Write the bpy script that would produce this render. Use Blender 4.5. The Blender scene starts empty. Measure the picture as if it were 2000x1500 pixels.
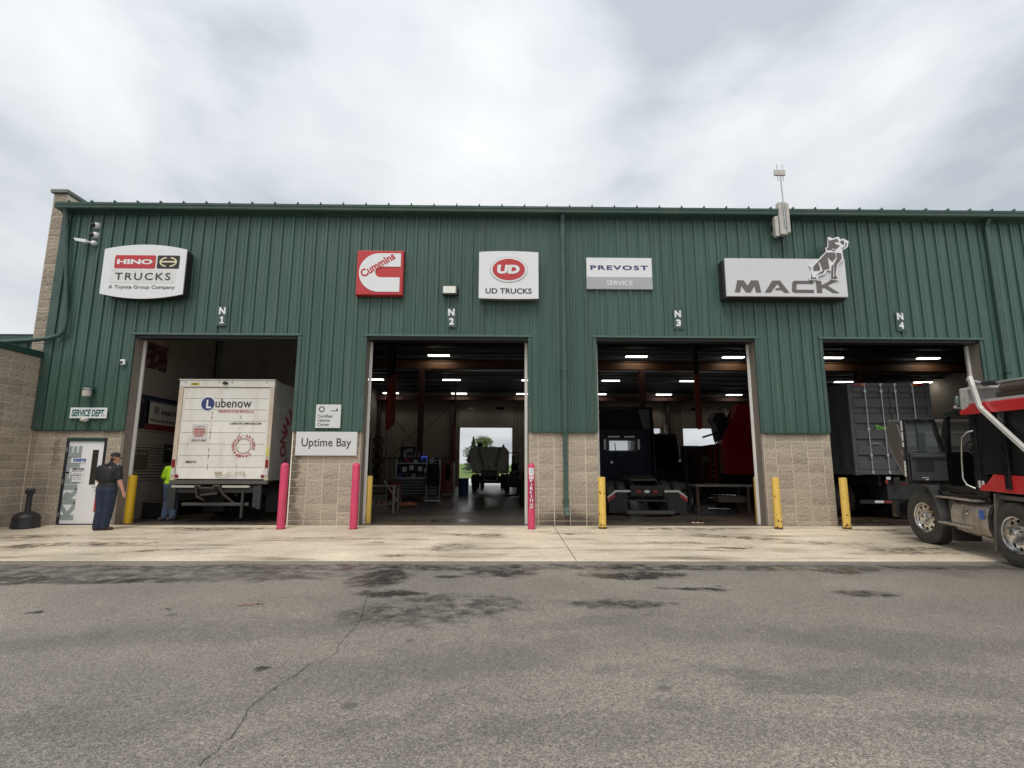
import bpy, bmesh, math, random
from mathutils import Vector, Matrix
R = math.radians
random.seed(7)
S = bpy.context.scene
COL = S.collection

# ------------------------------------------------------------------ camera
F_PX, PITCH, ROLL, YAW, CAM_H, CAM_D = 1029.19, .158936, .0030644, .0134316, 1.41358, 13.63081
_cy, _sy, _cp, _sp, _cr, _sr = math.cos(YAW), math.sin(YAW), math.cos(PITCH), math.sin(PITCH), math.cos(ROLL), math.sin(ROLL)
_r0 = Vector((_cy, -_sy, 0)); _f0 = Vector((_sy, _cy, 0)); _zz = Vector((0, 0, 1))
CF = _f0*_cp + _zz*_sp; _U0 = _zz*_cp - _f0*_sp
CR = _r0*_cr + _U0*_sr; CU = _U0*_cr - _r0*_sr
CC = Vector((0, -CAM_D, CAM_H))
cd = bpy.data.cameras.new('camera'); cam = bpy.data.objects.new('camera', cd); COL.objects.link(cam)
m3 = Matrix((CR, CU, -CF)).transposed()
cam.matrix_world = Matrix.Translation(CC) @ m3.to_4x4()
cd.sensor_fit = 'HORIZONTAL'; cd.sensor_width = 36; cd.lens = 36*F_PX/2000; cd.clip_start = .05; cd.clip_end = 3000
S.camera = cam

# ------------------------------------------------------------------ sky, sun, exposure
SUN_EL, SUN_AZ = 58, 200      # azimuth measured clockwise from +Y: behind the camera, a little to the left
W = bpy.data.worlds.new('World'); S.world = W; W.use_nodes = True
def build_world():
    nt = W.node_tree; n = nt.nodes; l = nt.links
    for x in list(n): n.remove(x)
    out = n.new('ShaderNodeOutputWorld'); bg = n.new('ShaderNodeBackground'); bg.inputs['Strength'].default_value = .1
    sky = n.new('ShaderNodeTexSky'); sky.sky_type = 'NISHITA'; sky.sun_disc = False
    sky.sun_elevation = R(SUN_EL); sky.sun_rotation = R(SUN_AZ); sky.air_density = 1.4; sky.dust_density = 3
    tc = n.new('ShaderNodeTexCoord'); sep = n.new('ShaderNodeSeparateXYZ'); l.new(tc.outputs['Generated'], sep.inputs[0])
    def mth(op, a, b=None, clamp=False):
        m = n.new('ShaderNodeMath'); m.operation = op; m.use_clamp = clamp
        for i, v in enumerate((a, b)):
            if v is None: continue
            if isinstance(v, (int, float)): m.inputs[i].default_value = v
            else: l.new(v, m.inputs[i])
        return m.outputs[0]
    zc = mth('MAXIMUM', sep.outputs['Z'], 0.0)
    zp = mth('ADD', zc, .22)
    cx = mth('DIVIDE', sep.outputs['X'], zp); cyy = mth('DIVIDE', sep.outputs['Y'], zp)
    comb = n.new('ShaderNodeCombineXYZ'); l.new(cx, comb.inputs[0]); l.new(cyy, comb.inputs[1])
    # long bands of cloud
    mp = n.new('ShaderNodeMapping'); mp.inputs['Rotation'].default_value = (0, 0, R(34)); mp.inputs['Scale'].default_value = (1.5, .75, 1); mp.inputs['Location'].default_value = (2.3, .6, 0)
    l.new(comb.outputs[0], mp.inputs[0])
    nz = n.new('ShaderNodeTexNoise'); nz.inputs['Scale'].default_value = 1.25; nz.inputs['Detail'].default_value = 7; nz.inputs['Roughness'].default_value = .5; nz.inputs['Distortion'].default_value = .35
    l.new(mp.outputs[0], nz.inputs['Vector'])
    nz2 = n.new('ShaderNodeTexNoise'); nz2.inputs['Scale'].default_value = .55; nz2.inputs['Detail'].default_value = 3
    l.new(comb.outputs[0], nz2.inputs['Vector'])
    mp3 = n.new('ShaderNodeMapping'); mp3.inputs['Scale'].default_value = (1.6, 1.6, 3.2); mp3.inputs['Location'].default_value = (.7, 2.1, .4); l.new(tc.outputs['Generated'], mp3.inputs[0])
    nz3 = n.new('ShaderNodeTexNoise'); nz3.inputs['Scale'].default_value = 1.5; nz3.inputs['Detail'].default_value = 8; nz3.inputs['Roughness'].default_value = .52; nz3.inputs['Distortion'].default_value = .3
    l.new(mp3.outputs[0], nz3.inputs['Vector'])
    mixv = mth('ADD', mth('ADD', mth('MULTIPLY', nz.outputs['Fac'], .34), mth('MULTIPLY', nz2.outputs['Fac'], .26)), mth('MULTIPLY', nz3.outputs['Fac'], .40))
    cr = n.new('ShaderNodeValToRGB'); e = cr.color_ramp.elements
    e[0].position = .42; e[0].color = (.40, .435, .475, 1)
    e[1].position = .635; e[1].color = (.76, .768, .778, 1)
    k = cr.color_ramp.elements.new(.485); k.color = (.56, .585, .62, 1)
    k = cr.color_ramp.elements.new(.555); k.color = (.665, .68, .695, 1)
    l.new(mixv, cr.inputs[0])
    # overcast luminance law: (1 + 2 sin elevation) / 3, eased so that the horizon stays pale
    lum = mth('ADD', mth('MULTIPLY', zc, .45), .86)
    lum = mth('MULTIPLY', lum, 10.0)
    sc = n.new('ShaderNodeVectorMath'); sc.operation = 'SCALE'; l.new(cr.outputs[0], sc.inputs[0]); l.new(lum, sc.inputs['Scale'])
    mx = n.new('ShaderNodeMix'); mx.data_type = 'RGBA'; mx.inputs['Factor'].default_value = .95
    l.new(sky.outputs[0], mx.inputs['A']); l.new(sc.outputs[0], mx.inputs['B'])
    l.new(mx.outputs['Result'], bg.inputs['Color']); l.new(bg.outputs[0], out.inputs['Surface'])
build_world()
sl = bpy.data.lights.new('sun', 'SUN'); sl.energy = 1.5; sl.angle = R(28); sl.color = (1, .95, .87)
so = bpy.data.objects.new('sun', sl); COL.objects.link(so)
_az = R(SUN_AZ); _sd = Vector((math.sin(_az)*math.cos(R(SUN_EL)), math.cos(_az)*math.cos(R(SUN_EL)), math.sin(R(SUN_EL))))
so.rotation_euler = _sd.to_track_quat('Z', 'Y').to_euler(); so.location = (0, -20, 30)
S.view_settings.view_transform = 'Standard'; S.view_settings.look = 'None'; S.view_settings.exposure = 0.36; S.view_settings.gamma = 1
S.view_settings.use_curve_mapping = False
S.render.engine = 'CYCLES'; S.cycles.use_denoising = True
S.cycles.max_bounces = 7; S.cycles.diffuse_bounces = 4; S.cycles.glossy_bounces = 3; S.cycles.transmission_bounces = 4
S.cycles.caustics_reflective = False; S.cycles.caustics_refractive = False

# ------------------------------------------------------------------ pixels to places
def ray(x, y): return CF + CR*((x-1000)/F_PX) - CU*((y-750)/F_PX)
def P(x, y, Y=0.0):
    d = ray(x, y); return CC + d*((Y+CAM_D)/d.y)
def PX(x, y, X):
    d = ray(x, y); return CC + d*(X/d.x)
AP = -4.25                    # edge of the concrete apron
def gz(Y): return 0.0 if Y >= 0 else (.035*Y if Y > AP else .035*AP + .01*(Y-AP))
def G(x, y):
    d = ray(x, y); lo, hi = .3, 200
    for _ in range(50):
        m = (lo+hi)/2; p = CC + d*m
        if p.z > gz(p.y): lo = m
        else: hi = m
    return CC + d*lo

# ------------------------------------------------------------------ materials
MATS = {}
def mat(name, col, rough=.6, metal=0., var=.12, scale=6., stretch=(1, 1, 1), bump=0., bscale=80., obj=0., dirt=None, spec=.5, emit=None, coat=0., rvar=.08, alpha=None):
    if name in MATS: return MATS[name]
    m = bpy.data.materials.new(name); m.use_nodes = True; nt = m.node_tree; n = nt.nodes; l = nt.links
    b = n['Principled BSDF']; b.inputs['Roughness'].default_value = rough; b.inputs['Metallic'].default_value = metal
    b.inputs['Specular IOR Level'].default_value = spec; b.inputs['Coat Weight'].default_value = coat
    if emit: b.inputs['Emission Color'].default_value = (*emit[0], 1); b.inputs['Emission Strength'].default_value = emit[1]
    geo = n.new('ShaderNodeNewGeometry'); mp = n.new('ShaderNodeMapping'); mp.inputs['Scale'].default_value = stretch
    l.new(geo.outputs['Position'], mp.inputs[0])
    nz = n.new('ShaderNodeTexNoise'); nz.inputs['Scale'].default_value = scale; nz.inputs['Detail'].default_value = 6; nz.inputs['Roughness'].default_value = .6
    l.new(mp.outputs[0], nz.inputs['Vector'])
    hs = n.new('ShaderNodeHueSaturation'); hs.inputs['Color'].default_value = (*col, 1)
    mr = n.new('ShaderNodeMapRange'); mr.inputs['From Min'].default_value = .25; mr.inputs['From Max'].default_value = .75
    mr.inputs['To Min'].default_value = 1-var; mr.inputs['To Max'].default_value = 1+var; l.new(nz.outputs['Fac'], mr.inputs['Value'])
    src = mr.outputs[0]
    if obj:
        oi = n.new('ShaderNodeObjectInfo'); r2 = n.new('ShaderNodeMapRange'); r2.inputs['To Min'].default_value = 1-obj; r2.inputs['To Max'].default_value = 1+obj
        l.new(oi.outputs['Random'], r2.inputs['Value']); mm = n.new('ShaderNodeMath'); mm.operation = 'MULTIPLY'; l.new(src, mm.inputs[0]); l.new(r2.outputs[0], mm.inputs[1]); src = mm.outputs[0]
    l.new(src, hs.inputs['Value']); cout = hs.outputs[0]
    if dirt:
        dcol, amt, dsc, dstr = dirt
        mp2 = n.new('ShaderNodeMapping'); mp2.inputs['Scale'].default_value = dstr; l.new(geo.outputs['Position'], mp2.inputs[0])
        n2 = n.new('ShaderNodeTexNoise'); n2.inputs['Scale'].default_value = dsc; n2.inputs['Detail'].default_value = 8; n2.inputs['Roughness'].default_value = .68
        l.new(mp2.outputs[0], n2.inputs['Vector'])
        r3 = n.new('ShaderNodeMapRange'); r3.inputs['From Min'].default_value = .48; r3.inputs['From Max'].default_value = .72; r3.inputs['To Max'].default_value = amt
        l.new(n2.outputs['Fac'], r3.inputs['Value'])
        mx = n.new('ShaderNodeMix'); mx.data_type = 'RGBA'; l.new(r3.outputs[0], mx.inputs['Factor']); l.new(cout, mx.inputs['A']); mx.inputs['B'].default_value = (*dcol, 1); cout = mx.outputs['Result']
        ra = n.new('ShaderNodeMath'); ra.operation = 'MULTIPLY_ADD'; l.new(r3.outputs[0], ra.inputs[0]); ra.inputs[1].default_value = .3; ra.inputs[2].default_value = rough; ra.use_clamp = True; l.new(ra.outputs[0], b.inputs['Roughness'])
    l.new(cout, b.inputs['Base Color'])
    if bump:
        n3 = n.new('ShaderNodeTexNoise'); n3.inputs['Scale'].default_value = bscale; n3.inputs['Detail'].default_value = 5; l.new(geo.outputs['Position'], n3.inputs['Vector'])
        bp = n.new('ShaderNodeBump'); bp.inputs['Strength'].default_value = bump; bp.inputs['Distance'].default_value = .02; l.new(n3.outputs['Fac'], bp.inputs['Height']); l.new(bp.outputs[0], b.inputs['Normal'])
    MATS[name] = m; return m
def glass(name, col=(.75, .85, .82), rough=.02, alpha=.3):
    m = bpy.data.materials.new(name); m.use_nodes = True; n = m.node_tree.nodes; l = m.node_tree.links
    b = n['Principled BSDF']; b.inputs['Base Color'].default_value = (*col, 1); b.inputs['Roughness'].default_value = rough; b.inputs['Alpha'].default_value = alpha; b.inputs['Specular IOR Level'].default_value = .6
    MATS[name] = m; return m

# masks shared by the ground and wall materials: list of soft ellipses in world X,Y(or Z)
def ellipse_mask(nt, vec, items, noise_amp, noise_scale):
    n, l = nt.nodes, nt.links
    nz = n.new('ShaderNodeTexNoise'); nz.inputs['Scale'].default_value = noise_scale; nz.inputs['Detail'].default_value = 7; nz.inputs['Roughness'].default_value = .65
    l.new(vec, nz.inputs['Vector'])
    sub = n.new('ShaderNodeVectorMath'); sub.operation = 'SUBTRACT'; l.new(nz.outputs['Color'], sub.inputs[0]); sub.inputs[1].default_value = (.5, .5, .5)
    scl = n.new('ShaderNodeVectorMath'); scl.operation = 'SCALE'; scl.inputs['Scale'].default_value = noise_amp; l.new(sub.outputs[0], scl.inputs[0])
    add = n.new('ShaderNodeVectorMath'); add.operation = 'ADD'; l.new(vec, add.inputs[0]); l.new(scl.outputs[0], add.inputs[1])
    acc = None
    for (cx, cy_, rx, ry, rot, amt) in items:
        mp = n.new('ShaderNodeMapping'); mp.vector_type = 'TEXTURE'; mp.inputs['Location'].default_value = (cx, cy_, 0); mp.inputs['Rotation'].default_value = (0, 0, R(rot)); mp.inputs['Scale'].default_value = (rx, ry, 1e6)
        l.new(add.outputs[0], mp.inputs[0])
        ln = n.new('ShaderNodeVectorMath'); ln.operation = 'LENGTH'; l.new(mp.outputs[0], ln.inputs[0])
        mr = n.new('ShaderNodeMapRange'); mr.interpolation_type = 'SMOOTHSTEP'; mr.inputs['From Min'].default_value = 1.1; mr.inputs['From Max'].default_value = .45; mr.inputs['To Min'].default_value = 0; mr.inputs['To Max'].default_value = amt
        l.new(ln.outputs['Value'], mr.inputs['Value'])
        if acc is None: acc = mr.outputs[0]
        else:
            mm = n.new('ShaderNodeMath'); mm.operation = 'MAXIMUM'; l.new(acc, mm.inputs[0]); l.new(mr.outputs[0], mm.inputs[1]); acc = mm.outputs[0]
    return acc

# ------------------------------------------------------------------ mesh builder
class MB:
    def __init__(s): s.v = []; s.f = []; s.mi = []; s.cur = 0
    def _add(s, vs, fs):
        o = len(s.v); s.v += [tuple(v) for v in vs]
        for f in fs: s.f.append([i+o for i in f]); s.mi.append(s.cur)
        return s
    def box(s, x0, x1, y0, y1, z0, z1):
        return s._add([(x0,y0,z0),(x1,y0,z0),(x1,y1,z0),(x0,y1,z0),(x0,y0,z1),(x1,y0,z1),(x1,y1,z1),(x0,y1,z1)],
                      [(0,3,2,1),(4,5,6,7),(0,1,5,4),(1,2,6,5),(2,3,7,6),(3,0,4,7)])
    def hexa(s, p): return s._add(p, [(0,3,2,1),(4,5,6,7),(0,1,5,4),(1,2,6,5),(2,3,7,6),(3,0,4,7)])
    def quad(s, a, b, c, d): return s._add([a,b,c,d], [(0,1,2,3)])
    def cyl(s, p0, p1, r0, r1=None, n=16, cap=True):
        r1 = r0 if r1 is None else r1; p0, p1 = Vector(p0), Vector(p1); d = (p1-p0).normalized()
        a = d.orthogonal().normalized(); b = d.cross(a); vs = []
        for p, r in ((p0, r0), (p1, r1)):
            for i in range(n):
                t = 2*math.pi*i/n; vs.append(p + a*(r*math.cos(t)) + b*(r*math.sin(t)))
        fs = [(i, (i+1) % n, n+(i+1) % n, n+i) for i in range(n)]
        if cap: fs += [tuple(range(n-1, -1, -1)), tuple(range(n, 2*n))]
        return s._add(vs, fs)
    def tube(s, pts, r, n=8, rr=None):
        pts = [Vector(p) for p in pts]; vs = []; fs = []; up = None
        for i, p in enumerate(pts):
            d = (pts[min(i+1, len(pts)-1)] - pts[max(i-1, 0)]).normalized()
            if up is None: up = d.orthogonal().normalized()
            up = (up - d*up.dot(d)).normalized(); b = d.cross(up); q = rr[i] if rr else r
            for k in range(n):
                t = 2*math.pi*k/n + math.pi/n; vs.append(p + up*(q*math.cos(t)) + b*(q*math.sin(t)))
        for i in range(len(pts)-1):
            for k in range(n): fs.append((i*n+k, i*n+(k+1) % n, (i+1)*n+(k+1) % n, (i+1)*n+k))
        m = len(pts)-1; fs += [tuple(range(n-1, -1, -1)), tuple(m*n+k for k in range(n))]
        return s._add(vs, fs)
    def lathe(s, prof, o, ax, n=24, closed=False):
        o = Vector(o); ax = Vector(ax).normalized(); a = ax.orthogonal().normalized(); b = ax.cross(a); vs = []; fs = []
        for r, h in prof:
            for i in range(n):
                t = 2*math.pi*i/n; vs.append(o + ax*h + a*(r*math.cos(t)) + b*(r*math.sin(t)))
        m = len(prof)
        for j in range(m if closed else m-1):
            for i in range(n): fs.append((j*n+i, j*n+(i+1) % n, ((j+1) % m)*n+(i+1) % n, ((j+1) % m)*n+i))
        return s._add(vs, fs)
    def prism(s, poly, axis, a0, a1):
        # poly: 2D outline in the plane normal to axis; x -> (y,z), y -> (x,z), z -> (x,y)
        def mk(p, a): return {'x': (a, p[0], p[1]), 'y': (p[0], a, p[1]), 'z': (p[0], p[1], a)}[axis]
        n = len(poly); area = sum(poly[i][0]*poly[(i+1) % n][1]-poly[(i+1) % n][0]*poly[i][1] for i in range(n))
        if (area < 0) != (axis == 'y'): poly = poly[::-1]
        if a0 > a1: a0, a1 = a1, a0
        vs = [mk(p, a0) for p in poly] + [mk(p, a1) for p in poly]
        fs = [tuple(range(n-1, -1, -1)), tuple(range(n, 2*n))] + [(i, (i+1) % n, n+(i+1) % n, n+i) for i in range(n)]
        return s._add(vs, fs)
    def sphere(s, c, r, n=14, m=8, sc=(1, 1, 1)):
        vs = []; fs = []
        for j in range(m+1):
            t = math.pi*j/m
            for i in range(n):
                q = 2*math.pi*i/n; vs.append((c[0]+r*sc[0]*math.sin(t)*math.cos(q), c[1]+r*sc[1]*math.sin(t)*math.sin(q), c[2]+r*sc[2]*math.cos(t)))
        for j in range(m):
            for i in range(n): fs.append((j*n+i, (j+1)*n+i, (j+1)*n+(i+1) % n, j*n+(i+1) % n))
        return s._add(vs, fs)
    def cone2(s, p0, r0, p1, r1, n=14):      # tapered capsule
        p0, p1 = Vector(p0), Vector(p1); d = (p1-p0); L = d.length or 1e-4; pr = []
        for k in range(5): t = math.pi/2*(1-k/4); pr.append((max(r0*math.cos(t), 1e-4), -r0*math.sin(t)))
        for k in range(5): t = math.pi/2*k/4; pr.append((max(r1*math.cos(t), 1e-4), L + r1*math.sin(t)))
        return s.lathe(pr, p0, d if d.length > 1e-6 else (0, 0, 1), n)
    def mesh(s, name, mats, smooth=None):
        me = bpy.data.meshes.new(name); me.from_pydata(s.v, [], s.f); me.validate(); 
        for m in (mats if isinstance(mats, (list, tuple)) else [mats]): me.materials.append(m)
        if len(s.mi) == len(me.polygons):
            for p, k in zip(me.polygons, s.mi): p.material_index = k
        bm = bmesh.new(); bm.from_mesh(me); bmesh.ops.recalc_face_normals(bm, faces=bm.faces[:]); bm.to_mesh(me); bm.free()
        if smooth:
            me.shade_smooth(); me.set_sharp_from_angle(angle=R(smooth))
        return me
def link(name, data, parent=None, loc=(0, 0, 0)):
    o = bpy.data.objects.new(name, data); COL.objects.link(o); o.parent = parent; o.location = loc; return o
def tag(o, label=None, cat=None, group=None, kind=None):
    if label: o['label'] = label
    if cat: o['category'] = cat
    if group: o['group'] = group
    if kind: o['kind'] = kind
    return o
def thing(name, label, cat, loc=(0, 0, 0), rotz=0, group=None):
    o = link(name, None, None, loc); o.rotation_euler = (0, 0, R(rotz)); o.empty_display_size = .2
    return tag(o, label, cat, group)
def part(name, mb, m, parent, smooth=None, bevel=0, seg=2, loc=(0, 0, 0)):
    o = link(name, mb.mesh(name, m, smooth), parent, loc)
    if bevel:
        bv = o.modifiers.new('bevel', 'BEVEL'); bv.width = bevel; bv.segments = seg; bv.limit_method = 'ANGLE'; bv.angle_limit = R(40)
    return o
def struct(name, mb, m, smooth=None): return tag(part(name, mb, m, None, smooth), kind='structure')
def copy_tree(o, parent=None):
    c = o.copy(); COL.objects.link(c); c.parent = parent
    for ch in o.children: copy_tree(ch, c)
    return c
def text_mesh(body, w, h, bold=0., shear=0., depth=.004, space=1., linesp=1., align='CENTER'):
    cu = bpy.data.curves.new('t', 'FONT'); cu.body = body; cu.size = 1; cu.offset = bold; cu.shear = shear; cu.space_character = space; cu.space_line = linesp; cu.align_x = align; cu.resolution_u = 3
    o = bpy.data.objects.new('t', cu); COL.objects.link(o)
    dg = bpy.context.evaluated_depsgraph_get(); dg.update()
    me = bpy.data.meshes.new_from_object(o.evaluated_get(dg)); bpy.data.objects.remove(o); bpy.data.curves.remove(cu)
    xs = [v.co.x for v in me.vertices]; ys = [v.co.y for v in me.vertices]
    x0, x1, y0, y1 = min(xs), max(xs), min(ys), max(ys); sx = w/(x1-x0); sy = h/(y1-y0) if h else sx
    vs = [((v.co.x-(x0+x1)/2)*sx, (v.co.y-(y0+y1)/2)*sy) for v in me.vertices]
    fs = [tuple(p.vertices) for p in me.polygons]; bpy.data.meshes.remove(me)
    return vs, fs
def text(body, w, h, c, parent, m, bold=0., shear=0., rot=0., facing='-y', name='lettering', space=1., linesp=1., align='CENTER', lift=.004):
    """letters w wide and h high centred on c, facing -y (towards the camera) or +x"""
    vs, fs = text_mesh(body, w, h, bold, shear, space=space, linesp=linesp, align=align)
    ca, sa = math.cos(R(rot)), math.sin(R(rot)); mb = MB(); out = []
    for x, y in vs:
        x, y = x*ca - y*sa, x*sa + y*ca
        out.append((c[0]+x, c[1]-lift, c[2]+y) if facing == '-y' else (c[0]+lift, c[1]+x, c[2]+y))
    me = bpy.data.meshes.new(name); me.from_pydata(out, [], fs); me.materials.append(m)
    o = link(name, me, parent)
    return o
# ------------------------------------------------------------------ ground
def ground_mat(name, base, grain, gscale, stains, wet, rough, bump, soft=None, big=.18, spot=0., spotcol=(0, 0, 0), streak=None):
    m = bpy.data.materials.new(name); m.use_nodes = True; nt = m.node_tree; n = nt.nodes; l = nt.links; b = n['Principled BSDF']
    geo = n.new('ShaderNodeNewGeometry'); pos = geo.outputs['Position']
    def noise(sc, det=6, rg=.6, v=pos):
        q = n.new('ShaderNodeTexNoise'); q.inputs['Scale'].default_value = sc; q.inputs['Detail'].default_value = det; q.inputs['Roughness'].default_value = rg; l.new(v, q.inputs['Vector']); return q.outputs['Fac']
    def rng(v, a, c, d, e):
        q = n.new('ShaderNodeMapRange'); q.inputs['From Min'].default_value = a; q.inputs['From Max'].default_value = c; q.inputs['To Min'].default_value = d; q.inputs['To Max'].default_value = e; l.new(v, q.inputs['Value']); return q.outputs[0]
    def mul(a, c):
        q = n.new('ShaderNodeMath'); q.operation = 'MULTIPLY'
        for i, v in enumerate((a, c)):
            if isinstance(v, float): q.inputs[i].default_value = v
            else: l.new(v, q.inputs[i])
        return q.outputs[0]
    vo = n.new('ShaderNodeTexVoronoi'); vo.inputs['Scale'].default_value = gscale; l.new(pos, vo.inputs['Vector'])
    sp = n.new('ShaderNodeSeparateColor'); l.new(vo.outputs['Color'], sp.inputs[0])
    vb = n.new('ShaderNodeTexVoronoi'); vb.inputs['Scale'].default_value = gscale*.42; l.new(pos, vb.inputs['Vector']); sb = n.new('ShaderNodeSeparateColor'); l.new(vb.outputs['Color'], sb.inputs[0])
    g1 = mul(rng(sp.outputs[0], 0, 1, 1-grain, 1+grain*1.3), rng(sb.outputs[1], .0, 1, 1-grain*.28, 1+grain*.28)); g2 = rng(noise(gscale*.30, 4), .35, .65, 1-grain*.4, 1+grain*.4); g3 = rng(noise(.42, 8, .62), .3, .7, 1-big, 1+big); g4 = rng(noise(2.3, 6), .3, .7, .93, 1.07)
    v = mul(mul(g1, g2), mul(g3, g4))
    v = mul(v, rng(noise(.11, 5, .55), .3, .7, 1-big*.8, 1+big*.8))
    if soft: v = mul(v, rng(ellipse_mask(nt, pos, soft, 1.6, 1.3), 0, 1, 1., .62))
    hs = n.new('ShaderNodeHueSaturation'); hs.inputs['Color'].default_value = (*base, 1); l.new(v, hs.inputs['Value']); col = hs.outputs[0]
    msk = ellipse_mask(nt, pos, stains, .85, 1.1)
    nm = rng(noise(4.5, 9, .72), .36, .62, .15, 1.15); msk = rng(mul(msk, nm), .12, .62, 0, .92)
    if streak:
        mp = n.new('ShaderNodeMapping'); mp.inputs['Scale'].default_value = streak[0]; mp.inputs['Rotation'].default_value = (0, 0, R(streak[1])); l.new(pos, mp.inputs[0])
        st = rng(noise(1.0, 7, .65, mp.outputs[0]), .52, .74, 0, streak[2]); q = n.new('ShaderNodeMath'); q.operation = 'MAXIMUM'; l.new(msk, q.inputs[0]); l.new(st, q.inputs[1]); msk = q.outputs[0]
    mx = n.new('ShaderNodeMix'); mx.data_type = 'RGBA'; l.new(msk, mx.inputs['Factor']); l.new(col, mx.inputs['A']); mx.inputs['B'].default_value = (*wet, 1); col = mx.outputs['Result']
    if spot:
        v2 = n.new('ShaderNodeTexVoronoi'); v2.inputs['Scale'].default_value = 1.1; v2.inputs['Randomness'].default_value = 1; l.new(pos, v2.inputs['Vector'])
        sm = rng(v2.outputs['Distance'], .05, .075, spot, 0); mx2 = n.new('ShaderNodeMix'); mx2.data_type = 'RGBA'; l.new(sm, mx2.inputs['Factor']); l.new(col, mx2.inputs['A']); mx2.inputs['B'].default_value = (*spotcol, 1); col = mx2.outputs['Result']
    l.new(col, b.inputs['Base Color'])
    rr = rng(msk, 0, 1, rough, max(.12, rough-.38)); l.new(rr, b.inputs['Roughness'])
    bp = n.new('ShaderNodeBump'); bp.inputs['Strength'].default_value = bump; bp.inputs['Distance'].default_value = .012; l.new(sp.outputs[0], bp.inputs['Height']); l.new(bp.outputs[0], b.inputs['Normal'])
    return m
def st(px, py, rx, ry, rot=0, amt=.8):
    p = G(px, py); return (p.x, p.y, rx, ry, rot, amt)
asph_st = [st(1000, 1108, 13, .35, 0, .62), st(300, 1120, 5, .5, 0, .5), st(230, 1135, 2.0, .30, 2), st(60, 1132, 1.2, .45), st(470, 1118, 1.3, .35, 0, .55), st(550, 1128, .9, .35, 4, .6), st(735, 1130, .55, .8, 10), st(760, 1160, .6, .30, 0, .9), st(840, 1190, 1.5, .9, 20, .5),
           st(880, 1125, .4, .15), st(990, 1120, .7, .4), st(1240, 1123, 1.0, .35, 0, .85), st(1350, 1150, .7, .15, 0, .7), st(1200, 1178, .9, .25, 0, .55), st(1640, 1115, .5, .25), st(1690, 1160, .5, .25, -20, .7),
           st(1130, 1215, 1.4, .2, 20, .45), st(1520, 1320, .8, .25, -5, .75), st(1310, 1360, .35, .12, 8, .6), st(1230, 1310, .6, .12, 0, .5), st(1830, 1410, .5, .14, 5, .5), st(500, 1310, .12, .06, 0, .95), st(320, 1190, .12, .05, 0, .9), st(90, 1190, .15, .05, 0, .9),
           st(530, 1245, .4, .12, 0, .6), st(390, 1215, .5, .12, 20, .6), st(200, 1262, .9, .2, 15, .4), st(1880, 1110, 2.6, .5, 0, .6), st(560, 1440, .8, .2, 25, .35), st(1560, 1440, 1.2, .25, -10, .35)]
crisp = asph_st[:16] + asph_st[21:24]; soft_st = asph_st[16:21] + asph_st[24:] + [st(300, 1240, 3, .5, 12, .5), st(900, 1290, 2.2, .5, 15, .5), st(1700, 1250, 3, .5, -8, .5), st(1150, 1420, 1.6, .3, 10, .45), st(250, 1400, 1.6, .3, 20, .4), st(1800, 1330, 1.6, .3, -15, .45), st(760, 1400, .9, .2, 30, .5)]
M_ASPH = ground_mat('asphalt', (.205, .184, .156), .50, 135, crisp, (.030, .028, .027), .62, .5, soft=soft_st, big=.15, spot=.6, spotcol=(.06, .055, .05))
conc_st = [st(90, 1065, 1.6, .35, 14, .75), st(60, 1048, 1.2, .25, 12, .6), st(330, 1075, 1.2, .15, 20, .6), st(250, 1062, .7, .10, 10, .7), st(700, 1052, 1.2, .2, 0, .4), st(880, 1070, .7, .6, 30, .55), st(780, 1085, .6, .18, 0, .6), st(740, 1060, .25, .1, 0, .8), st(935, 1045, .8, .35, 0, .6),
           st(1120, 1042, .9, .16, 0, .6), st(1440, 1050, 1.4, .35, -14, .55), st(1430, 1070, .6, .16, -8, .8), st(1330, 1060, 1.0, .2, -10, .5), st(1600, 1062, 1.6, .3, -10, .5), st(1790, 1075, 1.3, .5, 0, .6), st(420, 1032, 2.0, .25, 0, .6), st(1340, 1033, 2.0, .25, 0, .6), st(1700, 1035, 1.2, .25, 0, .6)]
M_CONC = ground_mat('apron_concrete', (.62, .535, .41), .15, 70, conc_st, (.19, .145, .10), .5, .3, big=.22, streak=((.45, 2.8, 1), 15, .95))
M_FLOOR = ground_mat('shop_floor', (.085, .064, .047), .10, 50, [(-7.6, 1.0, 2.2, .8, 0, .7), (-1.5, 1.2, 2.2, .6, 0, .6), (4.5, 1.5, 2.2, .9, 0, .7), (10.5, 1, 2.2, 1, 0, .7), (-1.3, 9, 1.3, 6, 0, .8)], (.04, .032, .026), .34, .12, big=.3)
M_JOINT = mat('joint', (.06, .05, .04), .8)
M_GRASS = mat('grass_blades', (.10, .17, .025), .8, var=.35, scale=1.5)

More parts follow.
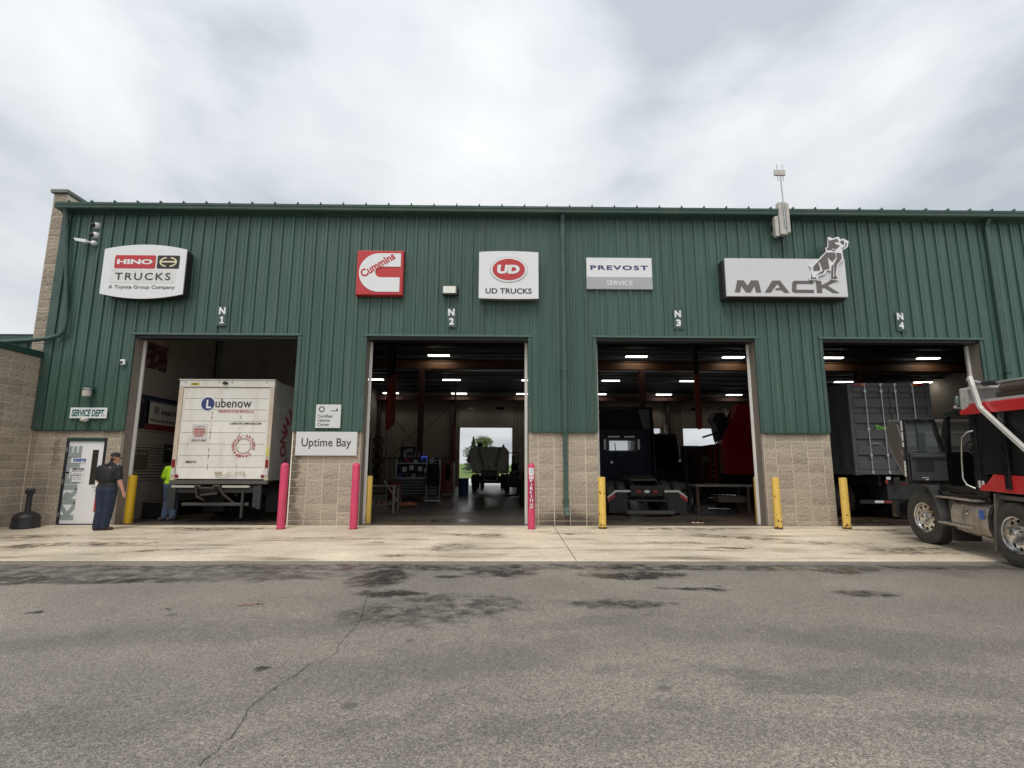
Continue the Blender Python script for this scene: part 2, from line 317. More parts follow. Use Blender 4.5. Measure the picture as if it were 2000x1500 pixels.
g = MB(); g.quad((-400, AP, gz(AP)-.004), (400, AP, gz(AP)-.004), (400, -60, gz(-60)), (-400, -60, gz(-60)))
lot = struct('asphalt_lot', g, M_ASPH)
g = MB(); g.box(-18, 34, AP, .30, -.6, -.35); apr = struct('concrete_apron', g, M_JOINT)
JX = 1.24
for i, (xa, xb) in enumerate(((-18, -4.82), (-4.81, JX-.008), (JX+.008, 7.40), (7.41, 34))):
    g = MB(); g.hexa([(xa, AP, -.5), (xb, AP, -.5), (xb, -.012, -.45), (xa, -.012, -.45), (xa, AP, gz(AP)+.004), (xb, AP, gz(AP)+.004), (xb, -.012, -.001), (xa, -.012, -.001)])
    part('slab', g, M_CONC, apr, bevel=.006, seg=1)
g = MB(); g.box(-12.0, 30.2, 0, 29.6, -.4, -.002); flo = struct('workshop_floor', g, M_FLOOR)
for x0, x1, y0, y1 in ((-10.2, 30, .72, .75), (-10.2, 30, 5.9, 5.915), (-10.2, 30, 12, 12.015), (-10.2, 30, 18, 18.015), (-10.2, 30, 24, 24.015), (-4.7, -4.685, .76, 29), (1.4, 1.415, .76, 29), (-1.6, -1.585, .76, 29), (7.5, 7.515, .76, 29)):
    g = MB(); g.quad((x0, y0, .001), (x1, y0, .001), (x1, y1, .001), (x0, y1, .001)); part('joint', g, M_JOINT, flo)
M_YARD = mat('yard_concrete', (.55, .54, .52), .7, var=.1, scale=.6)
g = MB(); g.quad((-80, 29.6, -.03), (120, 29.6, -.03), (120, 62, -.03), (-80, 62, -.03)); struct('rear_yard', g, M_YARD)
# grass bank behind the yard
g = MB(); xs = [-260 + i*13 for i in range(41)]; rows = [(62, -.05), (75, .25), (95, 1.6), (110, 2.2), (150, 2.3), (600, 2.0)]
for j, (yy, zz) in enumerate(rows):
    for i, x in enumerate(xs): g.v.append((x, yy, zz + (.25*math.sin(x*.13+j)+.15*math.sin(x*.31) if 0 < j < 5 else 0)))
for j in range(len(rows)-1):
    for i in range(len(xs)-1): g._add([], []); g.f.append([j*41+i, j*41+i+1, (j+1)*41+i+1, (j+1)*41+i]); g.mi.append(0)
struct('grass_bank', g, M_GRASS, 60)
# crack in the asphalt, followed from the photograph onto the ground
ck = [(722, 1160), (716, 1180), (710, 1197), (700, 1216), (681, 1240), (667, 1258), (652, 1276), (640, 1288), (622, 1292), (608, 1296), (596, 1309), (575, 1322), (556, 1332), (536, 1341), (530, 1348), (518, 1360), (503, 1374), (487, 1386), (482, 1397), (470, 1412), (466, 1424), (448, 1440), (430, 1452), (418, 1467), (405, 1482), (398, 1496)]
g = MB(); L = []
for i, (x, y) in enumerate(ck):
    p = G(x, y); w = .0015 + .0026*random.random(); p.x += random.uniform(-.03, .03)
    L.append((Vector((p.x-w, p.y, gz(p.y)+.004)), Vector((p.x+w, p.y, gz(p.y)+.004))))
for a, b in zip(L, L[1:]): g.quad(a[0], a[1], b[1], b[0])
part('crack', g, mat('crack_dark', (.075, .066, .056), .9), lot)
for k in (4, 9, 13, 17, 21):
    a = (L[k][0]+L[k][1])/2; b = a; g = MB()
    for j in range(5):
        c = b + Vector((random.choice((-1, 1))*random.uniform(.02, .06) + (.05 if k % 2 else -.04), random.uniform(-.07, .03), 0)); c.z = gz(c.y)+.004; q = .0022*(1-j/5)+.0006; g.quad(b+Vector((-q, 0, 0)), b+Vector((q, 0, 0)), c+Vector((q, 0, 0)), c+Vector((-q, 0, 0))); b = c
    part('crack_branch', g, MATS['crack_dark'], lot)
g = MB()
p = G(487, 1180); 
for k in range(5):
    a = random.uniform(-.2, .2); g.quad((p.x-.12+k*.05, p.y+a*.3, gz(p.y)+.004), (p.x-.05+k*.05, p.y-.02+a*.3, gz(p.y)+.004), (p.x-.04+k*.05, p.y+.03+a*.3, gz(p.y)+.004), (p.x-.11+k*.05, p.y+.05+a*.3, gz(p.y)+.004))
part('paint_mark', g, mat('orange_paint', (.30, .19, .14), .8), lot)

# ------------------------------------------------------------------ materials of the building
M_GREEN = mat('green_cladding', (.051, .105, .083), .33, var=.26, scale=1.6, stretch=(9, 9, .2), obj=.09, bump=.05, bscale=3, dirt=((.115, .15, .13), .6, 3.0, (6, 6, .14)))
M_GTRIM = mat('green_trim', (.042, .084, .068), .36, var=.12, scale=3, dirt=((.12, .15, .13), .35, 2, (1, 1, 1)))
M_DGREEN = mat('dark_green', (.018, .055, .042), .45)
M_MORT = mat('mortar', (.84, .75, .60), .9, var=.1, scale=12)
M_WHITE = mat('white_paint', (.72, .71, .67), .45, var=.06, dirt=((.4, .36, .28), .35, 6, (1, 1, .3)))
M_STEEL = mat('galvanised', (.45, .46, .47), .4, .7)
M_BLACK = mat('black_plastic', (.018, .018, .019), .45)
M_RUBBER = mat('rubber', (.045, .042, .038), .7, dirt=((.10, .086, .068), .6, 4, (1, 1, 1)))
M_RUST = mat('red_oxide', (.10, .035, .024), .6, var=.2)
M_ROOFIN = mat('roof_underside', (.16, .165, .17), .55, var=.1)
M_LINER = mat('liner_panel', (.33, .285, .22), .55, var=.08, scale=2)
M_INWALL = mat('inner_wall', (.36, .31, .25), .75, var=.08, scale=1.2, dirt=((.16, .12, .09), .5, 1.2, (1, 1, 1)))

def split_face_mat():
    m = bpy.data.materials.new('split_face_block'); m.use_nodes = True; nt = m.node_tree; n = nt.nodes; l = nt.links; b = n['Principled BSDF']; b.inputs['Roughness'].default_value = .9
    geo = n.new('ShaderNodeNewGeometry'); oi = n.new('ShaderNodeObjectInfo')
    cr = n.new('ShaderNodeValToRGB'); e = cr.color_ramp.elements; e[0].color = (.38, .318, .25, 1); e[1].color = (.50, .425, .335, 1); k = cr.color_ramp.elements.new(.5); k.color = (.44, .372, .295, 1); l.new(oi.outputs['Random'], cr.inputs[0])
    nz = n.new('ShaderNodeTexNoise'); nz.inputs['Scale'].default_value = 26; nz.inputs['Detail'].default_value = 8; nz.inputs['Roughness'].default_value = .7; l.new(geo.outputs['Position'], nz.inputs['Vector'])
    mr = n.new('ShaderNodeMapRange'); mr.inputs['From Min'].default_value = .3; mr.inputs['From Max'].default_value = .7; mr.inputs['To Min'].default_value = .56; mr.inputs['To Max'].default_value = 1.34; l.new(nz.outputs['Fac'], mr.inputs['Value'])
    hs = n.new('ShaderNodeHueSaturation'); l.new(cr.outputs[0], hs.inputs['Color']); l.new(mr.outputs[0], hs.inputs['Value'])
    # stains with a shape of their own: splash-back under the downspout, scuffed left edge of the middle pier
    sx = n.new('ShaderNodeSeparateXYZ'); l.new(geo.outputs['Position'], sx.inputs[0]); cb = n.new('ShaderNodeCombineXYZ'); l.new(sx.outputs['X'], cb.inputs[0]); l.new(sx.outputs['Z'], cb.inputs[1])
    msk = ellipse_mask(nt, cb.outputs[0], [(1.62, -.05, 1.05, .52, 0, .95), (-5.40, 1.2, .22, 1.5, 0, .8), (-5.35, .1, .4, .3, 0, .6), (-11.4, 1.75, .12, .5, 0, .5), (-11.5, 1.0, .5, .6, 0, .3)], .55, 6)
    mx = n.new('ShaderNodeMix'); mx.data_type = 'RGBA'; l.new(msk, mx.inputs['Factor']); l.new(hs.outputs[0], mx.inputs['A']); mx.inputs['B'].default_value = (.085, .070, .055, 1)
    l.new(mx.outputs['Result'], b.inputs['Base Color'])
    n3 = n.new('ShaderNodeTexNoise'); n3.inputs['Scale'].default_value = 34; n3.inputs['Detail'].default_value = 9; n3.inputs['Roughness'].default_value = .72; l.new(geo.outputs['Position'], n3.inputs['Vector'])
    bp = n.new('ShaderNodeBump'); bp.inputs['Strength'].default_value = .9; bp.inputs['Distance'].default_value = .03; l.new(n3.outputs['Fac'], bp.inputs['Height']); l.new(bp.outputs[0], b.inputs['Normal'])
    return m
M_BLOCK = split_face_mat()

# unit block meshes: 1 x 1 face in local x,z, rough split face towards -y
BLK = []
for k in range(9):
    mb = MB(); nx, nzz = 6, 4
    for j in range(nzz+1):
        for i in range(nx+1):
            edge = i in (0, nx) or j in (0, nzz); mb.v.append((i/nx-.5 + (0 if edge else random.uniform(-.05, .05)), -.009 if edge else -random.uniform(.006, .019), j/nzz-.5 + (0 if edge else random.uniform(-.06, .06))))
    for j in range(nzz):
        for i in range(nx): a = j*(nx+1)+i; mb.f.append([a, a+1, a+nx+2, a+nx+1]); mb.mi.append(0)
    o = len(mb.v); mb.v += [(-.5, .02, -.5), (.5, .02, -.5), (.5, .02, .5), (-.5, .02, .5)]
    c = [0, nx, (nx+1)*(nzz+1)-1, (nx+1)*nzz]
    mb.f += [[o, o+1, nx, 0] if False else [o, c[0]] + [c[0]+i for i in range(1, nx)] + [c[1], o+1]]; mb.mi.append(0)
    mb.f.append([o+1, c[1]] + [nx+(nx+1)*j for j in range(1, nzz)] + [c[2], o+2]); mb.mi.append(0)
    mb.f.append([o+2, c[2]] + [c[2]-i for i in range(1, nx)] + [c[3], o+3]); mb.mi.append(0)
    mb.f.append([o+3, c[3]] + [(nx+1)*j for j in range(nzz-1, 0, -1)] + [c[0], o]); mb.mi.append(0)
    BLK.append(mb.mesh('block', M_BLOCK))
def lay_blocks(parent, u0, u1, z0, z1, place, cu=.4064, cz=.2032, hole=None, zoff=0., joint=.015, uoff=0.):
    j = math.floor((z0-zoff)/cz)
    while zoff + j*cz < z1 - .01:
        za, zb = max(z0, zoff+j*cz), min(z1, zoff+(j+1)*cz); i = math.floor((u0-uoff)/cu)
        while uoff + i*cu < u1 - .01:
            ua, ub = max(u0, uoff+i*cu), min(u1, uoff+(i+1)*cu); i += 1
            rects = [(ua, ub, za, zb)]
            if hole:
                h0, h1, hz = hole; rects = []
                if za >= hz - .02 or ub <= h0 or ua >= h1: rects = [(ua, ub, za, zb)]
                else:
                    if ua < h0: rects.append((ua, min(ub, h0), za, zb))
                    if ub > h1: rects.append((max(ua, h1), ub, za, zb))
                    if zb > hz + .03: rects.append((max(ua, h0), min(ub, h1), hz, zb))
            for (a, b, c, d) in rects:
                if b-a < .04 or d-c < .03: continue
                o = link('block', random.choice(BLK), parent); pos, rz = place((a+b)/2, (c+d)/2)
                o.location = pos; o.rotation_euler = (0, 0, rz); o.scale = (b-a-joint, 1, d-c-joint)
        j += 1

# ------------------------------------------------------------------ the service building
BLD = thing('service_building', 'long green ribbed metal service building with block base and four open truck bays', 'building')
BAYS = [(-9.716, -5.465), (-3.645, .601), (2.42, 6.642), (8.472, 12.71)]
HD, MZ, EZ = 4.853, 2.35, 8.235          # door head, top of the masonry, underside of the gutter
XL, XR = -11.94, 30.0
DOOR = (-11.14, -10.13, 2.15)
def pier(x0, x1, hole=None, uoff=0.):
    g = MB()
    if hole: 
        g.box(x0, hole[0], .012, .30, -.3, MZ); g.box(hole[1], x1, .012, .30, -.3, MZ); g.box(hole[0], hole[1], .012, .30, hole[2], MZ)
    else: g.box(x0, x1, .012, .30, -.3, MZ)
    o = part('pier', g, M_MORT, BLD)
    lay_blocks(o, x0, x1, -.02, MZ, lambda u, z: ((u, .012, z), 0), hole=hole, uoff=uoff, zoff=-.09)
    return o
pier(-12.05, -9.80, DOOR, -11.88); pier(-5.45, -3.70, None, -5.02); pier(.64, 2.40, None, .86); pier(6.70, 8.46, None, 7.02); pier(12.74, 14.6, None, 12.9)
g = MB(); g.box(14.6, XR, .012, .30, -.3, MZ); part('plain_wall', g, M_MORT, BLD)
# smooth block jamb returns seen inside the openings, white steel tracks
for i, (a, b) in enumerate(BAYS):
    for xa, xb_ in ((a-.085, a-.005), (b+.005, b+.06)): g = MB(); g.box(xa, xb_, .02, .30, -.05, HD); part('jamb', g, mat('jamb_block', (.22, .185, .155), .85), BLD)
    for xa, xb_ in ((a-.10, a-.004), (b+.004, b+.10)): g = MB(); g.box(xa, xb_, -.045, .018, MZ, HD); part('jamb_trim', g, M_GTRIM, BLD, bevel=.004, seg=1)
    g = MB(); g.box(a-.10, b+.10, -.062, .02, HD+.002, HD+.055); part('head_trim', g, mat('head_flashing', (.075, .135, .11), .4), BLD, bevel=.004, seg=1)
    g = MB(); g.box(a, b, .02, .30, HD-.07, HD+.5); part('lintel', g, M_BLACK, BLD)
    for s, x in ((1, a), (-1, b)):
        g = MB(); g.box(min(x, x+s*.075), max(x, x+s*.075), .305, .335, 0, HD-.08); g.box(min(x, x+s*.014), max(x, x+s*.014), .335, .45, 0, HD-.08); part('door_track', g, M_WHITE, BLD, bevel=.003, seg=1)
    g = MB(); g.box(a, b, -.01, .06, -.03, .004); part('threshold', g, mat('threshold_steel', (.09, .075, .06), .6, .3), BLD)
# ribbed wall panels, 36 inches wide with a rib every 12 inches
RP = .3048
PROF = [(.004, 0), (.010, .046), (.046, .046), (.058, 0), (.116, 0), (.127, .010), (.150, .010), (.161, 0), (.210, 0), (.221, .010), (.244, .010), (.255, 0)]
RX0 = -5.17 - .033
def panel(x0, x1, z0, z1):
    xs = []; k = math.floor((x0-RX0)/RP)
    while RX0 + k*RP < x1:
        for px_, h in PROF:
            X = RX0 + k*RP + px_
            if x0 < X < x1: xs.append((X, h))
        k += 1
    def hh(x):
        t = (x-RX0) % RP
        for (a, ha), (b, hb) in zip(PROF, PROF[1:] + [(RP, 0)]):
            if a <= t <= b: return ha + (hb-ha)*(t-a)/(b-a)
        return 0
    xs = [(x0, hh(x0+1e-5))] + xs + [(x1, hh(x1-1e-5))]
    g = MB(); n = len(xs); nz = max(2, int((z1-z0)/.9))
    for j in range(nz+1):
        z = z0 + (z1-z0)*j/nz
        for x, h in xs: g.v.append((x, -.012-h + random.uniform(-.0012, .0012), z))
    for j in range(nz):
        for i in range(n-1): a = j*n+i; g.f.append([a, a+1, a+n+1, a+n]); g.mi.append(0)
    o = len(g.v); g.v += [(x0, .01, z0), (x1, .01, z0)]
    g.f.append([o] + list(range(n)) + [o+1]); g.mi.append(0)
    return part('wall_panel', g, M_GREEN, BLD)
zones = [(XL, BAYS[0][0]-.10, MZ)]
for i, (a, b) in enumerate(BAYS):
    zones.append((a-.10, b+.10, HD+.056)); nxt = BAYS[i+1][0]-.10 if i < 3 else 18.2
    zones.append((b+.10, nxt, MZ))
for (a, b, z0) in zones:
    k = math.floor((a-RX0-.15)/(.9144)); x = a
    while x < b - .02:
        e = RX0 + .15 + (k+1)*.9144
        if e - x < .12: k += 1; continue
        e = min(e, b)
        if b - e < .12: e = b
        panel(x, e, z0, EZ+.1); x = e; k += 1
g = MB()
for z in (2.55, 3.6, 5.2, 6.7, 8.0):
    x = XL+.3
    while x < 15:
        if z > HD+.1 or not any(a-.12 < x < b+.12 for a, b in BAYS):
            q = RX0 + .088 + RP*round((x-RX0)/RP); g.cyl((q, -.018, z), (q, -.012, z), .011, n=6)
        x += RP
tag(part('screws', g, mat('screw_head', (.09, .13, .115), .4), BLD), kind='stuff')
g = MB(); g.box(18.2, XR, -.03, .012, MZ, EZ+.1); part('plain_cladding', g, M_GREEN, BLD)
g = MB(); g.box(-12.0, XR, .014, .25, HD+.5, 8.37)                     # inner skin of the front wall above the doors
for a, b in zip([-12.0]+[q[1]+.06 for q in BAYS], [q[0]-.10 for q in BAYS]+[XR]): g.box(a, b, .02, .25, MZ+.002, HD+.5)
part('inner_skin', g, M_ROOFIN, BLD)
# base drip flashing and corner trim
for a, b in ((XL-.02, BAYS[0][0]-.1), (BAYS[0][1]+.1, BAYS[1][0]-.1), (BAYS[1][1]+.1, BAYS[2][0]-.1), (BAYS[2][1]+.1, BAYS[3][0]-.1), (BAYS[3][1]+.1, 18.2)):
    g = MB(); g.box(a, b, -.062, .011, MZ-.028, MZ-.002); part('base_flashing', g, M_DGREEN, BLD)
g = MB(); g.box(XL-.09, XL+.14, -.066, .30, MZ, EZ+.05); part('corner_trim', g, M_GTRIM, BLD, bevel=.006, seg=1)
# gutter and roof edge
g = MB(); g.prism([(-.075, EZ+.02), (-.30, EZ+.02), (-.315, EZ+.05), (-.315, EZ+.085), (-.325, EZ+.12), (-.335, EZ+.125), (-.335, EZ+.15), (-.32, EZ+.15), (-.30, EZ+.06), (-.075, EZ+.06)], 'x', XL-.12, XR); part('gutter', g, M_GTRIM, BLD)
g = MB(); g.box(XL-.12, XR, -.07, .02, EZ-.02, EZ+.15); part('fascia', g, M_GTRIM, BLD)
RZ0, RZ1 = EZ+.155, EZ+1.6
g = MB(); g.hexa([(XL-.1, -.33, RZ0), (XR, -.33, RZ0), (XR, 29.8, RZ1), (XL-.1, 29.8, RZ1), (XL-.1, -.33, RZ0+.03), (XR, -.33, RZ0+.03), (XR, 29.8, RZ1+.03), (XL-.1, 29.8, RZ1+.03)]); roof = part('roof', g, [M_GTRIM], BLD)
x = XL+.25; sm = None
while x < 18.2:
    if sm is None:
        q = MB(); q.prism([(-.02, 0), (.02, 0), (.008, .05), (-.008, .05)], 'y', -.02, 1.2); sm = q.mesh('seam', M_GTRIM)
    o = link('seam', sm, roof); o.location = (x, -.335, RZ0+.028); x += .6096
# roof underside, purlins, rafters, beams and columns
g = MB(); g.hexa([(-12, .26, 8.32), (XR, .26, 8.32), (XR, 29.4, 7.55), (-12, 29.4, 7.55), (-12, .26, 8.34), (XR, .26, 8.34), (XR, 29.4, 7.57), (-12, 29.4, 7.57)]); part('roof_lining', g, mat('dark_lining', (.03, .03, .032), .7), BLD)
for k in range(16):
    y = 2.2 + k*1.75; z = 8.32 - .77*(y-.26)/29.14
    g = MB(); g.box(-12, XR, y-.03, y+.03, z-.20, z-.06); part('purlin', g, mat('purlin_grey', (.15, .155, .16), .55), BLD)
M_BEAM = mat('orange_beam', (.17, .08, .034), .55, var=.15)
def ibeam_x(x0, x1, y, z0, z1, w, m, name='crane_beam'):
    g = MB(); g.box(x0, x1, y-.012, y+.012, z0+.02, z1-.02); g.box(x0, x1, y-w/2, y+w/2, z0, z0+.02); g.box(x0, x1, y-w/2, y+w/2, z1-.02, z1); return part(name, g, m, BLD)
ibeam_x(-10.2, XR, 16.0, 7.02, 7.50, .22, M_BEAM); ibeam_x(-10.2, XR, 28.2, 6.80, 7.12, .2, mat('dark_oxide', (.09, .035, .025), .6))
ibeam_x(-10.2, XR, 16.05, 6.93, 7.0, .10, M_STEEL, 'conduit_rail')
for x in (-4.73, 7.82, 20.4):
    g = MB(); g.box(x-.15, x+.15, 15.86, 15.88, 0, 7.02); g.box(x-.15, x+.15, 16.12, 16.14, 0, 7.02); g.box(x-.01, x+.01, 15.88, 16.12, 0, 7.02); g.box(x-.16, x+.16, 15.84, 15.86, 3.4, 3.5); part('column', g, M_RUST, BLD)
for x in (-10.1, -4.2, 1.9, 7.0, 13.2, 19.5, 25):
    g = MB(); g.box(x-.12, x+.12, 28.6, 28.9, 0, 7.55); part('column', g, mat('dark_column', (.07, .05, .045), .6), BLD)
# left inner wall in panels, right wall, back wall with five open doors
g = MB(); g.hexa([(-12.0,.30,-.1),(-10.32,.30,-.1),(-10.32,29.4,-.1),(-12.0,29.4,-.1),(-12.0,.30,8.30),(-10.32,.30,8.30),(-10.32,29.4,9.88),(-12.0,29.4,9.88)]); lw = part('left_wall', g, mat('wall_joint', (.12, .10, .08), .9), BLD)
for k in range(12):
    y = .32 + k*2.44
    for z0, z1 in ((0, 2.42), (2.435, 4.86), (4.875, 7.3), (7.315, 8.29)):
        g = MB(); g.box(-10.325, -10.30, y+.006, min(y+2.434, 29.3), z0, z1); part('wall_board', g, M_INWALL, lw)
g = MB(); g.hexa([(XR,.3,-.1),(XR+.2,.3,-.1),(XR+.2,29.4,-.1),(XR,29.4,-.1),(XR,.3,8.30),(XR+.2,.3,8.30),(XR+.2,29.4,9.88),(XR,29.4,9.88)]); part('right_wall', g, M_INWALL, BLD)
BD = [(c-2.12, c+2.12) for c in (-7.58, -1.52, 4.53, 10.59, 16.65, 22.7)]
g = MB(); xs = [-12.0] + [v for d in BD[1:] for v in d] + [XR]
for a, b in zip(xs[::2], xs[1::2]): g.box(a, b, 29.2, 29.5, -.1, 9.6)
for a, b in BD[1:]: g.box(a, b, 29.2, 29.5, 4.78, 9.6)
bw = part('back_wall', g, M_LINER, BLD)
q = MB(); q.prism([(-.03, 0), (.03, 0), (.018, -.03), (-.018, -.03)], 'z', 0, 9.6); rib = q.mesh('rib', M_LINER)
x = -9.9
while x < 20:
    o = link('rib', rib, bw); o.location = (x, 29.2, 4.8 if any(a-.05 < x < b+.05 for a, b in BD[1:]) else 0); 
    if o.location.z: o.scale = (1, 1, .53)
    x += .3048
M_SECT = mat('sectional_panel', (.40, .345, .27), .5, var=.06)
for i, (a, b) in enumerate(BD[1:5]):
    d = link('sectional_door', None, BLD)
    for k in range(4):
        z0 = 4.72 + k*.60; g = MB(); g.box(a-.1, b+.1, 29.02, 29.07, z0, z0+.592); s = part('door_section', g, M_SECT, d, bevel=.008, seg=1)
        if k == 2:
            for f in (.23, .77):
                xx = a + (b-a)*f; g = MB(); g.box(xx-.3, xx+.3, 29.005, 29.02, z0+.2, z0+.42); part('door_window', g, mat('dark_glass', (.02, .02, .022), .1), d, bevel=.05)
    g = MB(); g.box(a-.1, b+.1, 28.98, 29.10, 4.66, 4.72); part('bottom_seal', g, M_BLACK, d)
# wind bracing on the back wall
for a, b in (((770, 818), (817, 875)), ((826, 826), (767, 891)), ((872, 800), (824, 845))):
    g = MB(); g.tube([P(*a, 28.5), P(*b, 28.5)], .025, 6); part('brace', g, M_BLACK, BLD)
g = MB(); g.box(-10.2, -4.3, 29.1, 29.2, 2.2, 2.26); part('wall_rail', g, M_BLACK, BLD)
# tan block parapet wall at the left end
g = MB(); g.box(-12.66, -12.30, .30, 29.8, -.2, 8.98); fw = part('parapet_wall', g, M_MORT, BLD)
lay_blocks(fw, -12.66, -12.30, 4.0, 8.98, lambda u, z: ((u, .295, z), 0), uoff=-12.66)
g = MB(); g.box(-12.72, -12.24, .22, 29.8, 8.985, 9.09); part('parapet_cap', g, mat('cap_metal', (.16, .18, .165), .5), BLD, bevel=.01, seg=1)
# downspouts
def rect_spout(name, pts, w=.115, d=.09, clips=()):
    g = MB(); pr = []
    for p in pts: pr.append(Vector(p))
    vs = []
    for i, p in enumerate(pr):
        t = (pr[min(i+1, len(pr)-1)]-pr[max(i-1, 0)]).normalized(); side = Vector((1, 0, 0)) if abs(t.x) < .75 else Vector((0, 0, 1))
        side = (side - t*side.dot(t)).normalized(); nrm = t.cross(side).normalized()
        vs.append([p + side*(w/2*a) + nrm*(d/2*b) for a, b in ((-1, -1), (1, -1), (1, 1), (-1, 1))])
    for i in range(len(vs)-1): g.hexa(vs[i] + vs[i+1])
    o = part(name, g, M_GTRIM, BLD, bevel=.006, seg=1)
    for z, yy in clips:
        q = MB(); q.box(pts[0][0]-.09, pts[0][0]+.09, yy-.05, yy+.06, z, z+.03); part('strap', q, M_GTRIM, o)
    return o
rect_spout('downspout', [(1.55, -.20, EZ+.02), (1.55, -.10, EZ-.2), (1.55, -.10, 2.4), (1.55, -.08, 2.25), (1.55, -.08, .46), (1.56, -.13, .33), (1.58, -.20, .25)], clips=((3.95, -.10), (.6, -.08)))
rect_spout('downspout', [(13.29, -.20, EZ+.02), (13.29, -.10, EZ-.2), (13.29, -.10, 2.4), (13.29, -.09, 2.25), (13.29, -.09, .25)], clips=((3.95, -.12),))
g = MB(); g.tube([(-11.82, -.24, EZ+.03), (-11.84, -.14, EZ-.22)] + [tuple(P(x, y, yy)) for x, y, yy in ((129.5, 622, -.14), (125, 646, -.14), (116, 655, -.15), (95, 661, -.18), (60, 664.5, -.22), (-40, 671, -.34))], .056, 8); part('downspout', g, M_GTRIM, BLD, 50)

# ------------------------------------------------------------------ lower wing at the left
WING = thing('side_wing', 'low tan split-face block wing with dark green roof edge at left', 'building')
g = MB(); g.box(-20, -12.062, -7, .012, -.5, 4.22); ww = part('wall', g, M_MORT, WING)
lay_blocks(ww, -3.27, 0, -.10, 4.22, lambda u, z: ((-12.062, u, z), R(90)), zoff=-.09, uoff=-.02)
g = MB(); g.box(-12.062-.02, -12.06+.012, -7, -3.28, -.5, 4.22); part('far_wall', g, M_BLOCK, WING)
g = MB(); g.box(-20.1, -11.99, -7.1, .0, 4.22, 4.37); part('fascia', g, M_DGREEN, WING, bevel=.01, seg=1)
AN = thing('low_green_building', 'low green ribbed metal building with gutter beyond the block wing at far left', 'building')
g = MB(); g.box(-26, -12.7, 2.1, 8, 0, 5.2); aw = part('wall', g, M_GREEN, AN)
q = MB(); q.prism([(-.03, 0), (.03, 0), (.018, -.035), (-.018, -.035)], 'z', 3.9, 5.15); rb = q.mesh('rib', M_GREEN)
for k in range(14): o = link('rib', rb, aw); o.location = (-12.9-k*.3048, 2.1, 0)
g = MB(); g.box(-26, -12.75, 1.92, 2.1, 5.13, 5.32); part('gutter', g, M_GTRIM, AN, bevel=.012)
g = MB(); g.hexa([(-26, 1.9, 5.322), (-12.7, 1.9, 5.322), (-12.7, 8, 5.7), (-26, 8, 5.7), (-26, 1.9, 5.34), (-12.7, 1.9, 5.34), (-12.7, 8, 5.72), (-26, 8, 5.72)]); part('roof', g, M_GTRIM, AN)
# ------------------------------------------------------------------ signs on the facade
M_SIGNW = mat('sign_white', (.76, .77, .78), .4, var=.03)
M_SIGNW2 = mat('sign_grey_white', (.64, .645, .65), .45, var=.03)
M_SIGNDK = mat('sign_black', (.02, .02, .022), .5)
M_RED = mat('sign_red', (.50, .035, .04), .4, var=.06)
M_INK = mat('ink', (.035, .035, .04), .6, var=.02)
M_NAVY = mat('navy_ink', (.03, .045, .16), .5, var=.02)
M_GREYP = mat('grey_print', (.40, .41, .43), .5, var=.02)
M_BROWNP = mat('taupe_print', (.135, .115, .115), .5, var=.05)
M_REDINK = mat('red_ink', (.42, .045, .05), .6, var=.1)
def rect_px(tl, br, Y):
    a, b = P(*tl, Y), P(*br, Y); return a.x, b.x, b.z, a.z
def arc_rect(w, h, top, bot, n=14, r=0.):
    """outline of a rectangle whose top and bottom edges bow outwards"""
    p = []
    for i in range(n+1): t = i/n; p.append((-w/2+w*t, -h/2 - bot*(1-(2*t-1)**2)))
    for i in range(n+1): t = 1-i/n; p.append((-w/2+w*t, h/2 + top*(1-(2*t-1)**2)))
    return p
def rrect(x0, x1, z0, z1, r, n=5):
    p = []
    for cx, cz, a0 in ((x1-r, z0+r, -90), (x1-r, z1-r, 0), (x0+r, z1-r, 90), (x0+r, z0+r, 180)):
        for k in range(n+1): a = R(a0+90*k/n); p.append((cx+r*math.cos(a), cz+r*math.sin(a)))
    return p
def ell(cx, cz, rx, rz, n=40): return [(cx+rx*math.cos(2*math.pi*i/n), cz+rz*math.sin(2*math.pi*i/n)) for i in range(n)]
def flat(name, poly, y, m, parent, th=.006):
    g = MB(); g.prism(poly, 'y', y-th, y); return part(name, g, m, parent)

# 1: HINO
Yf = -.36; c0 = P(281, 530, Yf); w = P(366, 486, Yf).x - P(206, 483, Yf).x; h = 1.22
s = thing('dealer_sign', 'white bowed illuminated sign reading HINO TRUCKS, leftmost on the green wall', 'sign', (c0.x-.01, 0, c0.z))
g = MB(); g.prism(arc_rect(w-.03, h-.03, .13, .13), 'y', Yf+.03, -.055); part('cabinet', g, M_SIGNDK, s)
g = MB(); g.prism(arc_rect(w, h, .13, .13), 'y', Yf, Yf+.03); part('face', g, M_SIGNW, s)
k = w/1.0
flat('red_panel', rrect(-.36*k, .135*k, .08, .44, .035), Yf-.001, M_RED, s); flat('black_panel', rrect(.155*k, .425*k, .08, .44, .035), Yf-.001, M_SIGNDK, s)
text('HINO', .43*k, .14, (-.115*k, Yf-.007, .26), s, M_SIGNW, bold=.045)
M_GOLD = mat('emblem_cream', (.75, .68, .42), .4)
def ring(cx, cz, rx, rz, t, a0, a1, n=18):
    o = [(cx+rx*math.cos(R(a0+(a1-a0)*i/n)), cz+rz*math.sin(R(a0+(a1-a0)*i/n))) for i in range(n+1)]
    i_ = [(cx+(rx-t)*math.cos(R(a0+(a1-a0)*i/n)), cz+(rz-t)*math.sin(R(a0+(a1-a0)*i/n))) for i in range(n, -1, -1)]
    return o + i_
ex = .29*k
for a0, a1 in ((-75, 75), (105, 255)): flat('emblem', ring(ex, .26, .225, .14, .035, a0, a1), Yf-.007, M_GOLD, s)
flat('emblem', [(ex-.19, .245), (ex+.19, .245), (ex+.21, .285), (ex-.21, .285)], Yf-.0075, M_GOLD, s)
